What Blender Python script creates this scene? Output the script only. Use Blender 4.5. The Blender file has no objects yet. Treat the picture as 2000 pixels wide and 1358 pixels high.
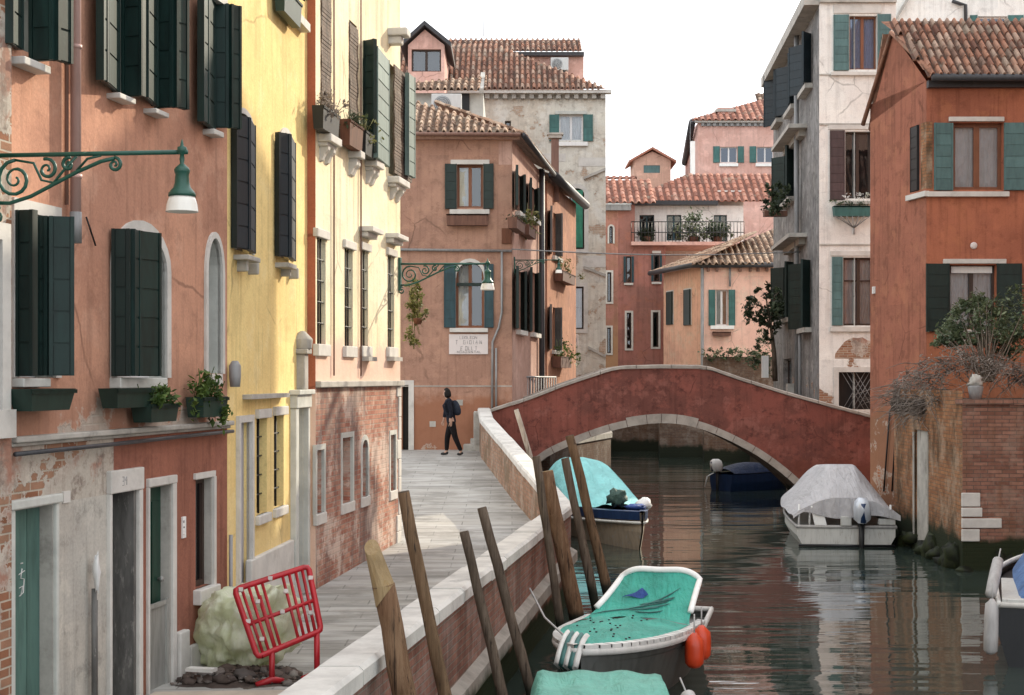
import bpy, math, random
from mathutils import Vector, Matrix, noise as mnoise
random.seed(7)
S = bpy.context.scene
COL = S.collection
PI = math.pi
V = Vector
# ------------------------------------------------------------------ camera
F, CX, HY, EYE = 3000.0, 1000.0, 740.0, 3.35
def P(px, py, Y): return V(((px-CX)/F*Y, Y, EYE+(HY-py)/F*Y))
cam = bpy.data.objects.new('camera', bpy.data.cameras.new('camera')); COL.objects.link(cam)
cam.location = (0, 0, EYE); cam.rotation_euler = (PI/2, 0, 0)
cam.data.sensor_width = 36; cam.data.lens = 36*F/2000; cam.data.shift_y = (HY-679)/2000
cam.data.clip_start = .05; cam.data.clip_end = 6000
S.camera = cam
# ------------------------------------------------------------------ light
SUN = V((1, 1.25, .75)).normalized()          # direction towards the sun
elev = math.asin(SUN.z); azim = math.atan2(SUN.x, SUN.y)
W = bpy.data.worlds.new('World'); S.world = W; W.use_nodes = True
nt = W.node_tree; nt.nodes.clear()
sky = nt.nodes.new('ShaderNodeTexSky'); sky.sky_type = 'NISHITA'; sky.sun_disc = False
sky.sun_elevation = elev; sky.sun_rotation = azim; sky.air_density = 1.2; sky.dust_density = 3.0; sky.ozone_density = 1
hs = nt.nodes.new('ShaderNodeHueSaturation'); hs.inputs['Saturation'].default_value = .35
mx = nt.nodes.new('ShaderNodeMix'); mx.data_type = 'RGBA'; mx.inputs[0].default_value = .8
mx.inputs[7].default_value = (14.3, 14.6, 15.1, 1)      # thin bright winter cloud over the sky
bg = nt.nodes.new('ShaderNodeBackground'); bg.inputs[1].default_value = .15
ow = nt.nodes.new('ShaderNodeOutputWorld')
nt.links.new(sky.outputs[0], hs.inputs['Color']); nt.links.new(hs.outputs[0], mx.inputs[6])
nt.links.new(mx.outputs[2], bg.inputs[0]); nt.links.new(bg.outputs[0], ow.inputs[0])
sl = bpy.data.lights.new('sun', 'SUN'); sl.energy = 5.0; sl.angle = math.radians(.5); sl.color = (1, .89, .70)
so = bpy.data.objects.new('sun', sl); COL.objects.link(so); so.rotation_euler = SUN.to_track_quat('Z', 'Y').to_euler()
so.location = (40, 50, 40)
S.view_settings.view_transform = 'Standard'; S.view_settings.look = 'None'; S.view_settings.exposure = 0
S.render.engine = 'CYCLES'
S.cycles.max_bounces = 6; S.cycles.transparent_max_bounces = 8

# ------------------------------------------------------------------ materials
class N:
    def __init__(s, name):
        s.m = bpy.data.materials.new(name); s.m.use_nodes = True; s.t = s.m.node_tree
        s.b = s.t.nodes['Principled BSDF']; s.out = s.t.nodes['Material Output']
    def new(s, t): return s.t.nodes.new(t)
    def lk(s, a, b): s.t.links.new(a, b)
    def put(s, sock, v):
        if v is None: return
        if hasattr(v, 'links') or isinstance(v, bpy.types.NodeSocket): s.lk(v, sock)
        else:
            if sock.type == 'RGBA' and not isinstance(v, (int, float)) and len(v) == 3: v = (*v, 1)
            sock.default_value = v
    def uv(s):
        n = s.new('ShaderNodeUVMap'); n.uv_map = 'UVMap'; return n.outputs[0]
    def pos(s): return s.new('ShaderNodeNewGeometry').outputs['Position']
    def sep(s, v, i):
        n = s.new('ShaderNodeSeparateXYZ'); s.lk(v, n.inputs[0]); return n.outputs[i]
    def map(s, v, sc=(1, 1, 1), loc=(0, 0, 0)):
        n = s.new('ShaderNodeMapping'); s.lk(v, n.inputs[0]); n.inputs['Scale'].default_value = sc; n.inputs['Location'].default_value = loc
        return n.outputs[0]
    def noise(s, v, sc, det=4, rough=.55, dist=0):
        n = s.new('ShaderNodeTexNoise'); s.lk(v, n.inputs['Vector']); n.inputs['Scale'].default_value = sc
        n.inputs['Detail'].default_value = det; n.inputs['Roughness'].default_value = rough; n.inputs['Distortion'].default_value = dist
        return n.outputs[0]
    def mix(s, f, a, b, blend='MIX'):
        n = s.new('ShaderNodeMix'); n.data_type = 'RGBA'; n.blend_type = blend; n.clamp_factor = True
        s.put(n.inputs[0], f); s.put(n.inputs[6], a); s.put(n.inputs[7], b); return n.outputs[2]
    def rng(s, v, a, b, c=0., d=1., smooth=True):
        n = s.new('ShaderNodeMapRange'); n.clamp = True
        if smooth: n.interpolation_type = 'SMOOTHSTEP'
        s.put(n.inputs[0], v)
        if a > b: a, b, c, d = b, a, d, c
        n.inputs[1].default_value = a; n.inputs[2].default_value = b; n.inputs[3].default_value = c; n.inputs[4].default_value = d
        return n.outputs[0]
    def mth(s, op, a, b=0.):
        n = s.new('ShaderNodeMath'); n.operation = op; s.put(n.inputs[0], a); s.put(n.inputs[1], b); return n.outputs[0]
    def attr(s, name):
        n = s.new('ShaderNodeAttribute'); n.attribute_name = name; return n.outputs['Fac']
    def brick(s, v, c1, c2, mortar, bw=.25, rh=.068, ms=.008):
        n = s.new('ShaderNodeTexBrick'); s.lk(v, n.inputs['Vector'])
        for k, c in (('Color1', c1), ('Color2', c2), ('Mortar', mortar)): n.inputs[k].default_value = (*c, 1)
        n.inputs['Scale'].default_value = 1; n.inputs['Mortar Size'].default_value = ms; n.inputs['Mortar Smooth'].default_value = .3
        n.inputs['Brick Width'].default_value = bw; n.inputs['Row Height'].default_value = rh; n.inputs['Bias'].default_value = 0
        return n.outputs['Color'], n.outputs['Fac']
    def bump(s, h, strength=.3, dist=.01, nrm=None):
        n = s.new('ShaderNodeBump'); s.lk(h, n.inputs['Height']); n.inputs['Strength'].default_value = strength; n.inputs['Distance'].default_value = dist
        if nrm is not None: s.lk(nrm, n.inputs['Normal'])
        return n.outputs[0]
    def done(s, col, rough=.9, normal=None, spec=.3, metal=0):
        s.put(s.b.inputs['Base Color'], col); s.put(s.b.inputs['Roughness'], rough)
        s.b.inputs['Specular IOR Level'].default_value = spec; s.b.inputs['Metallic'].default_value = metal
        if normal is not None: s.lk(normal, s.b.inputs['Normal'])
        return s.m
def sc(c, k): return tuple(min(1, x*k) for x in c)

def plaster(name, base, alt, streak=.35, damp=None, brick=None, patch=.25, patchc=None, seed=0, bricks=((.30, .11, .06), (.38, .19, .11), (.36, .32, .27)), grime=.35):
    n = N(name); uv = n.map(n.uv(), loc=(seed*3.7, seed*1.3, 0)); z = n.sep(n.pos(), 2)
    c = n.mix(n.rng(n.noise(uv, .55, 6, .6), .42, .58), base, alt)
    c = n.mix(n.mth('MULTIPLY', n.rng(n.noise(uv, 1.3, 8, .68), .52, .60), min(1, patch*1.7)), c, patchc or sc(base, 1.3))
    st = n.rng(n.noise(n.map(uv, (4.5, .22, 1)), 1.6, 7, .66), .49, .64)
    c = n.mix(n.mth('MULTIPLY', st, min(1, streak*1.1)), c, sc(alt, .45))
    gr = n.rng(n.noise(uv, 3.3, 9, .74), .5, .64)
    c = n.mix(n.mth('MULTIPLY', gr, min(1, grime*1.25)), c, sc(alt, .55))
    c = n.mix(n.mth('MULTIPLY', n.rng(n.noise(n.map(uv, loc=(7, 3, 0)), 2.1, 9, .72), .53, .62), min(1, grime*.9)), c, sc(base, 1.22))
    f = n.noise(uv, 38, 3)
    c = n.mix(1., c, n.mix(n.rng(f, .3, .7), (.93, .93, .93), (1.05, 1.05, 1.05)), 'MULTIPLY')
    vo = n.new('ShaderNodeTexVoronoi'); vo.feature = 'DISTANCE_TO_EDGE'; vo.inputs['Scale'].default_value = .55
    wb = n.new('ShaderNodeTexNoise'); n.lk(uv, wb.inputs['Vector']); wb.inputs['Scale'].default_value = 2.2; wb.inputs['Detail'].default_value = 6
    n.lk(n.mix(.16, uv, wb.outputs[1]), vo.inputs['Vector'])
    crk = n.mth('MULTIPLY', n.rng(vo.outputs['Distance'], .009, .002), n.rng(n.noise(n.map(uv, loc=(2, 8, 0)), .8, 3), .5, .62))
    c = n.mix(n.mth('MULTIPLY', crk, .55), c, sc(alt, .35))
    # broad repaired patches with straight lower edges
    bl = n.new('ShaderNodeTexBrick'); n.lk(n.mix(.05, uv, wb.outputs[1]), bl.inputs['Vector']); bl.inputs['Scale'].default_value = 1; bl.inputs['Brick Width'].default_value = 1.7; bl.inputs['Row Height'].default_value = .95; bl.inputs['Mortar Size'].default_value = 0
    bl.inputs['Color1'].default_value = (.86, .87, .88, 1); bl.inputs['Color2'].default_value = (1.08, 1.06, 1.04, 1)
    c = n.mix(n.mth('MULTIPLY', n.rng(n.noise(n.map(uv, loc=(1, 5, 0)), .7, 4), .48, .56), .8), c, n.mix(1., c, bl.outputs['Color'], 'MULTIPLY'))
    h = n.noise(uv, 7, 8, .72)
    if damp:
        z0, z1, dc, amt = damp
        m = n.mth('ADD', n.rng(z, z1, z0), n.mth('MULTIPLY', n.mth('SUBTRACT', n.noise(uv, 1.4, 6, .65), .5), 1.3))
        c = n.mix(n.mth('MULTIPLY', n.rng(m, .35, .75), amt), c, dc)
    nb = None
    if brick:
        z0, z1, lo, hi = brick      # brick shows where noise passes a threshold, easing from z1 (thr hi) to z0 (thr lo)
        bc, bf = n.brick(uv, *bricks)
        bc = n.mix(1., bc, n.mix(n.noise(uv, 5, 4), (.55, .55, .55), (1.35, 1.3, 1.25)), 'MULTIPLY')
        thr = n.rng(z, z0, z1, lo, hi, False)
        d = n.mth('SUBTRACT', n.noise(uv, 1.15, 8, .62), thr)
        edge = n.rng(d, -.035, -.005); msk = n.rng(d, -.004, .006)
        c = n.mix(n.mth('MULTIPLY', edge, .6), c, (.50, .46, .40))
        c = n.mix(msk, c, bc)
        h = n.mth('ADD', h, n.mth('MULTIPLY', n.mth('MULTIPLY', bf, msk), -1.6)); h = n.mth('SUBTRACT', h, n.mth('MULTIPLY', msk, 1.5))
    return n.done(c, .92, n.bump(h, .45, .025), .15)

def brickwall(name, c1, c2, mortar, white=.3, moss=None, stain=(.12, .06, .03), seed=0, wc=(.55, .5, .44), stainamt=.5, st=(2.2, .5, 1)):
    n = N(name); uv = n.map(n.uv(), loc=(seed*2.9, seed, 0)); z = n.sep(n.pos(), 2)
    wob = n.mix(.012, uv, n.new('ShaderNodeTexNoise').outputs[1])
    bc, bf = n.brick(uv, c1, c2, mortar)
    c = n.mix(1., bc, n.mix(n.noise(uv, 7, 5, .7), (.45, .45, .45), (1.5, 1.45, 1.4)), 'MULTIPLY')
    c = n.mix(n.mth('MULTIPLY', n.rng(n.noise(uv, 1.1, 9, .72), .50, .58), white), c, wc)
    c = n.mix(n.mth('MULTIPLY', n.rng(n.noise(n.map(uv, loc=(4, 9, 0)), 2.3, 9, .74), .52, .60), white*.8), c, sc(wc, .8))
    c = n.mix(n.mth('MULTIPLY', n.rng(n.noise(n.map(uv, st), .9, 7, .66), .46, .62), stainamt), c, stain)
    if moss:
        z0, z1, mc = moss
        m = n.mth('ADD', n.rng(z, z1, z0), n.mth('MULTIPLY', n.mth('SUBTRACT', n.noise(uv, 2.2, 6, .65), .5), 1.1))
        c = n.mix(n.rng(m, .3, .7), c, mc)
    h = n.mth('SUBTRACT', n.noise(uv, 14, 6, .7), n.mth('MULTIPLY', bf, .8))
    return n.done(c, .92, n.bump(h, .6, .012), .15)

def stone(name, c, var=.3, moss=None, dirt=(.16, .15, .13), dirtamt=.6):
    n = N(name); uv = n.uv(); p = n.pos()
    cc = n.mix(n.rng(n.noise(p, 3, 6, .65), .35, .7), c, sc(c, 1-var))
    cc = n.mix(n.mth('MULTIPLY', n.rng(n.noise(p, 1.7, 8, .72), .54, .7), dirtamt), cc, dirt)
    if moss:
        m = n.mth('ADD', n.rng(n.sep(p, 2), moss[1], moss[0]), n.mth('MULTIPLY', n.mth('SUBTRACT', n.noise(p, 2.6, 6, .65), .5), 1.0))
        cc = n.mix(n.rng(m, .3, .7), cc, moss[2])
    return n.done(cc, .8, n.bump(n.noise(p, 22, 6, .7), .35, .01), .25)

def paint(name, c, rough=.55, var=.3, spec=.4, worn=None, metal=0):
    n = N(name); p = n.pos()
    cc = n.mix(n.rng(n.noise(n.map(p, (6, 6, 1.2)), 2, 5, .65), .35, .7), c, sc(c, 1-var))
    r = n.attr('rnd'); cc = n.mix(1., cc, n.mix(r, (.85, .85, .85), (1.15, 1.15, 1.15)), 'MULTIPLY')
    if worn: cc = n.mix(n.rng(n.noise(n.map(p, (8, 8, 2)), 3, 7, .7), .56, .66), cc, worn)
    return n.done(cc, rough, n.bump(n.noise(p, 30, 3), .12, .004), spec, metal)

def wood(name, c1, c2, dark=(.03, .022, .016), wet=None, seed=0):
    n = N(name); p = n.map(n.pos(), loc=(seed*5, 0, 0))
    g = n.noise(n.map(p, (16, 16, 1.1)), 1.6, 6, .7)
    c = n.mix(n.rng(g, .35, .68), c1, c2)
    c = n.mix(n.rng(n.noise(n.map(p, (26, 26, .9)), 1.3, 5, .65), .55, .66), c, dark)
    c = n.mix(n.mth('MULTIPLY', n.rng(n.noise(p, 2.2, 5), .5, .7), .55), c, sc(c1, .5))
    if wet:
        m = n.mth('ADD', n.rng(n.sep(p, 2), wet[1], wet[0]), n.mth('MULTIPLY', n.mth('SUBTRACT', n.noise(p, 4, 4), .5), .6))
        c = n.mix(n.rng(m, .3, .7), c, wet[2])
    return n.done(c, .85, n.bump(g, .7, .02), .2)

def tiles(name, cs, dark=(.07, .05, .04), da=.6):
    n = N(name); p = n.pos(); r = n.attr('rnd')
    cr = n.new('ShaderNodeValToRGB'); n.lk(r, cr.inputs[0]); e = cr.color_ramp.elements
    e[0].position = 0; e[0].color = (*cs[0], 1); e[1].position = 1; e[1].color = (*cs[-1], 1)
    for i, c in enumerate(cs[1:-1]): x = e.new((i+1)/(len(cs)-1)); x.color = (*c, 1)
    c = n.mix(n.mth('MULTIPLY', n.rng(n.noise(p, 4.5, 7, .7), .47, .66), da), cr.outputs[0], dark)
    c = n.mix(n.mth('MULTIPLY', n.rng(n.noise(p, 1.3, 5, .65), .55, .7), .5), c, (.32, .28, .22))
    return n.done(c, .9, n.bump(n.noise(p, 20, 4), .3, .01), .15)

def leafmat(name, a, b, c3):
    n = N(name); p = n.pos(); r = n.attr('rnd')
    c = n.mix(r, a, b); c = n.mix(n.rng(n.noise(p, 3.5, 3), .45, .65), c, c3)
    m = n.done(c, .6, None, .3)
    tr = n.new('ShaderNodeBsdfTranslucent'); n.lk(c, tr.inputs[0]); ms = n.new('ShaderNodeMixShader'); ms.inputs[0].default_value = .3
    n.lk(n.b.outputs[0], ms.inputs[1]); n.lk(tr.outputs[0], ms.inputs[2]); n.lk(ms.outputs[0], n.out.inputs[0]); return m

def glassmat(name, tint=(.55, .6, .62), refl=(.9, .95, 1)):
    n = N(name); n.t.nodes.remove(n.b)
    fr = n.new('ShaderNodeFresnel'); fr.inputs[0].default_value = 1.6
    a = n.new('ShaderNodeBsdfTransparent'); a.inputs[0].default_value = (*tint, 1)
    g = n.new('ShaderNodeBsdfGlossy'); g.inputs[0].default_value = (*refl, 1); g.inputs['Roughness'].default_value = .02
    bmp = n.bump(n.noise(n.pos(), 1.3, 2), .08, .05); n.lk(bmp, g.inputs['Normal'])
    ms = n.new('ShaderNodeMixShader'); n.lk(n.mth('ADD', n.mth('MULTIPLY', fr.outputs[0], 1.2), .06), ms.inputs[0]); n.lk(a.outputs[0], ms.inputs[1]); n.lk(g.outputs[0], ms.inputs[2])
    n.lk(ms.outputs[0], n.out.inputs[0]); return n.m

def cloth(name, c, var=.25, rough=.7, bumps=.4, spec=.3, c2=None, scale=2.5):
    n = N(name); p = n.pos()
    cc = n.mix(n.rng(n.noise(p, scale, 6, .6), .35, .68), c, c2 or sc(c, 1-var))
    cc = n.mix(n.mth('MULTIPLY', n.rng(n.noise(p, 9, 6, .7), .55, .75), .35), cc, sc(c, .45))
    h = n.mth('ADD', n.noise(p, 5, 5, .6, .8), n.mth('MULTIPLY', n.noise(n.map(p, (3.5, .8, 1)), 2.2, 4, .6, 1.5), 1.4))
    cc = n.mix(n.mth('MULTIPLY', n.rng(n.noise(n.map(p, (3.5, .8, 1)), 2.2, 4, .6, 1.5), .5, .66), .35), cc, sc(c, .6))
    return n.done(cc, rough, n.bump(h, min(1, bumps*1.8), .06), spec)

M = {}
M['pink'] = plaster('pink_plaster', (.57, .305, .205), (.46, .24, .165), streak=.3, damp=(2.7, 4.2, (.30, .16, .11), .55), brick=(2.9, 3.75, .47, .9), bricks=((.46, .41, .36), (.40, .33, .28), (.43, .38, .33)), patch=.25, patchc=(.60, .36, .26), seed=1, grime=.3)
M['pinklow'] = plaster('red_brown_plaster', (.30, .125, .085), (.26, .11, .078), streak=.35, patch=.15, damp=(.4, 1.5, (.24, .11, .07), .6), seed=2, grime=.3)
M['greyplaster'] = plaster('grey_plaster', (.50, .48, .43), (.42, .40, .36), streak=.3, patch=.4, patchc=(.58, .55, .48), brick=(2.2, 3.0, .86, .47), seed=3, grime=.5, bricks=((.26, .14, .09), (.36, .24, .17), (.42, .38, .32)))
M['peel'] = plaster('peeling_plaster', (.47, .43, .37), (.38, .30, .25), streak=.45, patch=.5, patchc=(.34, .17, .12), brick=(2.2, 3.6, .54, .54), seed=8, grime=.7, bricks=((.26, .12, .07), (.36, .22, .15), (.45, .4, .33)))
M['yellow'] = plaster('yellow_plaster', (.86, .67, .30), (.80, .60, .26), streak=.25, patch=.2, patchc=(.86, .72, .40), damp=(.7, 3.4, (.60, .42, .20), .35), seed=4, grime=.2)
M['cream'] = plaster('cream_plaster', (.90, .82, .60), (.88, .76, .52), streak=.35, patch=.2, damp=(3.1, 4.6, (.74, .50, .42), .8), patchc=(.84, .74, .55), seed=5, grime=.15)
M['creamlow'] = brickwall('worn_brick', (.34, .14, .10), (.48, .26, .19), (.36, .28, .23), white=.75, seed=2, stain=(.15, .11, .10), stainamt=.7, wc=(.66, .54, .46))
M['redstrip'] = plaster('red_return_plaster', (.45, .15, .08), (.40, .14, .08), streak=.15, patch=.1, seed=2, grime=.15)
M['brown'] = plaster('brown_orange_plaster', (.43, .255, .185), (.36, .21, .155), streak=.25, patch=.3, patchc=(.47, .28, .20), damp=(2.2, 3.6, (.29, .125, .07), .8), brick=(1.2, 2.9, .48, .9), seed=6, grime=.35, bricks=((.30, .12, .07), (.36, .17, .10), (.32, .24, .18)))
M['brownside'] = plaster('salmon_plaster', (.52, .34, .275), (.47, .29, .23), streak=.3, patch=.25, seed=7, grime=.3)
M['salmon'] = plaster('salmon_orange_plaster', (.50, .26, .17), (.44, .23, .16), streak=.3, patch=.3, seed=9, grime=.3)
M['beige'] = plaster('beige_bare_plaster', (.64, .62, .55), (.58, .53, .45), streak=.2, patch=.6, patchc=(.66, .64, .58), brick=(0, 14, .56, .59), seed=10, grime=.45, bricks=((.42, .30, .22), (.48, .38, .30), (.52, .49, .43)))
M['red'] = plaster('dark_red_plaster', (.38, .17, .14), (.33, .16, .13), streak=.3, patch=.35, patchc=(.40, .17, .12), damp=(0, 3.5, (.30, .17, .12), .7), seed=11, grime=.3)  # far houses' plasters are lightened to stand for distance haze
M['redleft'] = plaster('ochre_red_plaster', (.42, .20, .16), (.38, .20, .14), streak=.3, patch=.3, damp=(3, 9, (.42, .25, .14), .9), seed=12, grime=.3)
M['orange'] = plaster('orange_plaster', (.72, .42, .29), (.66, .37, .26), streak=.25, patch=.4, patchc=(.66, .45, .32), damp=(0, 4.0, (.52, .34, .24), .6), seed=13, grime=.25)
M['orangelit'] = plaster('lit_orange_plaster', (.86, .56, .45), (.80, .50, .40), streak=.2, patch=.4, patchc=(.78, .58, .46), damp=(0, 4.0, (.52, .44, .36), .6), seed=14, grime=.2)  # lit copy of the orange plaster, brightness put into the colour
M['rose'] = plaster('rose_plaster', (.66, .42, .36), (.62, .37, .31), streak=.2, patch=.3, seed=15, grime=.2)
M['peach'] = plaster('peach_tower_plaster', (.62, .40, .31), (.56, .36, .28), streak=.2, patch=.3, seed=16, grime=.2)
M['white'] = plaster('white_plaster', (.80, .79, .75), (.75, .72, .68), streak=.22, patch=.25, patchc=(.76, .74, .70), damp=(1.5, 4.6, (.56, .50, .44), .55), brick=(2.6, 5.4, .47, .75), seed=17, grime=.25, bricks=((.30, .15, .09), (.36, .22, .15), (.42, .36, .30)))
M['whiteside'] = plaster('shaded_white_plaster', (.27, .265, .26), (.20, .195, .19), streak=.6, patch=.45, patchc=(.36, .35, .33), brick=(1, 6, .5, .8), seed=18, grime=.7)  # white plaster with the side wall's shade put into its colour
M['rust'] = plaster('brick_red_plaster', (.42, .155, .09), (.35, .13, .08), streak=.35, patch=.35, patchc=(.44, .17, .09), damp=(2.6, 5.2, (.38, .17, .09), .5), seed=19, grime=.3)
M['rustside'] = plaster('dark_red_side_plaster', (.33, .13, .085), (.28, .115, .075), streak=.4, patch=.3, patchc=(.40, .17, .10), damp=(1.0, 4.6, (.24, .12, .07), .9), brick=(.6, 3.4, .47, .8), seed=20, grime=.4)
M['bridge'] = plaster('bridge_red_plaster', (.235, .08, .062), (.16, .062, .05), streak=.3, patch=.35, patchc=(.31, .125, .10), brick=(-.4, 1.6, .50, .9), bricks=((.13, .06, .045), (.18, .085, .065), (.13, .09, .075)), damp=(.2, 2.4, (.17, .055, .038), .7), seed=21, grime=.6)
M['vault'] = brickwall('vault_brick', (.14, .09, .07), (.18, .12, .09), (.16, .14, .12), white=.2, moss=(.1, .9, (.025, .03, .02)))
M['gardenbrick'] = brickwall('garden_brick', (.20, .095, .07), (.33, .175, .13), (.13, .095, .08), white=.35, wc=(.34, .25, .20), moss=(.25, .85, (.022, .028, .014)), stain=(.17, .085, .045), seed=3)
M['gardenside'] = brickwall('eroded_orange_brick', (.25, .115, .06), (.36, .18, .09), (.17, .12, .08), white=.6, moss=(.2, 1.0, (.022, .028, .014)), stain=(.075, .05, .03), wc=(.37, .28, .20), seed=5, stainamt=.8, st=(1.5, .9, 1))
M['quaybrick'] = brickwall('quay_brick', (.22, .10, .075), (.28, .14, .105), (.22, .18, .15), white=.3, wc=(.36, .30, .27), moss=(.15, .62, (.022, .03, .012)), stain=(.07, .05, .04), seed=1, stainamt=.6)
M['innerbrick'] = brickwall('parapet_inner_brick', (.27, .15, .10), (.37, .23, .16), (.24, .19, .14), white=.6, stain=(.15, .11, .07), seed=7, wc=(.38, .32, .26), stainamt=.75, st=(1.3, 1.1, 1))
M['stone'] = stone('istrian_stone', (.62, .60, .56), .18, dirtamt=.35, dirt=(.30, .28, .25))
M['stonedk'] = stone('dirty_stone', (.46, .44, .40), .3, dirtamt=.7)
M['coping'] = stone('coping_stone', (.64, .62, .58), .25, dirtamt=.7, dirt=(.26, .25, .24))
M['ledge'] = stone('wet_stone', (.34, .31, .27), .35, moss=(.2, .75, (.03, .04, .015)))
M['archstone'] = stone('arch_stone', (.38, .34, .30), .3, dirtamt=.75, dirt=(.25, .20, .17))
M['greenwhite'] = stone('weathered_white_stone', (.56, .57, .53), .2, dirtamt=.5, dirt=(.33, .36, .33))
M['shut'] = paint('dark_green_shutter', (.008, .030, .026), .5, .45)
M['shutlit'] = paint('lit_green_shutter', (.14, .20, .18), .6, .3)  # lit copy of the green shutter, sunlight put into the colour
M['shutteal'] = paint('teal_shutter', (.085, .165, .165), .55, .25)
M['shutdk'] = paint('black_green_shutter', (.008, .024, .021), .5, .35)
M['shutnavy'] = paint('navy_shutter', (.012, .024, .032), .5, .3)
M['shutblue'] = paint('blue_green_shutter', (.02, .06, .075), .5, .3)
M['shutgreen'] = paint('bright_green_shutter', (.03, .22, .14), .5, .3)
M['shutsea'] = paint('sea_green_shutter', (.05, .15, .14), .55, .3)
M['shutbrown'] = paint('brown_shutter', (.075, .045, .045), .6, .3)
M['shutgrey'] = paint('grey_shutter', (.15, .15, .145), .6, .3)
M['blind'] = paint('weathered_wood_blind', (.13, .085, .06), .8, .6, worn=(.30, .25, .20))
M['greendoor'] = paint('faded_green_door', (.085, .17, .145), .6, .35)
M['greydoor'] = paint('grey_weathered_door', (.16, .155, .145), .7, .45, worn=(.25, .24, .22))
M['lilacdoor'] = paint('pale_grey_door', (.42, .42, .46), .6, .12)
M['darkgreendoor'] = paint('bottle_green_door', (.010, .05, .032), .4, .35)
M['black'] = paint('black_paint', (.010, .010, .011), .5, .3)
M['steel'] = paint('brushed_steel', (.36, .36, .34), .5, .3, metal=.3)
M['frame'] = paint('brown_window_frame', (.20, .075, .035), .5, .25)
M['framedk'] = paint('dark_window_frame', (.05, .03, .022), .5, .3)
M['framewhite'] = paint('white_window_frame', (.70, .70, .70), .5, .1)
M['whitepaint'] = paint('white_paint', (.78, .78, .76), .5, .1)
M['pipe'] = paint('pink_painted_pipe', (.52, .34, .30), .45, .2)
M['pipedk'] = paint('dark_pipe', (.05, .05, .055), .45, .3)
M['pipegrey'] = paint('grey_pipe', (.28, .28, .28), .5, .3)
M['pipebrown'] = paint('brown_pipe', (.22, .12, .09), .6, .3)
M['iron'] = paint('green_iron', (.012, .085, .058), .4, .25, spec=.5)
M['ironblack'] = paint('black_iron', (.02, .022, .022), .5, .3)
M['lampglass'] = paint('milk_glass', (.80, .78, .72), .25, .06, spec=.5)
M['curtain'] = cloth('white_curtain', (.75, .74, .74), .15, .9, .2, .1)
M['room'] = paint('dark_room', (.02, .02, .022), .9, .2)
M['roomgrey'] = paint('grey_room', (.10, .10, .11), .9, .2)
M['glass'] = glassmat('window_glass', (.8, .84, .86))
M['glassblue'] = glassmat('sky_tinted_glass', (.48, .60, .80), (.75, .85, 1))  # blue tint stands for the sky's reflection in the panes
M['glassdk'] = glassmat('dark_window_glass', (.16, .18, .2))
M['tile'] = tiles('terracotta_tiles', [(.07, .045, .035), (.22, .11, .08), (.40, .21, .14), (.30, .15, .10), (.48, .34, .26), (.20, .13, .10), (.42, .21, .14), (.36, .28, .22), (.37, .17, .11)], da=.7)
M['tileold'] = tiles('old_tiles', [(.08, .055, .04), (.35, .22, .15), (.50, .36, .26), (.24, .15, .11), (.56, .43, .32), (.40, .25, .17)], da=.8)
M['tilefar'] = tiles('far_roof_tiles', [(.14, .07, .055), (.44, .19, .13), (.50, .25, .18), (.40, .18, .13), (.54, .30, .23)], da=.45)
M['gutter'] = paint('dark_gutter', (.045, .045, .05), .5, .3)
M['planter'] = paint('dark_green_planter', (.016, .040, .030), .5, .3)
M['planterwood'] = paint('brown_planter', (.16, .075, .05), .7, .4)
M['rustiron'] = paint('rusty_iron', (.14, .055, .03), .8, .4)
M['soil'] = paint('soil', (.04, .028, .018), .9, .3)
M['leaf'] = leafmat('green_leaves', (.05, .10, .018), (.13, .19, .045), (.03, .06, .015))
M['leafdk'] = leafmat('dark_leaves', (.032, .050, .026), (.085, .11, .06), (.022, .034, .018))
M['leafbush'] = leafmat('bush_leaves', (.07, .105, .05), (.19, .22, .12), (.05, .07, .04))
M['leafdry'] = leafmat('dry_stems', (.22, .18, .15), (.36, .31, .27), (.12, .095, .08))
M['leafyel'] = leafmat('yellow_green_leaves', (.17, .18, .06), (.26, .25, .10), (.10, .10, .03))
M['flower'] = leafmat('white_petals', (.7, .7, .68), (.8, .8, .78), (.6, .65, .55))
M['bark'] = wood('bark', (.10, .075, .055), (.16, .13, .10))
M['pole'] = wood('mooring_wood', (.12, .072, .04), (.19, .12, .07), wet=(.1, .7, (.018, .018, .012)))
M['poledk'] = wood('dark_mooring_wood', (.085, .062, .045), (.15, .115, .085), wet=(.1, .7, (.016, .018, .012)), seed=1)
M['polered'] = wood('reddish_mooring_wood', (.13, .07, .038), (.22, .135, .08), dark=(.03, .018, .012), wet=(.1, .6, (.018, .018, .012)), seed=2)
M['polepale'] = wood('pale_wood', (.40, .34, .28), (.5, .44, .37), dark=(.2, .16, .13), seed=3)
M['cutwood'] = wood('cut_wood', (.27, .19, .10), (.34, .25, .14), dark=(.30, .20, .09), seed=4)
M['sand'] = stone('sandy_mortar', (.50, .43, .35), .2, dirtamt=.2)
M['rubble'] = tiles('rubble', [(.05, .04, .035), (.12, .09, .075), (.07, .055, .05), (.26, .24, .22), (.10, .06, .045)], da=.5)
M['bag'] = cloth('pale_green_plastic', (.66, .70, .46), .2, .3, .25, .5, c2=(.82, .84, .70), scale=4)
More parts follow.
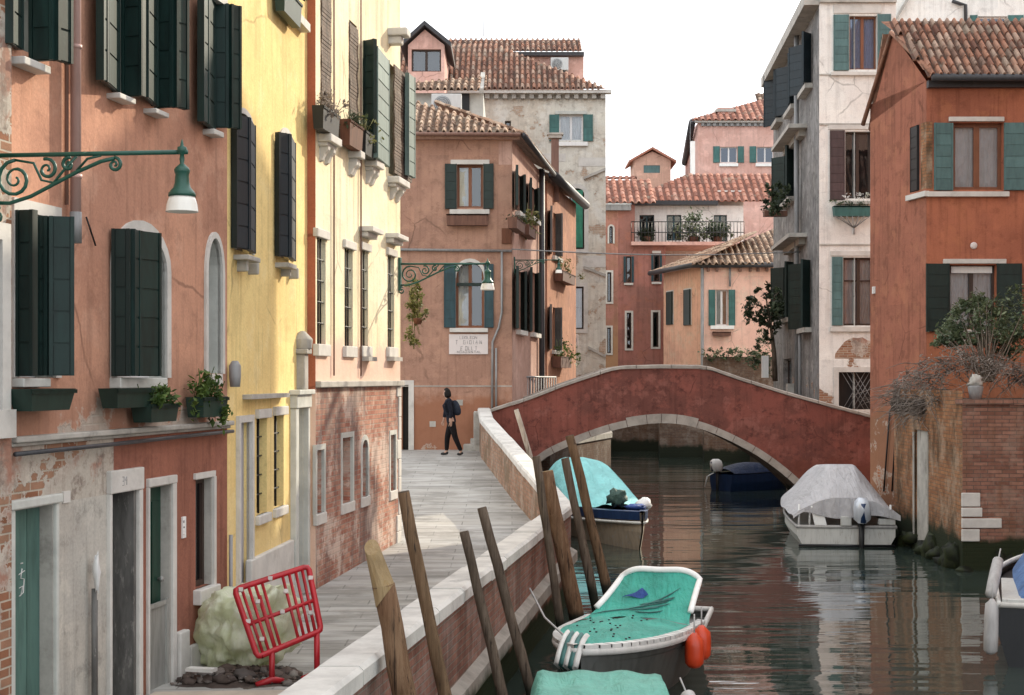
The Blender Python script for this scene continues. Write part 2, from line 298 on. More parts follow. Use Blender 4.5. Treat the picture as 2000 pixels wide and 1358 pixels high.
def film():
    n = N('pale_green_plastic'); p = n.pos()
    c = n.mix(n.rng(n.noise(p, 4, 6, .6), .38, .62), (.70, .74, .50), (.86, .88, .72)); c = n.mix(n.mth('MULTIPLY', n.rng(n.noise(p, 7, 6, .7), .55, .7), .5), c, (.42, .42, .22))
    bp = n.bump(n.noise(n.map(p, (1, 1, .45)), 9, 5, .6, 1.2), .5, .05); n.done(c, .28, bp, .5)
    tr = n.new('ShaderNodeBsdfTranslucent'); n.lk(c, tr.inputs[0]); ms = n.new('ShaderNodeMixShader'); ms.inputs[0].default_value = .35
    n.lk(n.b.outputs[0], ms.inputs[1]); n.lk(tr.outputs[0], ms.inputs[2]); n.lk(ms.outputs[0], n.out.inputs[0]); return n.m
M['bag'] = film()
M['redplastic'] = paint('red_plastic', (.40, .010, .018), .42, .25, spec=.45)
M['orangeplastic'] = paint('orange_plastic', (.62, .055, .012), .35, .2, spec=.5)
M['reflector'] = paint('white_reflector', (.75, .70, .66), .4, .1)
M['teal'] = cloth('teal_tarp', (.05, .37, .29), .3, .6, .3, .35)
M['tealpale'] = cloth('pale_teal_tarp', (.13, .40, .32), .2, .6, .25, .35)
M['aqua'] = cloth('aqua_tarp', (.25, .62, .62), .2, .6, .3, .35)
M['greytarp'] = cloth('grey_tarp', (.45, .44, .45), .12, .65, .3, .3)
M['bluetarp'] = cloth('blue_tarp', (.03, .08, .30), .3, .6, .4, .3)
M['navytarp'] = cloth('navy_tarp', (.006, .018, .06), .3, .6, .3, .3)
M['midblue'] = cloth('mid_blue_tarp', (.07, .16, .36), .3, .6, .3, .3)
M['greentarp'] = cloth('grey_green_tarp', (.05, .10, .085), .3, .6, .4, .3)
M['hullgrey'] = paint('dark_grey_hull', (.07, .075, .07), .4, .35)
M['hullwhite'] = paint('white_hull', (.55, .55, .52), .4, .15, worn=(.38, .36, .32))
M['hullblue'] = paint('blue_hull', (.012, .035, .10), .4, .3)
M['hullwood'] = paint('weathered_boat_wood', (.34, .28, .21), .6, .3, worn=(.28, .32, .33))
M['hullblack'] = paint('black_hull', (.010, .011, .013), .35, .3)
M['whiterub'] = paint('white_rubber', (.62, .61, .58), .5, .15)
M['greyrub'] = paint('grey_rubber', (.42, .41, .40), .6, .25)
M['silver'] = paint('silver_motor', (.62, .66, .72), .3, .15, spec=.6, metal=.2)
M['skin'] = paint('skin', (.50, .31, .23), .6, .1)
M['coat'] = cloth('black_coat', (.016, .018, .028), .3, .85, .3, .15)
M['coatblue'] = cloth('dark_blue_pack', (.025, .032, .05), .3, .8, .3, .2)
M['trousers'] = cloth('black_trousers', (.011, .009, .010), .3, .85, .3, .15)
M['hair'] = cloth('black_hair', (.010, .008, .008), .3, .6, .3, .2)
M['plaque'] = stone('plaque_stone', (.70, .64, .62), .08, dirtamt=.1)
M['ink'] = paint('grey_ink', (.40, .38, .38), .8, .2)
M['acunit'] = paint('white_ac_housing', (.62, .63, .62), .4, .1)
M['fan'] = paint('grey_fan_grille', (.25, .26, .27), .5, .2)

def water():
    n = N('canal_water'); p = n.pos()
    a = n.noise(n.map(p, (.30, 1.25, 1)), 1.05, 2, .5); b = n.noise(n.map(p, (.28, 1.7, 1)), 3.0, 3, .5); c = n.noise(n.map(p, (.5, 1.0, 1)), .34, 2, .5)
    h = n.mth('ADD', n.mth('MULTIPLY', a, 1.0), n.mth('MULTIPLY', b, .13))
    h = n.mth('MULTIPLY', h, n.rng(c, .3, .7, .35, 1.15))
    m = n.done((.028, .040, .034), .02, n.bump(h, .40, .075), .5)
    n.b.inputs['IOR'].default_value = 1.6
    return m
M['water'] = water()
def paving():
    n = N('grey_paving_slabs'); uv = n.uv(); p = n.pos()
    bc, bf = n.brick(n.map(uv, (1, 1, 1)), (.36, .345, .315), (.28, .27, .25), (.17, .162, .148), .85, .40, .010)
    c = n.mix(n.rng(n.noise(n.map(uv, (.5, 2.2, 1)), 1.6, 6, .65), .40, .68), bc, (.44, .43, .41))
    c = n.mix(n.mth('MULTIPLY', n.rng(n.noise(uv, .9, 7, .7), .48, .62), .6), c, (.20, .19, .17))
    c = n.mix(n.mth('MULTIPLY', n.rng(n.noise(n.map(uv, (.3, 3.0, 1)), 1.3, 7, .7), .5, .62), .5), c, (.13, .125, .115))
    return n.done(c, .82, n.bump(n.mth('SUBTRACT', n.noise(uv, 11, 5, .7), n.mth('MULTIPLY', bf, .7)), .4, .012), .25)
M['paving'] = paving()
M['earth'] = stone('earth', (.09, .075, .055), .3)
# ------------------------------------------------------------------ mesh builder
class MB:
    def __init__(s): s.v = []; s.f = []; s.mi = []; s.sm = []; s.r = []
    def add(s, vs, fs, m=0, smooth=False, r=None):
        o = len(s.v); s.v += [tuple(x) for x in vs]
        rr = random.random() if r is None else r
        for f in fs:
            s.f.append([i+o for i in f]); s.mi.append(m); s.sm.append(smooth); s.r.append(rr)
        return s
    def quad(s, a, b, c, d, m=0, r=None): return s.add([a, b, c, d], [(0, 1, 2, 3)], m, r=r)
    def par(s, o, a, b, c, m=0, r=None):      # parallelepiped from corner o with edges a,b,c
        o, a, b, c = V(o), V(a), V(b), V(c)
        if a.cross(b).dot(c) < 0: a, b = b, a
        vs = [o, o+a, o+a+b, o+b, o+c, o+a+c, o+a+b+c, o+b+c]
        return s.add(vs, [(3, 2, 1, 0), (4, 5, 6, 7), (0, 1, 5, 4), (1, 2, 6, 5), (2, 3, 7, 6), (3, 0, 4, 7)], m, r=r)
    def box(s, c, size, m=0, rz=0, r=None):
        x, y, z = size; R = Matrix.Rotation(rz, 3, 'Z')
        a, b, d = R@V((x, 0, 0)), R@V((0, y, 0)), V((0, 0, z))
        return s.par(V(c)-(a+b+d)/2, a, b, d, m, r)
    def tube(s, pts, rad, n=8, m=0, cap=True, smooth=True, flat=1.0):
        pts = [V(p) for p in pts]; k = len(pts)
        rads = rad if isinstance(rad, (list, tuple)) else [rad]*k
        vs = []; prev = None
        for i, p in enumerate(pts):
            t = (pts[min(i+1, k-1)]-pts[max(i-1, 0)])
            t = t.normalized() if t.length > 1e-9 else V((0, 0, 1))
            if prev is None:
                a = t.cross(V((0, 0, 1))) if abs(t.z) < .9 else t.cross(V((1, 0, 0)))
            else: a = prev-t*prev.dot(t)
            a.normalize(); prev = a; b = t.cross(a)
            for j in range(n):
                q = 2*PI*j/n; vs.append(p+(a*math.cos(q)+b*math.sin(q)*flat)*rads[i])
        fs = [(i*n+j, i*n+(j+1) % n, (i+1)*n+(j+1) % n, (i+1)*n+j) for i in range(k-1) for j in range(n)]
        if cap: fs += [tuple(range(n-1, -1, -1)), tuple((k-1)*n+j for j in range(n))]
        return s.add(vs, fs, m, smooth)
    def lathe(s, c, prof, n=14, m=0, axis=V((0, 0, 1))):   # prof: (radius, height)
        q = V((0, 0, 1)).rotation_difference(axis); vs = []
        for r, h in prof:
            for j in range(n): vs.append(V(c)+q@V((r*math.cos(2*PI*j/n), r*math.sin(2*PI*j/n), h)))
        k = len(prof)
        fs = [(i*n+j, i*n+(j+1) % n, (i+1)*n+(j+1) % n, (i+1)*n+j) for i in range(k-1) for j in range(n)]
        fs += [tuple(range(n-1, -1, -1)), tuple((k-1)*n+j for j in range(n))]
        return s.add(vs, fs, m, True)
    def grid(s, fn, nu, nv, m=0, smooth=True, closeu=False):
        vs = [fn(i/nu, j/nv) for j in range(nv+1) for i in range(nu+1)]
        fs = [(j*(nu+1)+i, j*(nu+1)+i+1, (j+1)*(nu+1)+i+1, (j+1)*(nu+1)+i) for j in range(nv) for i in range(nu)]
        return s.add(vs, fs, m, smooth)
    def blob(s, c, rad, nu=14, nv=9, amp=.2, fr=2., seed=0, m=0, r=None):
        c = V(c)
        def fn(a, b):
            th = 2*PI*a; ph = PI*(b-.5); d = V((math.cos(ph)*math.cos(th), math.cos(ph)*math.sin(th), math.sin(ph)))
            k = 1+amp*mnoise.noise(d*fr+V((seed*7.3, seed, 0)))*1.6
            return c+V((d.x*rad[0], d.y*rad[1], d.z*rad[2]))*k
        return s.grid(fn, nu, nv, m)
    def build(s, name, mats, parent=None, origin=None, bevel=0, seg=2):
        me = bpy.data.meshes.new(name)
        o = V(origin) if origin is not None else V((0, 0, 0))
        me.from_pydata([(x[0]-o.x, x[1]-o.y, x[2]-o.z) for x in s.v], [], s.f)
        mats = mats if isinstance(mats, (list, tuple)) else [mats]
        for m in mats: me.materials.append(M[m] if isinstance(m, str) else m)
        me.polygons.foreach_set('material_index', s.mi); me.polygons.foreach_set('use_smooth', s.sm)
        at = me.attributes.new('rnd', 'FLOAT', 'FACE'); at.data.foreach_set('value', s.r)
        uvl = me.uv_layers.new(name='UVMap'); co = []
        for p in me.polygons:
            nn = p.normal
            if abs(nn.z) > .72: t, w = V((1, 0, 0)), V((0, 1, 0))
            else: t = V((-nn.y, nn.x, 0)).normalized(); w = V((0, 0, 1))
            for li in p.loop_indices:
                q = V(s.v[me.loops[li].vertex_index]); co += [q.dot(t), q.dot(w)]
        uvl.data.foreach_set('uv', co)
        ob = bpy.data.objects.new(name, me); COL.objects.link(ob); ob.location = o
        if parent is not None: attach(ob, parent)
        if bevel:
            b = ob.modifiers.new('bevel', 'BEVEL'); b.width = bevel; b.segments = seg; b.limit_method = 'ANGLE'
        return ob
WORLD = {}
def wloc(o):
    l = V(o.location)
    return l if o.parent is None else l+wloc(o.parent)
def attach(ob, parent):            # only translations are used while building
    ob.location = V(ob.location)-wloc(parent); ob.parent = parent
def tag(o, label=None, cat=None, group=None, kind=None):
    if label: o['label'] = label
    if cat: o['category'] = cat
    if group: o['group'] = group
    if kind: o['kind'] = kind
    return o
def thing(name, label, cat, loc=(0, 0, 0), group=None, rz=0):
    o = bpy.data.objects.new(name, None); COL.objects.link(o); o.location = loc; o.empty_display_size = .2
    return tag(o, label, cat, group)
def struct(o): o['kind'] = 'structure'; return o
def dup(o, parent=None):
    c = o.copy(); COL.objects.link(c)
    if parent is not None: c.parent = parent
    for ch in list(o.children): dup(ch, c)
    return c

# ------------------------------------------------------------------ facades
class Fac:
    def __init__(s, p0, p1):
        s.o = V((p0[0], p0[1], 0)); d = V((p1[0]-p0[0], p1[1]-p0[1], 0)); s.L = d.length; s.u = d.normalized()
        s.n = V((s.u.y, -s.u.x, 0))
    def pt(s, u, z, d=0): return s.o+s.u*u+V((0, 0, z))+s.n*d
    def px(s, x, y, d=0):
        r = V(((x-CX)/F, 1, (HY-y)/F)); c = V((0, 0, EYE)); o = s.o+s.n*d
        t = (o-c).dot(s.n)/r.dot(s.n); q = c+r*t
        return (q-s.o).dot(s.u), q.z
    def ux(s, x, d=0): return s.px(x, HY, d)[0]
    def box(s, mb, u0, u1, z0, z1, d0, d1, m=0, r=None):
        return mb.par(s.pt(u0, z0, d0), s.u*(u1-u0), V((0, 0, z1-z0)), s.n*(d1-d0), m, r)
    def pbox(s, mb, x0, y0, x1, y1, d0=-.01, d1=.05, m=0, ref=0):
        "box whose front shows over pixels x0..x1, y0..y1 (heights read at x0 or x1)"
        u0, u1 = s.ux(x0, max(d0, 0) if s.n.x > .3 else d1), s.ux(x1, max(d0, 0) if s.n.x < -.3 else d1); rx = x1 if ref else x0
        return s.box(mb, u0, u1, s.px(rx, y1, d1)[1], s.px(rx, y0, d1)[1], d0, d1, m)
class Op:
    def __init__(s, u0, u1, z0, z1, rise=0, depth=.2, out=0): s.u0, s.u1, s.z0, s.z1, s.rise, s.depth = min(u0, u1), max(u0, u1), z0, z1, rise, depth
def arc(op, k, n=12):     # arch curve point k of n
    t = PI*(1-k/n); r = (op.u1-op.u0)/2
    return (op.u0+op.u1)/2+r*math.cos(t), op.z1-op.rise+op.rise*math.sin(t)
def wall(mb, fac, u0, u1, z0, z1, ops, m=0, d=0, mr=None):
    mr = m if mr is None else mr
    ops = [o for o in ops if o.u1 > u0 and o.u0 < u1 and o.z1 > z0 and o.z0 < z1]
    us = sorted({u0, u1} | {min(max(x, u0), u1) for o in ops for x in (o.u0, o.u1)})
    zs = sorted({z0, z1} | {min(max(x, z0), z1) for o in ops for x in (o.z0, o.z1)})
    for a, b in zip(us, us[1:]):
        for c, e in zip(zs, zs[1:]):
            if b-a < 1e-5 or e-c < 1e-5: continue
            um, zm = (a+b)/2, (c+e)/2
            if any(o.u0 < um < o.u1 and o.z0 < zm < o.z1 for o in ops): continue
            mb.quad(fac.pt(a, c, d), fac.pt(b, c, d), fac.pt(b, e, d), fac.pt(a, e, d), m, r=.5)
    for o in ops:
        a0, a1 = max(o.u0, u0), min(o.u1, u1); c0, c1 = max(o.z0, z0), min(o.z1, z1); zt = c1-o.rise; D = d-o.depth
        if o.u0 >= u0: mb.quad(fac.pt(a0, c0, d), fac.pt(a0, zt, d), fac.pt(a0, zt, D), fac.pt(a0, c0, D), mr, r=.5)
        if o.u1 <= u1: mb.quad(fac.pt(a1, c0, D), fac.pt(a1, zt, D), fac.pt(a1, zt, d), fac.pt(a1, c0, d), mr, r=.5)
        if o.z0 >= z0: mb.quad(fac.pt(a0, c0, d), fac.pt(a0, c0, D), fac.pt(a1, c0, D), fac.pt(a1, c0, d), mr, r=.5)
        if o.z1 <= z1:
            if o.rise:
                n = 12
                for k in range(n):
                    (ua, za), (ub, zb) = arc(o, k), arc(o, k+1)
                    mb.quad(fac.pt(ua, za, d), fac.pt(ub, zb, d), fac.pt(ub, c1, d), fac.pt(ua, c1, d), m, r=.5)
                    mb.quad(fac.pt(ua, za, D), fac.pt(ub, zb, D), fac.pt(ub, zb, d), fac.pt(ua, za, d), mr, r=.5)
            else: mb.quad(fac.pt(a0, c1, D), fac.pt(a0, c1, d), fac.pt(a1, c1, d), fac.pt(a1, c1, D), mr, r=.5)
def shell(mb, fac, u0, u1, z0, z1, depth, m=0, d0=0):
    "sides, back and a flat lid behind a front wall"
    f0, f1 = fac.pt(u0, 0, d0), fac.pt(u1, 0, d0); b0, b1 = fac.pt(u0, 0, -depth), fac.pt(u1, 0, -depth)
    up = lambda p, z: V((p.x, p.y, z))
    mb.quad(up(b0, z0), up(f0, z0), up(f0, z1), up(b0, z1), m); mb.quad(up(f1, z0), up(b1, z0), up(b1, z1), up(f1, z1), m)
    mb.quad(up(b1, z0), up(b0, z0), up(b0, z1), up(b1, z1), m); mb.quad(up(f0, z1), up(f1, z1), up(b1, z1), up(b0, z1), m)
def panel(mb, fac, A, B, z0, z1, th=.035, pitch=.24, m=0):
    "one shutter board panel whose plan runs from A=(u,d) to B=(u,d)"
    a, b = fac.pt(A[0], 0, A[1]), fac.pt(B[0], 0, B[1]); t = b-a; L = t.length; t.normalize(); q = V((-t.y, t.x, 0))
    up = V((0, 0, 1))
    mb.par(a+up*z0-q*th/2, t*L, q*th, up*(z1-z0), m, .5)
    k = max(2, round((z1-z0)/pitch)); h = (z1-z0)/k
    for i in range(k):
        for sgn in (-1, 1):
            mb.par(a+up*(z0+i*h+.009)+t*.035+q*(sgn*(th/2)), t*(L-.07), q*sgn*.009, up*(h-.018), m)
    for e in (0, L-.03):
        for sgn in (-1, 1): mb.par(a+up*z0+t*(e+.001)+q*(sgn*th/2), t*.028, q*sgn*.016, up*(z1-z0), m)
def shutter(fac, house, pts, ya, yb, mat, ref=0, zz=None):
    "bi-fold leaf: pts = [(pixel x, distance from wall)...]; top/bottom pixel rows read at point ref"
    mb = MB(); z1 = fac.px(pts[ref][0], ya, pts[ref][1])[1]; z0 = fac.px(pts[ref][0], yb, pts[ref][1])[1]
    if zz: z0, z1 = zz
    p = [(fac.ux(x, d), d) for x, d in pts]
    for a, b in zip(p, p[1:]): panel(mb, fac, a, b, z0, z1)
    return mb.build('shutter', mat, house)
def window(fac, house, op, frame='frame', nx=2, ny=1, curtain=None, glass='glass', room='room', sets=None, fw=.055, inner=.15, bar=.04):
    "casement set inside an opening: window > pane, curtain; returns the window object so that shutters and sills can hang on it"
    w, h = op.u1-op.u0, op.z1-op.z0; d1 = -inner; d0 = d1-.05; mb = MB()
    a0, a1, c0, c1 = op.u0+.002, op.u1-.002, op.z0+.002, op.z1-.002
    fac.box(mb, a0, a0+fw, c0, c1, d0, d1); fac.box(mb, a1-fw, a1, c0, c1, d0, d1)
    fac.box(mb, a0+fw, a1-fw, c0, c0+fw, d0, d1); fac.box(mb, a0+fw, a1-fw, c1-fw, c1, d0, d1)
    for i in range(1, nx):
        u = a0+(a1-a0)*i/nx; fac.box(mb, u-fw*.8, u+fw*.8, c0+fw, c1-fw, d0+.003, d1+.012)
    for j in range(1, ny):
        z = c0+(c1-c0)*(j/ny if ny > 2 else .66)
        fac.box(mb, a0+fw, a1-fw, z-bar/2, z+bar/2, d0+.005, d1+.004)
    wn = mb.build('window', frame, house)
    g = MB(); D = d0+.02
    g.quad(fac.pt(a0+fw*.5, c0+fw*.5, D), fac.pt(a1-fw*.5, c0+fw*.5, D), fac.pt(a1-fw*.5, c1-fw*.5, D), fac.pt(a0+fw*.5, c1-fw*.5, D)); g.build('pane', glass, wn)
    if curtain:
        cm = MB(); lo, hi = (curtain if isinstance(curtain, tuple) else (0, 1))
        ua, ub = a0+(a1-a0)*lo, a0+(a1-a0)*hi; n = 28
        cm.grid(lambda s, t: fac.pt(ua+(ub-ua)*s, c0+(c1-c0)*t, d0-.06+.014*math.sin(s*60)+.008*math.sin(s*23+t)), n*2, 2)
        cm.build('curtain', 'curtain', wn)
    r = MB(); Q = d0-.18; e = .0
    r.quad(fac.pt(a0, c0, Q), fac.pt(a1, c0, Q), fac.pt(a1, c1, Q), fac.pt(a0, c1, Q)); r.build('dark_interior', room, wn)
    return wn
def pxop(fac, x0, y0, x1, y1, rise=0, depth=.2, ref=0):
    rx = x1 if ref else x0
    return Op(fac.ux(x0), fac.ux(x1), fac.px(rx, y1)[1], fac.px(rx, y0)[1], rise, depth)
def sill(fac, parent, x0, y0, x1, y1, d1=.10, mat='stone', name='sill', d0=-.03, ref=0, bevel=.008):
    mb = MB(); fac.pbox(mb, x0, y0, x1, y1, d0, d1, 0, ref); return mb.build(name, mat, parent, bevel=bevel)
def lining(fac, parent, op, mat='stonedk', name='reveal_lining', th=.012, left=False):
    mb = MB(); d0, d1 = -op.depth+.004, -.002
    fac.box(mb, op.u1-th, op.u1-.001, op.z0+.001, op.z1-op.rise-.001, d0, d1)
    if left: fac.box(mb, op.u0+.001, op.u0+th, op.z0+.001, op.z1-op.rise-.001, d0, d1)
    if not op.rise: fac.box(mb, op.u0+th, op.u1-th, op.z1-th, op.z1-.001, d0, d1)
    return mb.build(name, mat, parent)
def surround(fac, parent, op, w=.10, d1=.025, mat='stone', sides=True, name='surround', bottom=False):
    mb = MB(); zt = op.z1-op.rise
    if sides:
        fac.box(mb, op.u0-w, op.u0, op.z0, zt, -.03, d1); fac.box(mb, op.u1, op.u1+w, op.z0, zt, -.03, d1)
    if op.rise:
        n = 12; sc_ = (op.u1-op.u0)/2
        for k in range(n):
            (ua, za), (ub, zb) = arc(op, k), arc(op, k+1); cx, cz = (op.u0+op.u1)/2, zt
            f = lambda u, z: (u+(u-cx)/sc_*w, z+(z-cz)/op.rise*w)
            a, b = (ua, za), (ub, zb); c, e = f(ub, zb), f(ua, za)
            vs = [fac.pt(*q, -.03) for q in (a, b, c, e)]+[fac.pt(*q, d1) for q in (a, b, c, e)]
            mb.add(vs, [(0, 1, 2, 3), (7, 6, 5, 4), (4, 5, 1, 0), (5, 6, 2, 1), (6, 7, 3, 2), (7, 4, 0, 3)])
    else: fac.box(mb, op.u0-w, op.u1+w, op.z1, op.z1+w, -.03, d1)
    if bottom: fac.box(mb, op.u0-w, op.u1+w, op.z0-w, op.z0, -.03, d1)
    return mb.build(name, mat, parent)
def flatshut(fac, wn, xa, ya, xb, yb, mat, d=(.03, .05), ref=0):
    "leaf folded flat on the wall over pixels xa..xb"
    return shutter(fac, wn, [(xa, d[0]), (xb, d[1])], ya, yb, mat, ref)
def roof(name, mat, parent, o, a, s, La, Ls, pitch=.22, course=.36, lo=None, hi=None, h=.075, seg=6):
    "barrel-tile slope: o corner, a along the eave, s up the slope; lo/hi clip the slope length at each a"
    mb = MB(); o, a, s = V(o), V(a).normalized(), V(s).normalized(); nrm = a.cross(s).normalized()
    if nrm.z < 0: nrm = -nrm
    prof = [(0, 0), (.38, 0), (.45, .55), (.57, .95), (.69, 1), (.82, .8), (.95, .3), (1, 0)]
    for i in range(int(math.ceil(La/pitch))):
        x0 = i*pitch; xm = min(x0+pitch/2, La); l0 = lo(xm) if lo else 0; l1 = hi(xm) if hi else Ls
        if l1-l0 < .05: continue
        j0 = int(l0/course); y = l0
        while y < l1-.02:
            y2 = min((int(y/course+1e-6)+1)*course, l1); jit = random.uniform(-.012, .012); jz = random.uniform(0, .012)
            if y2-y > .01:
                vs = []
                for yy, lift, k in ((y-.03, .028+jz, 1.0), (y2, jz, .92)):
                    for px_, hz in prof: vs.append(o+a*min(x0+px_*pitch+jit, La)+s*yy+nrm*(hz*h*k+lift*(.4+hz*.6)))
                m = len(prof); fs = [(q, q+1, m+q+1, m+q) for q in range(m-1)]
                tr_ = .08+.92*random.random(); mb.add(vs, fs[:1], 0, False, random.random()*.05); mb.add(vs, fs[1:], 0, False, tr_)
                mb.add([vs[q] for q in range(m)]+[vs[q]-nrm*.03 for q in range(m)], [(q, m+q, m+q+1, q+1) for q in range(m-1)], 0, False, mb.r[-1])
            y = y2 if y2 > y else y+course
    # solid deck under the tiles
    N_ = 24; vs = []
    for i in range(N_+1):
        x = La*i/N_; l0 = lo(min(x, La)) if lo else 0; l1 = hi(min(x, La)) if hi else Ls
        l1 = max(l1, l0); vs += [o+a*x+s*l0-nrm*.005, o+a*x+s*l1-nrm*.005]
    mb.add(vs, [(2*i, 2*i+2, 2*i+3, 2*i+1) for i in range(N_)], 0, False, .2)
    return mb.build(name, mat, parent)
def comb(mb, fac, u0, u1, z0, z1, pitch, duty, din, dout, m=0):
    "row of dentils as one connected strip"
    pts = []; u = u0
    while u < u1-pitch*.5:
        pts += [(u, din), (u, dout), (u+pitch*duty, dout), (u+pitch*duty, din)]; u += pitch
    vs = [fac.pt(a, z0, d) for a, d in pts]+[fac.pt(a, z1, d) for a, d in pts]; n = len(pts)
    fs = [(i, i+1, n+i+1, n+i) for i in range(n-1)]
    for i in range(0, n, 4): fs += [(i+3, i+2, i+1, i), (n+i, n+i+1, n+i+2, n+i+3)]
    return mb.add(vs, fs, m)
def leaves(mb, c, rad, n, size, m=0, up=.3, shell_=.35, seed=0, squash=.5):
    rnd = random.Random(seed); c = V(c)
    # gather the leaves in clumps so that the outline is uneven
    cl = []
    for _ in range(max(3, n//26)):
        d = V((rnd.gauss(0, 1), rnd.gauss(0, 1), rnd.gauss(0, 1))).normalized()*(rnd.random()**.45)
        cl.append((c+V((d.x*rad[0], d.y*rad[1], d.z*rad[2])), rnd.uniform(.16, .34)))
    for _ in range(n):
        q, k = rnd.choice(cl); e = V((rnd.gauss(0, 1), rnd.gauss(0, 1), rnd.gauss(0, 1)))*k
        p = q+V((e.x*rad[0], e.y*rad[1], e.z*rad[2]))*.75
        t = V((rnd.uniform(-1, 1), rnd.uniform(-1, 1), rnd.uniform(-.8, .8))).normalized(); b = t.cross(V((rnd.uniform(-1, 1), rnd.uniform(-1, 1), up*3))).normalized()
        s_ = size*rnd.choice((.45, .7, .9, 1.1, 1.5))*rnd.uniform(.8, 1.2)
        mb.add([p-t*s_, p-b*s_*squash, p+t*s_, p+b*s_*squash], [(0, 1, 2, 3)], m, False, rnd.random())
    return mb
def stems(mb, c0, pts, r=.008, m=0):
    for p in pts:
        mid = (V(c0)+V(p))/2+V((random.uniform(-.05, .05), random.uniform(-.05, .05), .04)); mb.tube([c0, mid, p], [r, r*.8, r*.4], 5, m)
# ================================================================== SETTING
def lerp(a, b, t): return a+(b-a)*t
def prof(tab, y):
    if y <= tab[0][0]: return tab[0][1]
    for (a, va), (b, vb) in zip(tab, tab[1:]):
        if y <= b: return lerp(va, vb, (y-a)/(b-a))
    return tab[-1][1]
GZ = [(3, .58), (14, .60), (19.5, .72), (24, .79), (30, 1.05), (36, 1.44), (40, 1.50)]
ground_z = lambda y: prof(GZ, y)
WALLX = [(2, -2.24), (9.6, -1.12), (23.3, .893), (36.4, -.50), (39.6, -.62)]    # canal side of the parapets
WT = .22                                                                          # parapet thickness
g = MB(); g.quad((-3000, -3000, -1.6), (3000, -3000, -1.6), (3000, 3000, -1.6), (-3000, 3000, -1.6)); struct(g.build('ground', 'earth'))
w = MB(); w.quad((-60, -40, 0), (120, -40, 0), (120, 160, 0), (-60, 160, 0)); struct(w.build('canal_water', 'water'))
pv = MB(); ys = [2+.5*i for i in range(92)]
for a, b in zip(ys, ys[1:]):
    for k in range(8):
        x = lambda y, k: lerp(-7.0, prof(WALLX, y)-.15, k/8)
        if b <= 40.05: pv.quad((x(a, k), a, ground_z(a)), (x(a, k+1), a, ground_z(a)), (x(b, k+1), b, ground_z(b)), (x(b, k), b, ground_z(b)))
struct(pv.build('pavement', 'paving'))
lb = MB(); lb.par((-60, -40, -1.6), (53, 0, 0), (0, 200, 0), (0, 0, 2.05)); struct(lb.build('left_bank_ground', 'earth'))
rb = MB(); rb.par((9.6, 33, -1.6), (60, 0, 0), (0, 60, 0), (0, 0, 2.3)); struct(rb.build('right_bank_ground', 'earth'))

# ================================================================== CANAL WALLS
def parapet(name, label, tab, ztop, yrange, ledge=True, inner='innerbrick'):
    y0, y1 = yrange; root = thing(name, label, 'canal wall', (prof(WALLX, y0), y0, 0))
    ny = max(2, int((y1-y0)/.6)); Y = [lerp(y0, y1, i/ny) for i in range(ny+1)]
    X = lambda y: prof(WALLX, y)
    ob, ib = MB(), MB()
    for a, b in zip(Y, Y[1:]):
        ob.quad((X(a), a, -1.3), (X(b), b, -1.3), (X(b), b, ztop(b)-.12), (X(a), a, ztop(a)-.12), r=.5)
        ib.quad((X(b)-WT, b, ground_z(b)-.3), (X(a)-WT, a, ground_z(a)-.3), (X(a)-WT, a, ztop(a)-.12), (X(b)-WT, b, ztop(b)-.12), r=.5)
    for yy, sg in ((y0, 1), (y1, -1)):
        q = [(X(yy)-WT, yy, -1.3), (X(yy), yy, -1.3), (X(yy), yy, ztop(yy)-.12), (X(yy)-WT, yy, ztop(yy)-.12)]
        ob.quad(*(q if sg > 0 else q[::-1]), r=.5)
    ob.build('brick_face', 'quaybrick', root); ib.build('inner_face', inner, root)
    cp = MB(); a = y0
    while a < y1-.02:      # coping blocks
        b = min(a+random.uniform(1.0, 1.6), y1)
        if y1-b < .4: b = y1
        e = .006; j = random.uniform(-.008, .008); za, zb = ztop(a)+j, ztop(b)+j; o_, i_ = .055, WT+.05; hh = .13
        pa, pb = a+e, b-e
        sec = lambda y, z: [(X(y)+o_, y, z-hh), (X(y)+o_, y, z-.03), (X(y)+o_-.03, y, z), (X(y)-i_+.03, y, z), (X(y)-i_, y, z-.03), (X(y)-i_, y, z-hh)]
        A, B = sec(pa, za), sec(pb, zb)
        cp.add(A+B, [(k, (k+1) % 6, 6+(k+1) % 6, 6+k) for k in range(6)]+[(5, 4, 3, 2, 1, 0), (6, 7, 8, 9, 10, 11)])
        a = b
    cp.build('coping', 'coping', root)
    if ledge:
        lg = MB()
        for a, b in zip(Y, Y[1:]):
            zl = lambda y: min(ground_z(y), .78)-.02
            pts = lambda y: [(X(y)-.02, y, zl(y)-.16), (X(y)+.10, y, zl(y)-.16), (X(y)+.10, y, zl(y)-.02), (X(y)-.02, y, zl(y)+.05)]
            A, B = pts(a), pts(b); lg.add(A+B, [(0, 1, 5, 4), (1, 2, 6, 5), (2, 3, 7, 6)])
        lg.build('ledge', 'ledge', root)
    return root
parapet('canal_parapet', 'low brick parapet with white stone coping along the near quay behind the mooring posts', WALLX, lambda y: 1.45, (4, 23.3))
parapet('canal_parapet', 'sunlit bright topped parapet that climbs to the left foot of the bridge', WALLX, lambda y: prof([(23.3, 1.45), (36.4, 2.45), (39.6, 2.62)], y), (23.32, 39.4), ledge=False)

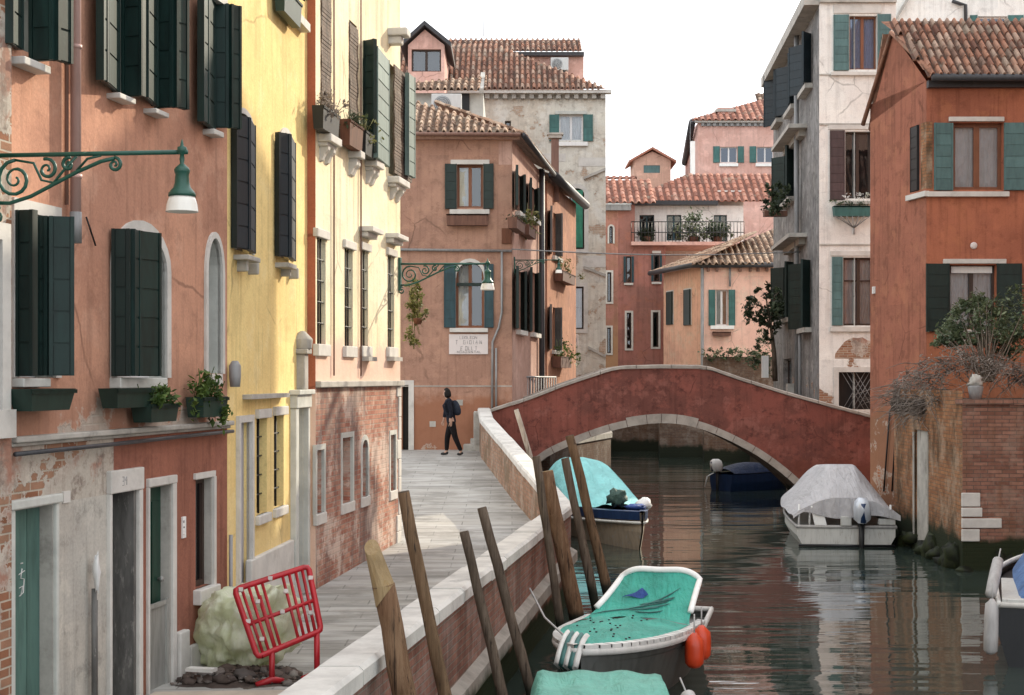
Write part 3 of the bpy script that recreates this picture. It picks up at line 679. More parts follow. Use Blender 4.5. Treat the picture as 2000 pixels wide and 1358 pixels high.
# ================================================================== PINK HOUSE
pf = Fac((-3.62, 11.02), (-2.837, 15.3))
H = thing('pink_house', 'pink plastered house with dark green shutters and peeling ground floor beside the street lamp', 'house', pf.pt(0, .6))
ops = []
CZ = 3.35-.452         # string course
U1 = Op(pf.ux(37), pf.ux(70), pf.px(37, 95)[1], pf.px(37, 95)[1]+1.6)
U2 = Op(pf.ux(226), pf.ux(248), pf.px(226, 176)[1], pf.px(226, 176)[1]+1.7)
U3 = Op(pf.ux(298), pf.ux(318), pf.px(298, 200)[1], pf.px(298, 200)[1]+1.7)
U4 = Op(pf.ux(404), pf.ux(428), pf.px(404, 238)[1], pf.px(415, 8)[1])
U5 = Op(pf.ux(404), pf.ux(430), pf.px(410, -12)[1], pf.px(410, -12)[1]+1.5)
L1 = pxop(pf, 34, 412, 104, 738); L2 = pxop(pf, 224, 440, 322, 738, rise=.32); L3 = pxop(pf, 403, 462, 431, 730, rise=.34)
G1 = Op(pf.ux(24), pf.ux(104), .55, pf.px(24, 996)[1], depth=.16)
G2 = Op(pf.ux(213), pf.ux(266), .55, pf.px(213, 965)[1], depth=.3)
G3 = Op(pf.ux(288), pf.ux(333), .55, pf.px(288, 952)[1], depth=.14)
G4 = pxop(pf, 382, 936, 413, 1152, depth=.09)
up = MB(); wall(up, pf, 0, pf.L, CZ, 9.4, [U1, U2, U3, U4, U5, L1, L2, L3], mr=1); shell(up, pf, 0, pf.L, .2, 9.4, 6.0)
up.build('wall', ['pink', 'greenwhite'], H)
us, ut = pf.ux(222), pf.ux(279)
pe = MB(); wall(pe, pf, 0, us, 2.4, CZ, [G1, G2]); pe.build('peeling_wall', 'peel', H)
lo = MB(); wall(lo, pf, 0, us, .3, 2.4, [G1, G2]); lo.build('lower_wall', 'greyplaster', H)
lo = MB(); wall(lo, pf, us, pf.L, .3, CZ, [G2, G3, G4]); lo.build('lower_wall', 'pinklow', H)
# string course and the pipe that runs under it
sc_ = MB(); pf.box(sc_, 0, pf.L, CZ-.01, CZ+.035, -.02, .08); pf.box(sc_, 0, pf.L, CZ-.04, CZ-.01, -.02, .04); sc_.build('string_course', 'stonedk', H, bevel=.01)
pp = MB(); pp.tube([pf.pt(.0, CZ-.09, .06), pf.pt(1.5, CZ-.085, .07), pf.pt(3.0, CZ-.075, .06), pf.pt(pf.L, CZ-.07, .06)], .018, 7); pp.build('cable_pipe', 'pipedk', H)
# upper windows
for o_, near, far, ya, yb, yn, sl_ in (
        (U1, [(17, .07), (38, .025)], [(60, .0), (107, .2), (137, .24)], None, 118, 84, (18, 96, 100, 112)),
        (U2, [(195, .13), (205, .12), (227, .025)], [(240, .0), (281, .2)], None, 188, 156, (208, 169, 266, 180)),
        (U3, [(283, .12), (303, .025)], [(304, .0), (340, .18), (365, .24)], None, 210, 190, (280, 200, 331, 210)),
        (U4, [(392, .12), (403, .10), (415, .025)], [(415, .0), (448, .16), (468, .22)], 16, 250, 237, (396, 241, 438, 252))):
    wn = window(pf, H, o_, 'framewhite', nx=1, curtain=(0, 1), inner=.12)
    z1 = o_.z1
    z0n = pf.px(near[0][0], yn, near[0][1])[1]; z0f = pf.px(far[1][0], yb, far[1][1])[1]
    shutter(pf, wn, near, 0, 0, 'shut', zz=(z0n, z1)); shutter(pf, wn, far, 0, 0, 'shut', zz=(z0f, z1))
    sill(pf, wn, *sl_, d1=.12)
sl5 = MB(); pf.box(sl5, pf.ux(409, .1), pf.ux(441, .1), U5.z0-.09, U5.z0, -.03, .12); w5 = window(pf, H, U5, 'framewhite', nx=1); sl5.build('sill', 'stone', w5)
# first-floor windows
w1 = window(pf, H, L1, 'framewhite', curtain=None); surround(pf, w1, L1, .09)
shutter(pf, w1, [(33, .02), (69, .17)], 411, 735, 'shutdk'); shutter(pf, w1, [(70, .005), (95, .10), (145, .26)], 424, 734, 'shut', ref=2)
sill(pf, w1, 22, 739, 100, 757, d1=.10, mat='greenwhite')
w2 = window(pf, H, L2, 'framewhite', curtain=None); surround(pf, w2, L2, .09)
shutter(pf, w2, [(219, .02), (255, .17)], 447, 735, 'shutdk'); shutter(pf, w2, [(256, .16), (268, .14), (310, .22)], 456, 735, 'shut', ref=2)
sill(pf, w2, 214, 738, 328, 759, d1=.10, mat='greenwhite')
w3 = window(pf, H, L3, 'framewhite', nx=1, glass='glassdk', room='roomgrey', inner=.17); surround(pf, w3, L3, .06)
sill(pf, w3, 398, 731, 436, 753, d1=.09)
# ground floor doors
d = MB(); pf.box(d, G1.u0+.003, G1.u1-.003, .5, G1.z1-.002, -.155, -.11)
for k in range(3): pf.box(d, G1.u0+.01+k*(G1.u1-G1.u0-.02)/3, G1.u0+(k+1)*(G1.u1-G1.u0-.02)/3, .52, G1.z1-.01, -.11, -.103)
gd = d.build('door', 'greendoor', H)
gr = MB(); zz0 = pf.px(37, 1165, -.1)[1]; ug = pf.ux(40, -.1)      # scratched white scrawl
for pts in ([(.02, .20), (.0, .13), (.05, .12), (.04, .02), (-.02, .0)], [(-.03, .16), (.06, .18)], [(-.02, .06), (.03, .07), (.0, .0)], [(.0, .24), (.035, .24)]):
    gr.tube([pf.pt(ug+a, zz0+b, -.099) for a, b in pts], .0045, 4)
gr.build('graffiti', 'whitepaint', gd)
fr = MB(); pf.box(fr, G1.u0-.07, G1.u0, .5, G1.z1, -.03, .03); pf.box(fr, G1.u1, G1.u1+.05, .5, G1.z1, -.03, .03); pf.box(fr, G1.u0-.09, G1.u1+.07, G1.z1, G1.z1+.07, -.03, .05)
fr.build('door_frame', 'greenwhite', gd, bevel=.012); lining(pf, gd, G1, 'stonedk')
d = MB(); pf.box(d, G2.u0+.003, G2.u1-.003, .5, G2.z1-.002, -.29, -.24); gd = d.build('door', 'black', H)
rv = MB(); pf.box(rv, G2.u1-.05, G2.u1-.002, .5, G2.z1-.005, -.24, .0); rv.build('door_reveal', 'greydoor', gd)
fr = MB(); pf.box(fr, G2.u0-.045, G2.u0, .5, G2.z1, -.03, .035); pf.box(fr, G2.u1, G2.u1+.075, .5, G2.z1, -.03, .035); pf.box(fr, G2.u0-.045, G2.u1+.075, G2.z1, G2.z1+.19, -.03, .045)
fr.build('door_frame', 'stone', gd, bevel=.01)
tx = MB()                                                              # faded painted number on the lintel
for k, seg in enumerate(([(0, .07), (.03, .07), (.03, .035), (.005, .035)], [(.03, .035), (.03, 0), (0, 0)], [(.07, .07), (.05, .04), (.09, .04)], [(.08, .07), (.08, 0)])):
    tx.tube([pf.pt(G2.u0+.16+a*1.0, G2.z1+.06+b, .046) for a, b in seg], .004, 4)
tx.build('house_number', 'ink', gd)
d = MB(); pf.box(d, G3.u0+.003, G3.u1-.003, .5, G3.z1-.002, -.135, -.09)
pf.box(d, G3.u0+.06, (G3.u0+G3.u1)/2-.03, .9, G3.z1-.15, -.09, -.08); pf.box(d, (G3.u0+G3.u1)/2+.03, G3.u1-.06, .9, G3.z1-.15, -.09, -.08); gd = d.build('door', 'darkgreendoor', H)
fr = MB(); pf.box(fr, G3.u0-.03, G3.u0, .5, G3.z1, -.03, .03); pf.box(fr, G3.u1, G3.u1+.085, .5, G3.z1, -.03, .03); pf.box(fr, G3.u0-.03, G3.u1+.085, G3.z1, G3.z1+.075, -.03, .035)
fr.build('door_frame', 'stone', gd, bevel=.008); lining(pf, gd, G3, 'stonedk')
hb = MB(); hb.lathe(pf.pt(G3.u1-.1, 1.55, -.085), [(.012, 0), (.012, .03), (.028, .035), (.02, .06)], 8, axis=pf.n); hb.build('handle', 'steel', gd)
fl = MB(); zt = pf.px(288, 1190, .03)[1]; pf.box(fl, G3.u0-.02, G3.u1-.012, .5, zt, -.06, -.03)
for u in (G3.u0-.02, G3.u1-.055): pf.box(fl, u, u+.043, .5, zt+.02, -.03, -.008)
pf.box(fl, G3.u0+.025, G3.u1-.057, zt-.03, zt+.01, -.03, -.012); fl.build('flood_barrier', 'steel', H)
wn = window(pf, H, G4, 'framedk', nx=1, glass='glassdk', inner=.07); lining(pf, wn, G4, 'stonedk')
surround(pf, wn, G4, .055, sides=False); mb = MB(); pf.box(mb, G4.u1, G4.u1+.06, G4.z0, G4.z1, -.03, .03); mb.build('surround', 'stone', wn)
mb = MB(); pf.box(mb, G4.u0-.06, G4.u1+.05, G4.z0-.14, G4.z0, -.03, .08); mb.build('sill', 'stone', wn, bevel=.01)
pl = MB(); pf.box(pl, G3.u1+.1, pf.ux(372, .06), .3, pf.px(345, 1240, .06)[1], -.02, .06); pl.build('plinth_stone', 'stone', H, bevel=.015)
pl = MB(); pf.box(pl, pf.ux(372, .04)+.02, pf.L-.02, .3, .86, -.02, .04); pl.build('plinth_stone', 'stone', H, bevel=.015)
# drainpipe
dp = MB(); ud = pf.ux(148, .09); zb = pf.px(150, 478, .09)[1]
dp.tube([pf.pt(ud, zb+.25, .09), pf.pt(ud, 9.3, .09)], .042, 12)
for z in (4.9, 5.9, 7.2): dp.tube([pf.pt(ud, z, .09), pf.pt(ud, z+.03, .09)], .05, 12)
dq = dp.build('drainpipe', 'pipe', H)
dp = MB(); dp.tube([pf.pt(ud, zb+.01, .09), pf.pt(ud, zb+.25, .09)], .047, 12); dp.build('pipe_shoe', 'pipegrey', dq)
dp = MB(); dp.tube([pf.pt(pf.ux(130, .03), pf.px(130, 400, .03)[1], .03), pf.pt(pf.ux(130, .03), 9.3, .03)], .016, 6); dp.build('conduit', 'pipebrown', H)
dp = MB(); dp.tube([pf.pt(pf.ux(164), pf.px(164, 424)[1], .02), pf.pt(pf.ux(180), pf.px(180, 480)[1], .03)], .008, 5); dp.build('cable', 'black', H)
dp = MB(); ug = pf.ux(184, .05); zt = pf.px(184, 1150, .05)[1]; dp.tube([pf.pt(ug, .55, .05), pf.pt(ug, zt, .05)], .022, 8); dp.tube([pf.pt(ug+.06, .55, .04), pf.pt(ug+.06, zt-.1, .04)], .012, 6); dp.build('gas_pipe', 'greydoor', H)
mb = MB(); mb.blob(pf.pt(pf.ux(189, .08), pf.px(189, 1118, .08)[1], .08), (.03, .04, .13), 10, 8, .5, 3, 4); tag(mb.build('plastic_bag', 'whitepaint', origin=pf.pt(pf.ux(189), 1.4, .08)), 'small white plastic bag hanging on a rusty pipe by the open doorway', 'bag')
mb = MB(); pf.pbox(mb, 121, 961, 138, 984, -.01, .015); tag(mb.build('wall_plate', 'stone', origin=pf.pt(pf.ux(130), 2.5)), 'small square white plate on the grey plaster beside the green door', 'plate')
it = thing('intercom', 'narrow white intercom panel with buttons between two doorways', 'intercom', pf.pt(pf.ux(359), pf.px(359, 1050)[1]))
mb = MB(); pf.pbox(mb, 354, 1011, 364, 1053, -.01, .02); mb.build('plate', 'whitepaint', it, bevel=.004)
for k in range(3):
    mb = MB(); zz = pf.px(359, 1030+k*7, .02)[1]; mb.lathe(pf.pt(pf.ux(359, .02), zz, .018), [(.008, 0), (.008, .008)], 8, axis=pf.n); mb.build('button', 'reflector' if k else 'black', it)
mb = MB(); mb.lathe(pf.pt(pf.ux(359, .02), pf.px(359, 1019, .02)[1], .018), [(.014, 0), (.014, .006)], 10, axis=pf.n); mb.build('speaker', 'ink', it)

# planters below the windows
def planter(fac, x0, y0, x1, y1, d0, d1, label, plant=None, seed=0, mat='planter', group=None, taper=.03, hgt=.16, n=420, size=.028, low=False):
    u0, u1 = fac.ux(x0, d1), fac.ux(x1, d1); z1, z0 = fac.px(x0, y0, d1)[1], fac.px(x0, y1, d1)[1]
    c = fac.pt((u0+u1)/2, z0, (d0+d1)/2); t = thing('planter', label, 'planter', c, group)
    mb = MB(); T = .014
    def ring(z, k): return [fac.pt(u0+k, z, d0+k*.5), fac.pt(u1-k, z, d0+k*.5), fac.pt(u1-k, z, d1-k*.5), fac.pt(u0+k, z, d1-k*.5)]
    A, B = ring(z0, taper), ring(z1, 0); C, D = ring(z1, T), ring(z1-.05, T+.01)
    mb.add(A+B+C+D, [(3, 2, 1, 0)]+[(4*q+k, 4*q+(k+1) % 4, 4*q+4+(k+1) % 4, 4*q+4+k) for q in range(3) for k in range(4)])
    for k in range(2): fac.box(mb, u0-.008, u1+.008, z1-.035+k*.001, z1-.006, d1-.004, d1+.010)
    mb.build('box', mat, t)
    mb = MB(); s_ = ring(z1-.03, T+.008); mb.quad(*s_); mb.build('soil', 'soil', t)
    if plant:
        mb = MB(); cu = fac.pt((u0+u1)/2, z1+hgt*.35, (d0+d1)/2)
        for k in range(5):
            q = fac.pt(u0+(u1-u0)*(k+.5)/5, z1+hgt*random.uniform(.0, .45)-(.10 if low and k > 2 else 0), (d0+d1)/2+random.uniform(0, .06))
            leaves(mb, q, ((u1-u0)*.18, .13, hgt*.8), n//5, size, seed=seed*9+k)
            for _ in range(5): mb.tube([fac.pt(u0+(u1-u0)*(k+.5)/5, z1-.04, (d0+d1)/2), q+V((random.uniform(-.1, .1), random.uniform(-.1, .1), random.uniform(0, hgt)))], .004, 4)
        mb.build('plant', plant, t)
    return t
planter(pf, 62, 760, 148, 804, .05, .24, 'empty dark green flower box under the leftmost first floor window', taper=.05)
planter(pf, 230, 759, 302, 798, .05, .22, 'empty dark green flower box under the arched shuttered window', taper=.04)
planter(pf, 296, 790, 350, 826, .05, .24, 'dark flower box with low bright green plants left of the bushier one', 'leaf', 1, n=700, hgt=.15)
planter(pf, 398, 776, 446, 816, .04, .22, 'dark flower box with a tall bushy plant at the end of the pink house', 'leaf', 2, n=900, hgt=.24, low=True)

# ================================================================== NEIGHBOUR HOUSE at the left edge
nf = Fac((-4.62, 5.5), (-3.63, 11.0))
H = thing('corner_house', 'sliver of a pale stone house at the left edge of the picture', 'house', nf.pt(nf.L, .6))
wo = Op(nf.L-.9, nf.L-.2, nf.px(4, 800, .05)[1], nf.px(4, 470, .05)[1])
mb = MB(); wall(mb, nf, 0, nf.L, .2, 9.6, [wo], d=.05); shell(mb, nf, 0, nf.L, .2, 9.6, 6, d0=.05); mb.build('wall', 'peel', H)
wn = window(nf, H, wo, 'framewhite', inner=.1); surround(nf, wn, wo, .12, .09); mb = MB(); nf.box(mb, wo.u0-.15, wo.u1+.14, wo.z0-.2, wo.z0, -.0, .12); mb.build('sill', 'stone', wn)

# ================================================================== YELLOW HOUSE
yf = Fac((-2.837, 15.3), (-2.56, 19.2))
H = thing('yellow_house', 'bright yellow house with dark shutters between the pink and the cream houses', 'house', yf.pt(0, .62))
Y1 = pxop(yf, 459, 212, 492, 487, rise=.15); Y2 = pxop(yf, 546, 252, 570, 502, rise=.15)
YT = Op(yf.ux(560), yf.ux(584), yf.px(560, 18)[1], yf.px(560, 18)[1]+1.4)
YD = Op(yf.ux(464), yf.ux(487), .5, yf.px(464, 826)[1], depth=.12)
YA = pxop(yf, 501, 818, 521, 1008, depth=.12); YB = pxop(yf, 535, 812, 554, 994, depth=.12)
YS = Op(yf.ux(573), yf.ux(592), .5, yf.px(576, 797)[1], depth=.25)
mb = MB(); wall(mb, yf, 0, yf.L, .3, 9.8, [Y1, Y2, YT, YD, YA, YB, YS]); shell(mb, yf, 0, yf.L, .3, 9.8, 6); mb.build('wall', 'yellow', H)
for o_, lf, ya, yb, sl_, mt in ((Y1, [(457, .04), (484, .12), (494, .05)], 222, 484, (456, 487, 509, 497), 'shutnavy'), (Y2, [(541, .04), (564, .14), (573, .05)], 258, 500, (537, 503, 580, 513), 'shutnavy')):
    wn = window(yf, H, o_, 'framedk', inner=.1); surround(yf, wn, o_, .06, .02); shutter(yf, wn, lf, ya, yb, mt, ref=0); sill(yf, wn, *sl_, d1=.16, mat='stonedk')
    for k in (.15, .8):
        b = MB(); q = o_.u0+(o_.u1-o_.u0)*k; yf.box(b, q-.03, q+.03, o_.z0-.22, o_.z0-.09, -.02, .11); b.build('bracket', 'stonedk', wn, bevel=.015)
wn = window(yf, H, YT, 'framedk'); mb = MB(); yf.box(mb, YT.u0-.1, YT.u1+.1, YT.z0-.1, YT.z0, -.03, .12); mb.build('sill', 'stone', wn)
planter(yf, 557, -30, 590, 20, .03, .16, 'dark flower box at the top edge on the yellow house', 'leafdk', 5, n=200)
d = MB(); yf.box(d, YD.u0+.002, YD.u1-.002, .5, YD.z1-.002, -.11, -.06); gd = d.build('door', 'lilacdoor', H)
surround(yf, gd, YD, .07, .04, name='door_frame')
for o_ in (YA, YB):
    wn = window(yf, H, o_, 'framedk', nx=1, glass='glassdk', inner=.09)
    for zz in (o_.z0-.10, o_.z1): b = MB(); yf.box(b, o_.u0-.06, o_.u1+.06, zz, zz+.10, -.03, .05); b.build('sill' if zz < o_.z0 else 'lintel', 'stone', wn, bevel=.01)
    b = MB()
    for k in (.3, .7): q = o_.u0+(o_.u1-o_.u0)*k; b.tube([yf.pt(q, o_.z0, -.06), yf.pt(q, o_.z1, -.06)], .011, 6)
    for k in range(1, 5): zz = o_.z0+(o_.z1-o_.z0)*k/5; b.tube([yf.pt(o_.u0, zz, -.06), yf.pt(o_.u1, zz, -.06)], .009, 6)
    b.build('iron_bars', 'ironblack', wn)
d = MB(); yf.box(d, YS.u0+.002, YS.u1-.002, .5, YS.z1-.002, -.24, -.19); gd = d.build('door', 'greydoor', H); lining(yf, gd, YS, 'greenwhite')
mb = MB(); yf.box(mb, YS.u0-.16, YS.u0, .5, YS.z1, -.03, .07); yf.box(mb, YS.u1, YS.u1+.10, .5, YS.z1, -.03, .07); yf.box(mb, YS.u0-.18, YS.u1+.11, YS.z1, YS.z1+.16, -.03, .09); yf.box(mb, YS.u0-.22, YS.u1+.12, YS.z1+.16, YS.z1+.22, -.03, .13)
mb.build('door_frame', 'greenwhite', gd, bevel=.01)
mb = MB(); q = (YS.u0+YS.u1)/2; zt = yf.px(588, 645, .1)[1]
yf.box(mb, q-.10, q+.12, YS.z1+.22, zt-.28, -.02, .10); yf.box(mb, q-.14, q+.15, zt-.28, zt-.22, -.02, .14); mb.tube([yf.pt(q, zt-.22, .05), yf.pt(q, zt-.1, .05), yf.pt(q, zt, .05)], [.12, .13, .03], 10)
mb.build('stone_finial', 'stonedk', H, bevel=.012)
mb = MB(); yf.box(mb, yf.ux(492, .1), yf.ux(566, .1), yf.px(492, 780, .1)[1], yf.px(492, 771, .1)[1], -.02, .10); mb.build('string_course', 'stonedk', H)
mb = MB(); yf.box(mb, yf.ux(492, .05), YS.u0-.17, .3, yf.px(500, 1098, .05)[1]+.04, -.02, .05); mb.build('plinth', 'stone', H, bevel=.015)
mb = MB(); q = yf.ux(459, .08); z0, z1 = yf.px(459, 756, .08)[1], yf.px(459, 705, .08)[1]
mb.tube([yf.pt(q, z0, .08), yf.pt(q, z0+.1, .08), yf.pt(q, z1-.05, .08), yf.pt(q, z1, .08)], [.05, .06, .06, .03], 10); mb.build('vent_pipe', 'pipegrey', H)
mb = MB(); q = yf.ux(451, .06); mb.tube([yf.pt(q, .55, .06), yf.pt(q, yf.px(451, 1045, .06)[1], .06)], .02, 7); mb.build('conduit', 'pipegrey', H)

# ================================================================== CREAM HOUSE
cf = Fac((-2.455, 19.2), (-1.76, 24.2))
H = thing('cream_house', 'cream house with peeling brick base and roller blinds, sunlit at its far corner', 'house', cf.pt(0, .72))
CB = 3.35-.06
rows = []
c = {}
for k, (x0, y0, x1, y1) in dict(a=(619, 463, 636, 672), b=(673, 484, 689, 676), c=(706, 488, 719, 676), d=(757, 498, 770, 678)).items(): c[k] = pxop(cf, x0, y0, x1, y1, depth=.11)
t = {}
for k, (x0, y0, x1, y1) in dict(a=(627, -40, 644, 245), b=(682, 38, 697, 280), c=(716, 86, 736, 290), d=(759, 122, 792, 338)).items(): t[k] = pxop(cf, x0, y0, x1, y1, depth=.2)
BW = pxop(cf, 668, 856, 688, 985, depth=.16); BV = pxop(cf, 707, 860, 718, 972, rise=.12, depth=.14); BU = pxop(cf, 618, 880, 632, 1005, depth=.14); BT = pxop(cf, 762, 850, 772, 960, depth=.12)
mb = MB(); wall(mb, cf, 0, cf.L, CB, 11.0, list(c.values())+list(t.values())); shell(mb, cf, 0, cf.L, .3, 11.0, 7); mb.build('wall', 'cream', H)
mb = MB(); wall(mb, cf, 0, cf.L, .3, CB, [BW, BV, BU, BT]); mb.build('brick_base', 'creamlow', H)
mb = MB(); e = cf.pt(0, 0, 0); e2 = cf.pt(0, 0, -.45); mb.quad((e2.x, e2.y-.012, 3.2), (e.x, e.y-.012, 3.2), (e.x, e.y-.012, 11), (e2.x, e2.y-.012, 11)); mb.build('red_return', 'redstrip', H)
mb = MB(); cf.box(mb, 0, cf.L+.02, CB-.05, CB+.03, -.02, .07); mb.build('string_course', 'stonedk', H, bevel=.01)
mb = MB(); q = cf.L
zz = .6
while zz < CB-.1:
    hh = random.uniform(.22, .36); cf.box(mb, q-random.choice((.16, .28)), q+.015, zz, min(zz+hh, CB-.06), -.02, .018); zz += hh+.008
mb.build('corner_quoins', 'stone', H, bevel=.01)
for k, o_ in c.items():
    wn = window(cf, H, o_, 'framedk', nx=2, ny=3, glass='glassdk', inner=.085)
    b = MB(); cf.box(b, o_.u0-.09, o_.u1+.09, o_.z0-.15, o_.z0, -.03, .05); b.build('sill', 'stone', wn, bevel=.01)
    b = MB(); cf.box(b, o_.u0-.09, o_.u1+.09, o_.z1, o_.z1+.11, -.03, .04)
    if k in 'cd': cf.box(b, o_.u0-.14, o_.u1+.14, o_.z1+.25, o_.z1+.32, -.03, .20); cf.box(b, o_.u0-.10, o_.u1+.10, o_.z1+.18, o_.z1+.25, -.03, .12)
    b.build('lintel', 'stone', wn, bevel=.01)
    if k in 'cd': b = MB(); cf.box(b, o_.u0-.06, o_.u1+.06, o_.z0-.21, o_.z0-.15, -.03, .12); b.build('sill_moulding', 'stonedk', wn)
    b = MB()
    for j in range(1, 5): z = o_.z0+(o_.z1-o_.z0)*j/5; b.tube([cf.pt(o_.u0, z, -.03), cf.pt(o_.u1, z, -.03)], .012, 6)
    for j in (.33, .66): q = o_.u0+(o_.u1-o_.u0)*j; b.tube([cf.pt(q, o_.z0, -.03), cf.pt(q, o_.z1, -.03)], .012, 6)
    b.build('iron_bars', 'ironblack', wn)
for o_ in (BW, BV, BU, BT):
    b = MB()
    b.quad(cf.pt(o_.u0, o_.z0, -.13+(.01 if o_ is BT else 0)), cf.pt(o_.u1, o_.z0, -.13+(.01 if o_ is BT else 0)), cf.pt(o_.u1, o_.z1, -.13+(.01 if o_ is BT else 0)), cf.pt(o_.u0, o_.z1, -.13+(.01 if o_ is BT else 0)))
    wn = b.build('blocked_window', 'greyplaster' if o_ in (BW, BU) else 'roomgrey', H); surround(cf, wn, o_, .07, .012, mat='greenwhite')
    b = MB(); cf.box(b, o_.u0-.07, o_.u1+.07, o_.z0-.14, o_.z0, -.03, .03); b.build('sill', 'stone', wn, bevel=.01)
for k, o_ in t.items():
    wn = window(cf, H, o_, 'framedk', nx=1, glass='glassdk', inner=.16)
    if k in 'abd':      # roller blind of thin wooden slats, hung just outside the wall
        b = MB(); n_ = int((o_.z1-o_.z0)/.05); dd = .10 if k == 'd' else .015
        for j in range(n_): z = o_.z0+(.0 if k == 'd' else .25)+j*.05; 
        n_ = int((o_.z1-o_.z0)/.05)
        for j in range(n_):
            z = o_.z0+j*.05
            if z+.045 > o_.z1: break
            cf.box(b, o_.u0-.02, o_.u1+.02, z, z+.044, dd-.02+.006*math.sin(j*.9), dd+.006*math.sin(j*.9), 0, random.random())
        b.build('wooden_blind', 'blind', wn)
    if k == 'c':
        shutter(cf, wn, [(712, .02), (733, .20)], 80, 300, 'shut'); shutter(cf, wn, [(734, .20), (757, .15)], 90, 308, 'shutlit')
    if k == 'd': shutter(cf, wn, [(795, .16), (808, .18)], 142, 342, 'shutlit')
    # jutting sill on brackets
    xs = dict(a=(620, 667, 251), b=(680, 712, 285), c=(712, 750, 302), d=(757, 800, 336))[k]
    b = MB(); u0, u1 = cf.ux(xs[0], .0), cf.ux(xs[1], .17); z = cf.px(xs[0], xs[2], .1)[1]
    cf.box(b, u0, u1, z-.10, z, -.03, .18); cf.box(b, u0+.04, u1-.04, z-.15, z-.10, -.03, .12); b.build('sill', 'stone', wn, bevel=.012)
    for f_ in (.25, .75):
        b = MB(); q = u0+(u1-u0)*f_
        pr = [(-.02, z-.15), (.12, z-.15), (.115, z-.19), (.07, z-.24), (.035, z-.32), (-.02, z-.35)]
        vs = [cf.pt(q-.05, zz, dd) for dd, zz in pr]+[cf.pt(q+.05, zz, dd) for dd, zz in pr]; m_ = len(pr)
        b.add(vs, [tuple(range(m_)), tuple(range(2*m_-1, m_-1, -1))]+[(j, m_+j, m_+(j+1) % m_, (j+1) % m_) for j in range(m_)]); b.build('bracket', 'stone', wn)
mb = MB()
for x, y, x1 in ((757, 18, 796),): u0, u1 = cf.ux(x, .0), cf.ux(x1, .25); z = cf.px(x, y, .25)[1]; cf.box(mb, u0, u1, z-.12, z, -.03, .3); cf.box(mb, u0+.05, u1-.05, z-.24, z-.12, -.03, .2)
mb.build('cornice_block', 'stone', H, bevel=.02)
mb = MB()
for u in (cf.ux(648), cf.ux(701)): mb.tube([cf.pt(u, CB+.1, .03), cf.pt(u, 10.9, .03)], .012, 6)
mb.build('wall_cable', 'pipebrown', H)
# iron balconettes with pots
planter(cf, 632, 205, 664, 250, .03, .18, 'dark iron window box with withered plants on the upper cream house sill, left one', 'leafdry', 7, mat='ironblack', n=260, hgt=.2)
planter(cf, 684, 232, 710, 282, .03, .18, 'rusty window box with thin plants between the wooden blind and the grey green shutter', 'leafdk', 8, mat='rustiron', n=200, hgt=.14)
planter(cf, 715, 254, 742, 300, .03, .18, 'dark window box with pale leaves below the grey green shutter', 'leafyel', 9, mat='ironblack', n=200, hgt=.2)
# ================================================================== BROWN CORNER HOUSE
bf = Fac((-4.2, 40), (0.0, 40)); bs = Fac((0.0, 40), (1.03, 47.6))
H = thing('corner_house', 'brown orange corner house with arched window and stone plaque behind the walking person', 'house', (-1.5, 40, 1.4))
B1 = pxop(bf, 893, 322, 943, 406); B2 = pxop(bf, 891, 512, 945, 640, rise=.42, depth=.22); BD = pxop(bf, 786, 752, 798, 889, depth=.3); BD.z0 = 1.35
S_ = {k: pxop(bs, *v) for k, v in dict(a=(1009, 338, 1017, 414), b=(1036, 362, 1045, 424), c=(1010, 528, 1019, 645), d=(1037, 530, 1046, 650)).items()}
ze = bf.px(1000, 272)[1]
mb = MB(); wall(mb, bf, 0, bf.L, -.4, ze, [B1, B2, BD]); shell(mb, bf, 0, bf.L-.01, -.4, ze, 7.5); mb.build('wall', 'brown', H)
mb = MB(); wall(mb, bs, 0.001, bs.L, -.6, ze, list(S_.values()), d=.004); mb.build('side_wall', 'brownside', H)
mb = MB(); bf.box(mb, bf.ux(974), bf.L+.0, bf.px(1000, 322)[1], ze-.06, -.01, .006); mb.build('paint_patch', 'brownside', H)
w1 = window(bf, H, B1, 'frame', curtain=(0, .45), room='room')
flatshut(bf, w1, 869, 320, 892, 408, 'shutdk', (.05, .03)); flatshut(bf, w1, 944, 320, 964, 408, 'shutdk')
sill(bf, w1, 880, 312, 956, 321, .06, name='lintel'); sill(bf, w1, 878, 409, 956, 418, .1)
w2 = window(bf, H, B2, 'frame', ny=1, curtain=(0, .5), room='room')
flatshut(bf, w2, 867, 516, 890, 640, 'shutblue', (.05, .03)); flatshut(bf, w2, 946, 516, 964, 640, 'shutblue')
surround(bf, w2, B2, .09, .03, 'stone', sides=False, name='arch_stone'); sill(bf, w2, 878, 641, 953, 649, .1)
b = MB(); z = bf.px(891, 556)[1]; bf.box(b, B2.u0+.01, B2.u1-.01, z-.03, z+.05, -.16, -.10); b.build('transom', 'shut', w2)
d = MB(); bf.box(d, BD.u0+.005, BD.u1-.005, 1.3, BD.z1-.005, -.28, -.22); gd = d.build('door', 'black', H)
b = MB(); bf.box(b, BD.u1, BD.u1+.14, 1.3, BD.z1+.12, -.03, .04); bf.box(b, BD.u0-.2, BD.u1, BD.z1, BD.z1+.12, -.03, .04); b.build('door_frame', 'stone', gd)
b = MB(); z = bf.px(900, 487)[1]; b.tube([bf.pt(0, z, .06), bf.pt(bf.L, z-.05, .06)], .035, 8); b.build('wall_pipe', 'pipegrey', H)
b = MB(); q = lambda x, y: bf.pt(bf.ux(x, .06), bf.px(x, y, .06)[1], .06); b.tube([q(980, 492), q(980, 610), q(974, 640), q(962, 668), q(961, 800)], .03, 7); b.tube([q(969, 680), q(969, 805)], .028, 7); b.build('drainpipe', 'pipegrey', H)
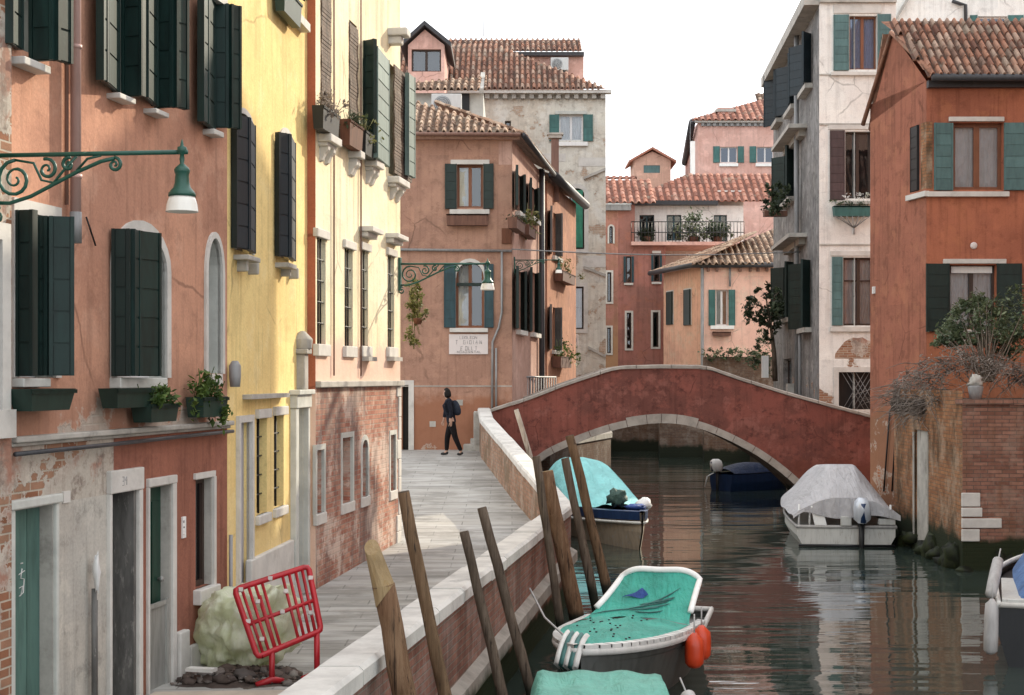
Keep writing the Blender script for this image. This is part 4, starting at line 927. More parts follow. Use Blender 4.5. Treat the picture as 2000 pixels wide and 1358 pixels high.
b = MB(); bf.pbox(b, 980, 446, 999, 476, -.02, .06); b.build('meter_box', 'rustiron', H)
for x, y in ((845, 828), (898, 786), (937, 828)): 
    b = MB(); bf.pbox(b, x-6, y-5, x+6, y+6, -.01, .012); b.build('patch_stone', 'stonedk', H)
b = MB(); bf.box(b, .5, bf.L, bf.px(900, 754)[1]-.02, bf.px(900, 754)[1]+.01, -.01, .012); b.build('string_course', 'stonedk', H)
for k, o_ in S_.items():
    wn = window(bs, H, o_, 'framedk', nx=1, glass='glassdk')
    x0, y0, x1, y1 = dict(a=(1009, 338, 1017, 414), b=(1036, 362, 1045, 424), c=(1010, 528, 1019, 645), d=(1037, 530, 1046, 650))[k]
    dz = dict(zz=(o_.z0, o_.z1))
    shutter(bs, wn, [(x0-1, .04), (x0+1, .22)], 0, 0, 'shutdk', **dz); shutter(bs, wn, [(x1, .02), (x1+8, .18)], 0, 0, 'shutdk', **dz)
    b = MB(); bs.box(b, o_.u0-.3, o_.u1+.3, o_.z0-.12, o_.z0, -.03, .14); b.build('sill', 'stone', wn)
b = MB(); q = bs.ux(1057, .1); b.tube([bs.pt(q, -.2, .12), bs.pt(q, ze, .12)], .085, 9); b.build('drainpipe', 'pipedk', H)
# roof: hip rising to the left and back
ey = 39.65; rs = V((0, .87, .42)).normalized()
rf = roof('roof', 'tileold', H, (-4.3, ey, ze+.10), (1, 0, 0), rs, 4.55, 4.4, pitch=.20, course=.33, hi=lambda a: max(0, min(4.4, (4.5-a)*1.02)))
roof('roof', 'tileold', H, bs.pt(-.35, ze+.10, .28), bs.u, (-bs.n*.87+V((0, 0, .45))), 8.0, 3.4, pitch=.24, course=.4, hi=lambda a: max(0, min(3.4, a*.9)))
b = MB(); bf.box(b, 0, bf.L+.2, ze-.02, ze+.10, -.02, .22); b.build('eave_moulding', 'brownside', H)
b = MB(); b.tube([(-4.3, 39.62, ze+.09), (.22, 39.62, ze+.06)], .055, 8); b.build('gutter', 'pipebrown', H)
b = MB(); b.tube([bs.pt(-.3, ze+.05, .34), bs.pt(bs.L, ze-.0, .34)], .07, 8); b.build('gutter', 'gutter', H)
for i in range(14): 
    b = MB()
planter(bf, 872, 418, 953, 440, .06, .26, 'long brown flower box under the upper brown house window', None, mat='planterwood', taper=.01)
planter(bs, 1010, 424, 1026, 445, .05, .3, 'small brown flower box low on the shaded side of the brown corner house', 'leafdk', 11, mat='planterwood', n=120)
planter(bs, 1034, 438, 1048, 458, .05, .3, 'flower box with a yellow green ball of leaves on the brown house side', 'leafyel', 12, mat='planterwood', n=400, hgt=.5, size=.05)
# plaque with four lines of carved letters, too worn to read
t = thing('street_plaque', 'white stone plaque with four lines of worn carved letters under the arched window', 'plaque', bf.pt(bf.ux(915), bf.px(915, 692)[1]))
b = MB(); bf.pbox(b, 877, 653, 953, 692, -.01, .035); rn = random.Random(3)
for y, xs, h in ((657, [898, 903, 908, 913, 918, 923, 928], 5), (665, [890, 905, 911, 917, 923, 929, 937], 7), (677, [900, 909, 915, 921, 928], 7), (685.5, [893, 898, 903, 908, 914, 920, 926, 931, 936], 4)):
    for x in xs:
        s0 = rn.choice(['I', 'L', 'E', 'N', 'O', 'T', 'A']); w_ = 3.4
        L = dict(I=[(.5, 0, .5, 1)], L=[(0, 0, 0, 1), (0, 1, 1, 1)], E=[(0, 0, 0, 1), (0, 0, 1, 0), (0, .5, .8, .5), (0, 1, 1, 1)], N=[(0, 0, 0, 1), (0, 0, 1, 1), (1, 0, 1, 1)],
                 O=[(0, 0, 0, 1), (1, 0, 1, 1), (0, 0, 1, 0), (0, 1, 1, 1)], T=[(0, 0, 1, 0), (.5, 0, .5, 1)], A=[(0, 1, .5, 0), (.5, 0, 1, 1), (.2, .6, .8, .6)])[s0]
        for a, c_, e, f_ in L: b.tube([bf.pt(*bf.px(x+a*w_, y+c_*h, .037), .037), bf.pt(*bf.px(x+e*w_, y+f_*h, .037), .037)], .006, 4, 1)
b.build('slab', ['plaque', 'ink'], t)
# hanging plant pots on the cream house corner
t = thing('hanging_plant', 'trailing yellow green plant in a clay pot hanging at the cream house corner', 'plant', P(812, 640, 24.9))
b = MB(); b.lathe(P(816, 634, 24.9), [(.05, 0), (.075, .07), (.085, .10), (.07, .10)], 12); b.build('pot', 'rustiron', t)
b = MB()
for k, (x, y) in enumerate(((806, 560), (814, 575), (801, 590), (812, 600), (803, 622), (826, 618), (800, 650), (806, 660))): leaves(b, P(x, y, 24.85+.05*(k % 3)), (.10, .12, .15), 200, .026, seed=40+k)
for k in range(12): b.tube([P(816, 622, 24.9), P(random.uniform(798, 826), random.uniform(550, 600), 24.9), P(random.uniform(796, 826), random.uniform(600, 670), 24.9)], .004, 4)
b.tube([P(790, 560, 24.6), P(816, 556, 24.9), P(816, 624, 24.9)], .006, 4)
b.build('foliage', 'leafyel', t)

# ================================================================== SALMON HOUSE
sf = Fac((1.03, 47.6), (2.18, 53.8)); sfront = Fac((-1.5, 47.6), (1.03, 47.6))
H = thing('salmon_house', 'narrow salmon house with grey shutters and a sloping dark gutter beside the tall beige house', 'house', (1.03, 47.6, 1))
zs = sf.px(1060, 350)[1]
A1 = pxop(sf, 1077, 415, 1086, 500); A2 = pxop(sf, 1076, 600, 1085, 684)
mb = MB(); wall(mb, sf, 0, sf.L, -.6, zs, [A1, A2], d=.06); shell(mb, sf, 0, sf.L, -.6, zs, 4, d0=.06); mb.build('wall', 'salmon', H)
for o_, x0, x1, y0, y1 in ((A1, 1077, 1086, 415, 500), (A2, 1076, 1085, 600, 684)):
    wn = window(sf, H, o_, 'framedk', nx=1); shutter(sf, wn, [(x0-1, .08), (x0, .3)], 0, 0, 'shutgrey', zz=(o_.z0, o_.z1)); shutter(sf, wn, [(x1, .08), (x1+12, .3)], 0, 0, 'shutgrey', zz=(o_.z0, o_.z1))
    b = MB(); sf.box(b, o_.u0-.2, o_.u1+.5, o_.z0-.12, o_.z0, -.0, .16); b.build('sill', 'stone', wn)
b = MB(); b.tube([sf.pt(-.5, zs+.12, .32), sf.pt(sf.L+.35, zs-.02, .36)], .15, 10); b.build('gutter', 'gutter', H)
roof('roof', 'tileold', H, sf.pt(-.4, zs+.05, .3), sf.u, (-sf.n*.9+V((0, 0, .4))), sf.L+.7, 3.0, pitch=.24, course=.4)
c0 = P(1084, 345, 49); b = MB(); b.box(c0+V((0, 0, .2)), (.24, .24, 2.0)); ch = b.build('chimney', 'pipebrown', H)
b = MB(); b.box(c0+V((0, 0, 1.26)), (.42, .36, .10)); b.box(c0+V((0, 0, 1.34)), (.52, .44, .06)); b.build('chimney_cap', 'stonedk', ch)
planter(sf, 1100, 528, 1124, 548, .08, .38, 'brown flower box with a small yellow green shrub high on the salmon house', 'leafyel', 14, mat='planterwood', n=400, hgt=.5, size=.05)
planter(sf, 1096, 696, 1117, 718, .08, .38, 'dark flower box with a low green shrub near the left end of the bridge railing', 'leaf', 15, mat='planterwood', n=400, hgt=.45, size=.05)

def acunit(c, w_, h_, dep, label, n=V((0, -1, 0))):
    c = V(c); t = thing('air_conditioner', label, 'air conditioner', c)
    mb = MB(); mb.box(c+V((0, dep/2, h_/2)), (w_, dep, h_)); mb.build('housing', 'acunit', t, bevel=.02)
    mb = MB(); mb.lathe(c+V((-w_*.14, -.012, h_/2)), [(h_*.40, 0), (h_*.40, .012)], 20, axis=V((0, -1, 0))); g_ = mb.build('fan_grille', 'fan', t)
    mb = MB()
    for k in range(1, 5): 
        r_ = h_*.40*k/4.6; mb.tube([c+V((-w_*.14+r_*math.cos(a*PI/8), -.03, h_/2+r_*math.sin(a*PI/8))) for a in range(17)], .006, 4)
    mb.build('grille_wire', 'acunit', g_)
    mb = MB(); mb.box(c+V((0, dep/2, -.04)), (w_*.8, dep*.8, .07)); mb.build('bracket', 'ironblack', t)
    return t
acunit(P(1120, 676, 55.5), .36, .42, .3, 'small white air conditioner low on the beige house above the bridge')

# ================================================================== BEIGE HOUSE
gf = Fac((-5.0, 58), (3.54, 58)); gs = Fac((3.54, 58), (4.3, 66))
H = thing('tall_house', 'tall beige bare plastered house with red tiled roof and dentilled eave', 'house', (1.5, 58, 1))
E1 = pxop(gf, 1092, 224, 1139, 275); E2 = pxop(gf, 1112, 368, 1141, 487, rise=.25); E3 = pxop(gf, 1110, 560, 1140, 643); E4 = pxop(gf, 986, 236, 998, 256)
zg = gf.px(1100, 186)[1]
mb = MB(); wall(mb, gf, 0, gf.L, -.6, zg, [E1, E2, E3, E4]); shell(mb, gf, 0, gf.L, -.6, zg, 10); mb.build('wall', 'beige', H)
wn = window(gf, H, E1, 'framewhite', curtain=(0, 1)); flatshut(gf, wn, 1073, 224, 1092, 276, 'shutsea', (.06, .03)); flatshut(gf, wn, 1139, 224, 1158, 276, 'shutsea'); sill(gf, wn, 1084, 277, 1148, 285, .12, 'whitepaint'); sill(gf, wn, 1084, 217, 1146, 223, .06, 'greenwhite', 'lintel')
wn = window(gf, H, E2, 'framedk', nx=1, glass='glassdk'); surround(gf, wn, E2, .16, .05, 'stone', bottom=True); shutter(gf, wn, [(1119, .0), (1138, .06)], 372, 484, 'shutgreen')
wn = window(gf, H, E3, 'framedk', nx=1, curtain=(.2, 1)); surround(gf, wn, E3, .15, .05, 'stone', bottom=True)
wn = window(gf, H, E4, 'framedk', nx=1)
b = MB()
comb(b, gf, .3, gf.L, zg-.16, zg+.018, .335, .5, .012, .22)
b.build('dentil_course', 'stonedk', H)
b = MB(); gf.box(b, 0, gf.L+.2, zg+.02, zg+.14, -.02, .36); b.build('cornice', 'stone', H)
for y0, y1 in ((520, 536), (676, 694), (346, 328)):
    b = MB(); p0, p1 = gf.px(1140 if y0 < 600 else 1148, y0), gf.px(1183, y1)
    b.par(gf.pt(p0[0], p0[1], 0), gf.u*(p1[0]-p0[0])+V((0, 0, p1[1]-p0[1])), V((0, 0, -.10)), gf.n*.10); b.build('stone_ledge', 'stonedk', H)
for x0, y0, x1, y1 in ((1060, 300, 1105, 316), (1130, 308, 1182, 325), (1138, 500, 1183, 522)):
    b = MB(); gf.pbox(b, x0, y0, x1, y1, -.01, .012); b.build('plaster_patch', 'stone', H)
# roofs: front slope, upper block with its own roof
Yr = 58
def fp(x, y, Y): return P(x, y, Y)
e0 = fp(955, 168, 57.6); sl_ = V((0, .80, .55)).normalized()
roof('roof', 'tile', H, (-5.2, 57.6, zg+.16), (1, 0, 0), sl_, 8.75, 4.2, pitch=.21, course=.42, hi=lambda a: min(4.2, max(0, (8.75-a)*1.0)))
b = MB(); bx0, bx1 = fp(905, 160, 61.2), fp(1140, 105, 61.2); b.par((bx0.x, 61.2, zg), (bx1.x-bx0.x, 0, 0), (0, 4, 0), (0, 0, fp(1140, 104, 61.2).z-zg)); b.build('attic_wall', 'rose', H)
zq = fp(1140, 104, 61.0).z
roof('roof', 'tile', H, (-3.5, 60.8, zq+.04), (1, 0, 0), (0, .82, .36), 3.55+2.62+.1, 2.2, pitch=.21, course=.42)
b = MB(); b.par((fp(1000, 110, 60.85).x, 60.85, zq-.12), (fp(1141, 110, 60.85).x-fp(1000, 110, 60.85).x, 0, 0), (0, .3, 0), (0, 0, .14)); b.build('eave_board', 'gutter', H)
# dormer at the left
dm = Fac((P(797, 100, 55).x, 55), (P(868, 100, 55).x, 55)); dz0 = 12.6; dz1 = P(800, 88, 55).z
DW = Op(.12, dm.L-.12, P(800, 140, 55).z, P(800, 96, 55).z)
b = MB(); wall(b, dm, 0, dm.L, dz0-1.6, dz1, [DW]); shell(b, dm, 0, dm.L, dz0-1.6, dz1, 4)
pk = P(828, 58, 55).z; b.add([dm.pt(0, dz1), dm.pt(dm.L, dz1), dm.pt(dm.L/2-.05, pk)], [(0, 1, 2)], 0, r=.5); dmo = b.build('dormer', 'rose', H)
window(dm, dmo, DW, 'framedk', nx=2, glass='glass', room='roomgrey').name = 'dormer_window'
b = MB()
for sgn, q in ((1, -.25), (-1, dm.L+.25)):
    a_, c_ = dm.pt(q, dz1-.12, .3), dm.pt(dm.L/2-.05, pk+.1, .3); b.par(a_, c_-a_, V((0, 4, 0)), V((0, 0, .16)))
b.build('dormer_roof', 'gutter', dmo)
# rear slope pieces between the brown and the beige roofs
H2 = thing('rear_house', 'low tiled rear house squeezed between the brown corner house and the tall beige house', 'house', (-2.5, 50, 2))
b = MB(); x0, x1 = P(815, 200, 50).x-1, P(944, 200, 50).x; zt = P(900, 182, 50).z; b.par((x0, 50, -.5), (x1-x0, 0, 0), (0, 5, 0), (0, 0, zt+.5)); b.build('wall', 'greenwhite', H2)
roof('roof', 'tileold', H2, (x0, 49.6, zt+.02), (1, 0, 0), (0, .86, .40), x1-x0+.1, 1.75, pitch=.22, course=.36, hi=lambda a: .7+.95*a/(x1-x0))
b = MB(); b.par((x1-.12, 49.5, zt-.1), (.14, 0, 0), (0, 2.4, 1.0), (0, 0, .16)); b.build('verge_board', 'stonedk', H2)
b = MB(); b.par((x1-1.0, 49.94, zt-.75), (.55, 0, 0), (0, .1, 0), (0, 0, .72)); b.build('dark_opening', 'black', H2)
acunit(P(872, 224, 48.5), .95, .66, .4, 'large white air conditioner standing on the brown roof in front of a dark eave')
acunit(P(1093, 137, 60.5), .7, .5, .4, 'white air conditioner on the red attic wall of the tall beige house')
def antenna(p, h, label, n=4, lean=0):
    p = V(p); b = MB(); b.tube([p, p+V((lean, 0, h))], [.022, .012], 6)
    t = thing('roof_antenna', label, 'antenna', p); b.build('mast', 'pipegrey', t); b = MB()
    q = p+V((lean*.95, 0, h*.93)); b.tube([q+V((-.5, 0, 0)), q+V((.5, 0, .06))], .011, 5)
    for k in range(n): x = -.45+.9*k/(n-1); b.tube([q+V((x, -.22, .03+x*.06)), q+V((x, .22, .03+x*.06))], .008, 4)
    b.build('aerial', 'pipegrey', t); return t
antenna(P(945, 72, 61), 2.0, 'thin tall antenna mast on the roof of the tall beige house', 4)

# ================================================================== RED HOUSE with terrace, at the end of the canal
rf_ = Fac((4.32, 72), (7.2, 72)); H = thing('red_house', 'dark red house with a plant filled roof terrace at the end of the canal', 'house', (5.7, 72, 0))
rz = rf_.px(1200, 476)[1]
RW = {k: pxop(rf_, *v) for k, v in dict(a=(1223, 501, 1233, 552), b=(1277, 496, 1288, 550), c=(1224, 611, 1233, 681), d=(1275, 610, 1286, 678), e=(1186, 532, 1194, 590), f=(1186, 640, 1193, 690)).items()}
mb = MB(); us = rf_.ux(1207); wall(mb, rf_, us, rf_.L, -.6, rz, list(RW.values())); shell(mb, rf_, us, rf_.L, -.6, rz, 8); mb.build('wall', 'red', H)
lf_op = pxop(rf_, 1190, 442, 1197, 476, rise=.1); rzl = rf_.px(1190, 400)[1]
mb = MB(); wall(mb, rf_, 0, us, -.6, rzl, list(RW.values())+[lf_op], d=.004); shell(mb, rf_, 0, us, -.6, rzl, 8); mb.build('left_wall', 'redleft', H)
mb = MB(); u2 = rf_.ux(1240); wall(mb, rf_, us+.002, u2, rz, rzl, [], d=.0); mb.quad(rf_.pt(u2, rz, 0), rf_.pt(u2, rz, -2), rf_.pt(u2, rzl, -2), rf_.pt(u2, rzl, 0)); mb.build('parapet_wall', 'red', H)
for k, o_ in RW.items():
    wn = window(rf_, H, o_, 'framedk', nx=1, glass='glassdk')
    if k in 'ab':
        x0, y0, x1, y1 = dict(a=(1223, 501, 1233, 552), b=(1277, 496, 1288, 550))[k]
        flatshut(rf_, wn, x0-5, y0, x0-.5, y1, 'shutblue'); flatshut(rf_, wn, x1+.5, y0, x1+5, y1, 'shutblue')
        sill(rf_, wn, x0-4, y1+1, x1+4, y1+5, .1)
        if k == 'b': sill(rf_, wn, x0-3, y0-6, x1+3, y0-1, .08, name='lintel')
    else: surround(rf_, wn, o_, .09, .04, 'stone', bottom=True)
wn = window(rf_, H, lf_op, 'framedk', nx=1); surround(rf_, wn, lf_op, .08, .04, 'stone')
b = MB(); rf_.box(b, rf_.ux(1232), rf_.L+5.2, rz-.1, rz+.06, -3.5, .35); b.build('terrace_slab', 'rose', H)
pw = Fac((P(1240, 440, 75).x, 75), (P(1452, 440, 75).x, 75)); pz0, pz1 = rz+.05, pw.px(1300, 402)[1]
PO = {k: pxop(pw, *v) for k, v in dict(a=(1249, 420, 1278, 470), b=(1302, 420, 1331, 470), c=(1394, 420, 1420, 472)).items()}
mb = MB(); wall(mb, pw, 0, pw.L, pz0-3, pz1, list(PO.values())); shell(mb, pw, 0, pw.L, pz0-3, pz1, 5); mb.build('penthouse_wall', 'white', H)
for o_ in PO.values(): window(pw, H, o_, 'shutblue', nx=2, ny=1, glass='glassdk').name = 'terrace_door'
mb = MB(); pw.box(mb, pw.ux(1232), pw.ux(1400), pz1, pz1+.2, -.3, .5); mb.build('gutter', 'gutter', H)
mb = MB(); x0, x1 = rf_.ux(1232), rf_.ux(1452)
for k in range(34): u = x0+(x1-x0)*k/33; mb.tube([rf_.pt(u, rz+.05, .25), rf_.pt(u, rz+1.0, .25)], .016, 4)
for z in (.5, 1.0): mb.tube([rf_.pt(x0, rz+z, .25), rf_.pt(x1, rz+z, .25)], .022, 5)
mb.build('railing', 'ironblack', H)
for k, (x, y, r_, lb_, m_) in enumerate(((1355, 448, .8, 'round pale green shrub on the roof terrace, larger of two', 'leafbush'), (1402, 452, .6, 'small dark shrub at the right end of the roof terrace', 'leafdk'), (1262, 462, .4, 'low dark plant at the left end of the roof terrace', 'leafdk'))):
    c0 = P(x, y, 73); t = thing('terrace_shrub', lb_, 'shrub', (c0.x, 73, rz+.06))
    b = MB(); b.lathe((c0.x, 73, rz+.06), [(.16, 0), (.22, .35), (.2, .35)], 10); b.build('pot', 'rustiron', t)
    b = MB(); b.tube([(c0.x, 73, rz+.3), (c0.x, 73, c0.z)], .03, 5); leaves(b, c0, (r_, r_*.8, r_*.9), int(1300*r_), .08, seed=60+k); b.build('foliage', m_, t)
roof('roof', 'tilefar', H, pw.pt(-.3, pz1+.16, .45), (1, 0, 0), (0, .84, .5), 7.3, 4.4, pitch=.34, course=.5, lo=lambda a: 0, hi=lambda a: min(3.3, .3+a*.95))
roof('roof', 'tilefar', H, rf_.pt(-1, rzl+.05, .3), (1, 0, 0), (0, .84, .42), 3.4, 3.2, pitch=.34, course=.5)
b = MB(); rf_.box(b, -.6, us+.6, rzl-.28, rzl-.02, -.1, .22); b.build('gutter', 'pipegrey', H)
b = MB(); c0 = P(1353, 342, 78); b.box(c0, (.22, .22, 3.4)); b.build('chimney', 'whitepaint', H)
b = MB(); c0 = P(1392, 392, 76); b.par(P(1395, 408, 75.5), (P(1452, 400, 75.5).x-P(1395, 400, 75.5).x, 0, 0), (0, 3, 0), (0, 0, .9)); b.build('upper_wall', 'white', H)
# ================================================================== ORANGE WATERSIDE HOUSE at the canal's end
of = Fac((P(1370, 600, 66).x, 66), (12.2, 66)); ol = Fac((P(1296, 600, 70.5).x, 70.5), (P(1370, 600, 66).x, 66))
H = thing('waterside_house', 'low peach orange house with hipped tile roof just beyond the bridge crown', 'house', (of.o.x, 66, 0))
zo = of.px(1400, 520)[1]
OW = pxop(of, 1398, 566, 1422, 636); O1 = pxop(ol, 1303, 571, 1315, 635); O2 = pxop(ol, 1337, 567, 1350, 636)
mb = MB(); wall(mb, of, 0, of.L, -.6, zo, [OW]); shell(mb, of, 0, of.L, -.6, zo, 6); mb.build('wall', 'orangelit', H)
mb = MB(); wall(mb, ol, 0, ol.L-.002, -.6, zo, [O1, O2]); mb.build('left_wall', 'orange', H)
wn = window(of, H, OW, 'framewhite', curtain=(0, .4), glass='glassdk'); flatshut(of, wn, 1384, 566, 1397, 636, 'shutsea'); flatshut(of, wn, 1423, 566, 1436, 636, 'shutsea'); sill(of, wn, 1388, 636, 1434, 643, .12, 'whitepaint')
for o_, x0, x1 in ((O1, 1303, 1315), (O2, 1337, 1350)):
    wn = window(ol, H, o_, 'framedk', nx=1, glass='glassdk'); b = MB(); panel(b, ol, (o_.u0, .03), (o_.u1, .06), o_.z0, o_.z1); b.build('shutter', 'shutdk', wn); surround(ol, wn, o_, .06, .02, 'stone')
planter(of, 1392, 648, 1428, 656, .05, .25, 'brown flower box under the only front window of the peach waterside house', None, mat='planterwood', taper=.01)
roof('roof', 'tileold', H, of.pt(-.45, zo+.05, .45), (1, 0, 0), (0, .86, .40), of.L+.6, 5.2, pitch=.28, course=.45, hi=lambda a: min(5.0, .1+a*1.05))
roof('roof', 'tileold', H, ol.pt(-.6, zo+.05, .45), ol.u, (-ol.n*.86+V((0, 0, .40))), ol.L+1.0, 4.0, pitch=.28, course=.45, hi=lambda a: max(0, min(a*.9, 3.6, (ol.L+1.0-a)*4)))
b = MB(); b.tube([ol.pt(-.5, zo+.02, .5), ol.pt(ol.L, zo+.02, .5), of.pt(of.L, zo+.02, .5)], .11, 8); b.build('gutter', 'gutter', H)
b = MB(); q = of.ux(1371); b.tube([of.pt(q, 0, .1), of.pt(q, zo, .1)], .07, 8); b.build('drainpipe', 'pipegrey', H)
b = MB(); q = of.ux(1425); b.tube([of.pt(q, of.px(1425, 560)[1], .1), of.pt(q, zo, .1)], .05, 8); b.build('vent_pipe', 'pipegrey', H)
for x in (1383, 1400, 1445, 1465, 1480, 1497):
    b = MB(); q = of.ux(x); of.box(b, q-.05, q+.05, zo-.24, zo, -.02, .2); b.build('rafter_end', 'pipebrown', H)
# green topped low wall in front of it
t = thing('waterside_wall', 'low grey garden wall with ivy in front of the peach waterside house', 'wall', P(1450, 720, 62))
b = MB(); x0, x1 = P(1375, 700, 62).x, P(1512, 700, 62).x; b.par((x0, 62, -.5), (x1-x0, 0, 0), (0, .4, 0), (0, 0, P(1400, 697, 62).z+.5)); b.build('masonry', 'vault', t)
b = MB()
for k in range(9): leaves(b, P(1385+k*15, 692+4*math.sin(k*2), 61.9), (.35, .3, .25), 110, .06, seed=80+k)
b.build('ivy', 'leafbush', t)
# ================================================================== ROSE HOUSE and little tower on the skyline
qf = Fac((P(1363, 300, 95).x, 95), (P(1545, 300, 95).x, 95)); ql = Fac((P(1347, 300, 101).x, 101), (P(1363, 300, 95).x, 95))
H = thing('rose_house', 'rose pink house with white eave on the skyline behind the terrace', 'house', (qf.o.x, 95, 0))
zq = qf.px(1400, 240)[1]; Q1 = pxop(qf, 1407, 287, 1440, 318); Q2 = pxop(qf, 1478, 287, 1511, 318)
mb = MB(); wall(mb, qf, 0, qf.L, 0, zq, [Q1, Q2]); shell(mb, qf, 0, qf.L, 0, zq, 7); mb.build('wall', 'rose', H)
mb = MB(); wall(mb, ql, 0, ql.L, 0, zq-.6, []); mb.build('left_wall', 'rose', H)
for o_, x0, x1 in ((Q1, 1407, 1440), (Q2, 1478, 1511)):
    wn = window(qf, H, o_, 'framewhite', glass='glassblue'); flatshut(qf, wn, x0-14, 286, x0-1, 318, 'shutsea'); flatshut(qf, wn, x1+1, 286, x1+13, 318, 'shutsea'); sill(qf, wn, x0-2, 319, x1+2, 325, .12, 'whitepaint')
b = MB(); qf.box(b, -.2, qf.L, zq-.02, zq+.12, -.1, .3); b.build('cornice', 'stone', H)
b = MB()
comb(b, qf, .2, qf.L, zq-.22, zq-.022, .36, .5, .012, .18)
b.build('dentil_course', 'pipegrey', H)
roof('roof', 'tilefar', H, qf.pt(-.4, zq+.1, .4), (1, 0, 0), (0, .86, .45), qf.L+.5, 4.6, pitch=.4, course=.55, hi=lambda a: min(4.6, .2+a*.8))
b = MB(); b.tube([ql.pt(-.3, zq-1.6, .3), ql.pt(ql.L, zq+.05, .35)], .22, 8); b.build('gutter', 'gutter', H)
b = MB(); b.box(P(1416, 226, 96), (1.0, .7, .9)); ch = b.build('chimney', 'rose', H); b = MB(); b.box(P(1416, 218, 96), (1.25, .9, .16)); b.build('chimney_cap', 'stonedk', ch)
H = thing('distant_house', 'brownish tiled roof corner high behind the rose house at the white house edge', 'house', P(1500, 300, 110))
b = MB(); p0, p1 = P(1486, 205, 110), P(1560, 205, 110); b.par((p0.x, 110, 0), (p1.x-p0.x, 0, 0), (0, 5, 0), (0, 0, p0.z)); b.build('wall', 'brown', H); roof('roof', 'tileold', H, (p0.x-.3, 109.6, p0.z), (1, 0, 0), (0, .8, .6), p1.x-p0.x, 1.6, pitch=.4, course=.5)
tf = Fac((P(1238, 340, 100).x, 100), (P(1310, 340, 100).x, 100))
H = thing('roof_tower', 'little peach gabled roof tower with one shuttered opening on the skyline', 'tower', P(1274, 380, 100))
zt, zp = tf.px(1240, 313)[1], tf.px(1272, 296)[1]; TW = pxop(tf, 1257, 323, 1289, 338)
mb = MB(); wall(mb, tf, 0, tf.L, 4, zt, [TW]); shell(mb, tf, 0, tf.L, 4, zt, 3); mb.add([tf.pt(0, zt), tf.pt(tf.L, zt), tf.pt(tf.L/2, zp)], [(0, 1, 2)], 0, r=.5); mb.build('wall', 'peach', H)
b = MB(); panel(b, tf, (TW.u0, -.05), (TW.u1, -.05), TW.z0, TW.z1); b.build('shutter', 'shutteal', H)
b = MB()
for q in (-.35, tf.L+.35):
    a_, c_ = tf.pt(q, zt-.2, .3), tf.pt(tf.L/2, zp+.12, .3); b.par(a_, c_-a_, V((0, 3.4, 0)), V((0, 0, .14)))
b.build('roof', 'tilefar', H)
H = thing('distant_house', 'pale low house with brown roof edge left of the little roof tower', 'house', P(1205, 380, 98))
b = MB(); p0, p1 = P(1165, 352, 98), P(1240, 352, 98); b.par((p0.x, 98, 0), (p1.x-p0.x, 0, 0), (0, 4, 0), (0, 0, p0.z)); b.build('wall', 'greenwhite', H); roof('roof', 'tilefar', H, (p0.x-.3, 97.6, p0.z), (1, 0, 0), (0, .9, .25), p1.x-p0.x+.4, 1.2, pitch=.4, course=.5)
antenna(P(1284, 305, 102), 3.2, 'tall thin aerial mast rising right of the little roof tower', 5)
antenna(P(1252, 300, 103), 2.2, 'shorter thin aerial left of the tower peak against the white sky', 4)
antenna(P(1348, 340, 94), 3.4, 'pole at the left corner of the rose house', 2)
# quay beyond the bridge, left
t = thing('far_quay', 'stone edged quay wall beyond the arch on the left bank', 'quay', (2, 46, 0))
b = MB(); pts = [(-1, 42.6), (1.05, 42.6), (3.25, 50.5), (4.35, 71.9), (-1, 71.9)]
n_ = len(pts); b.add([(x, y, -1.2) for x, y in pts]+[(x, y, 1.42) for x, y in pts], [tuple(range(n_, 2*n_))]+[(i, (i+1) % n_, n_+(i+1) % n_, n_+i) for i in range(n_)]); b.build('quay_wall', 'vault', t)
b = MB()
for (x0, y0), (x1, y1) in zip(pts[1:4], pts[2:4]):
    b = MB(); a_, c_ = V((x0, y0, 1.42)), V((x1, y1, 1.42)); b.par(a_+V((.05, -.02, 0)), c_-a_, V((-.4, .1, 0)), V((0, 0, .16))); b.build('coping', 'stonedk', t)
# railing beside the brown house
t = thing('quay_railing', 'white metal railing along the brown house side at the left end of the bridge', 'railing', P(1010, 780, 43))
b = MB()
a_, c_ = V((.35, 42.8, 1.5)), V((1.35, 47.5, 1.5))
for k in range(13): q = a_.lerp(c_, k/12); b.tube([q, q+V((0, 0, 1.9))], .022, 5)
b.build('baluster', 'pipegrey', t)
b = MB(); b.tube([a_+V((0, 0, 1.9)), c_+V((0, 0, 1.9))], .03, 6); b.tube([a_+V((0, 0, .4)), c_+V((0, 0, .4))], .02, 6); b.build('handrail', 'pipegrey', t)
for nm_, lb_, p0, p1, zt in (('quay', 'added dark mossy wall that fills in shade below the peach waterside house at the end of the canal', (6.3, 65.6), (14, 65.6), 2.4), ('quay', 'added dark wall that fills in shade below the dark red house at the end of the canal', (3.6, 71.4), (7.4, 71.4), 2.2)):  # added dark walls imitate the shade seen through the bridge arch
    t = thing(nm_, lb_, 'quay', (p0[0], p0[1], 0)); b = MB(); b.par((p0[0], p0[1], -1.2), (p1[0]-p0[0], 0, 0), (0, .38, 0), (0, 0, zt+1.2)); b.build('quay_wall', 'vault', t)
    b = MB(); b.par((p0[0], p0[1]-.04, zt), (p1[0]-p0[0], 0, 0), (0, .40, 0), (0, 0, .12)); b.build('coping', 'stonedk', t)
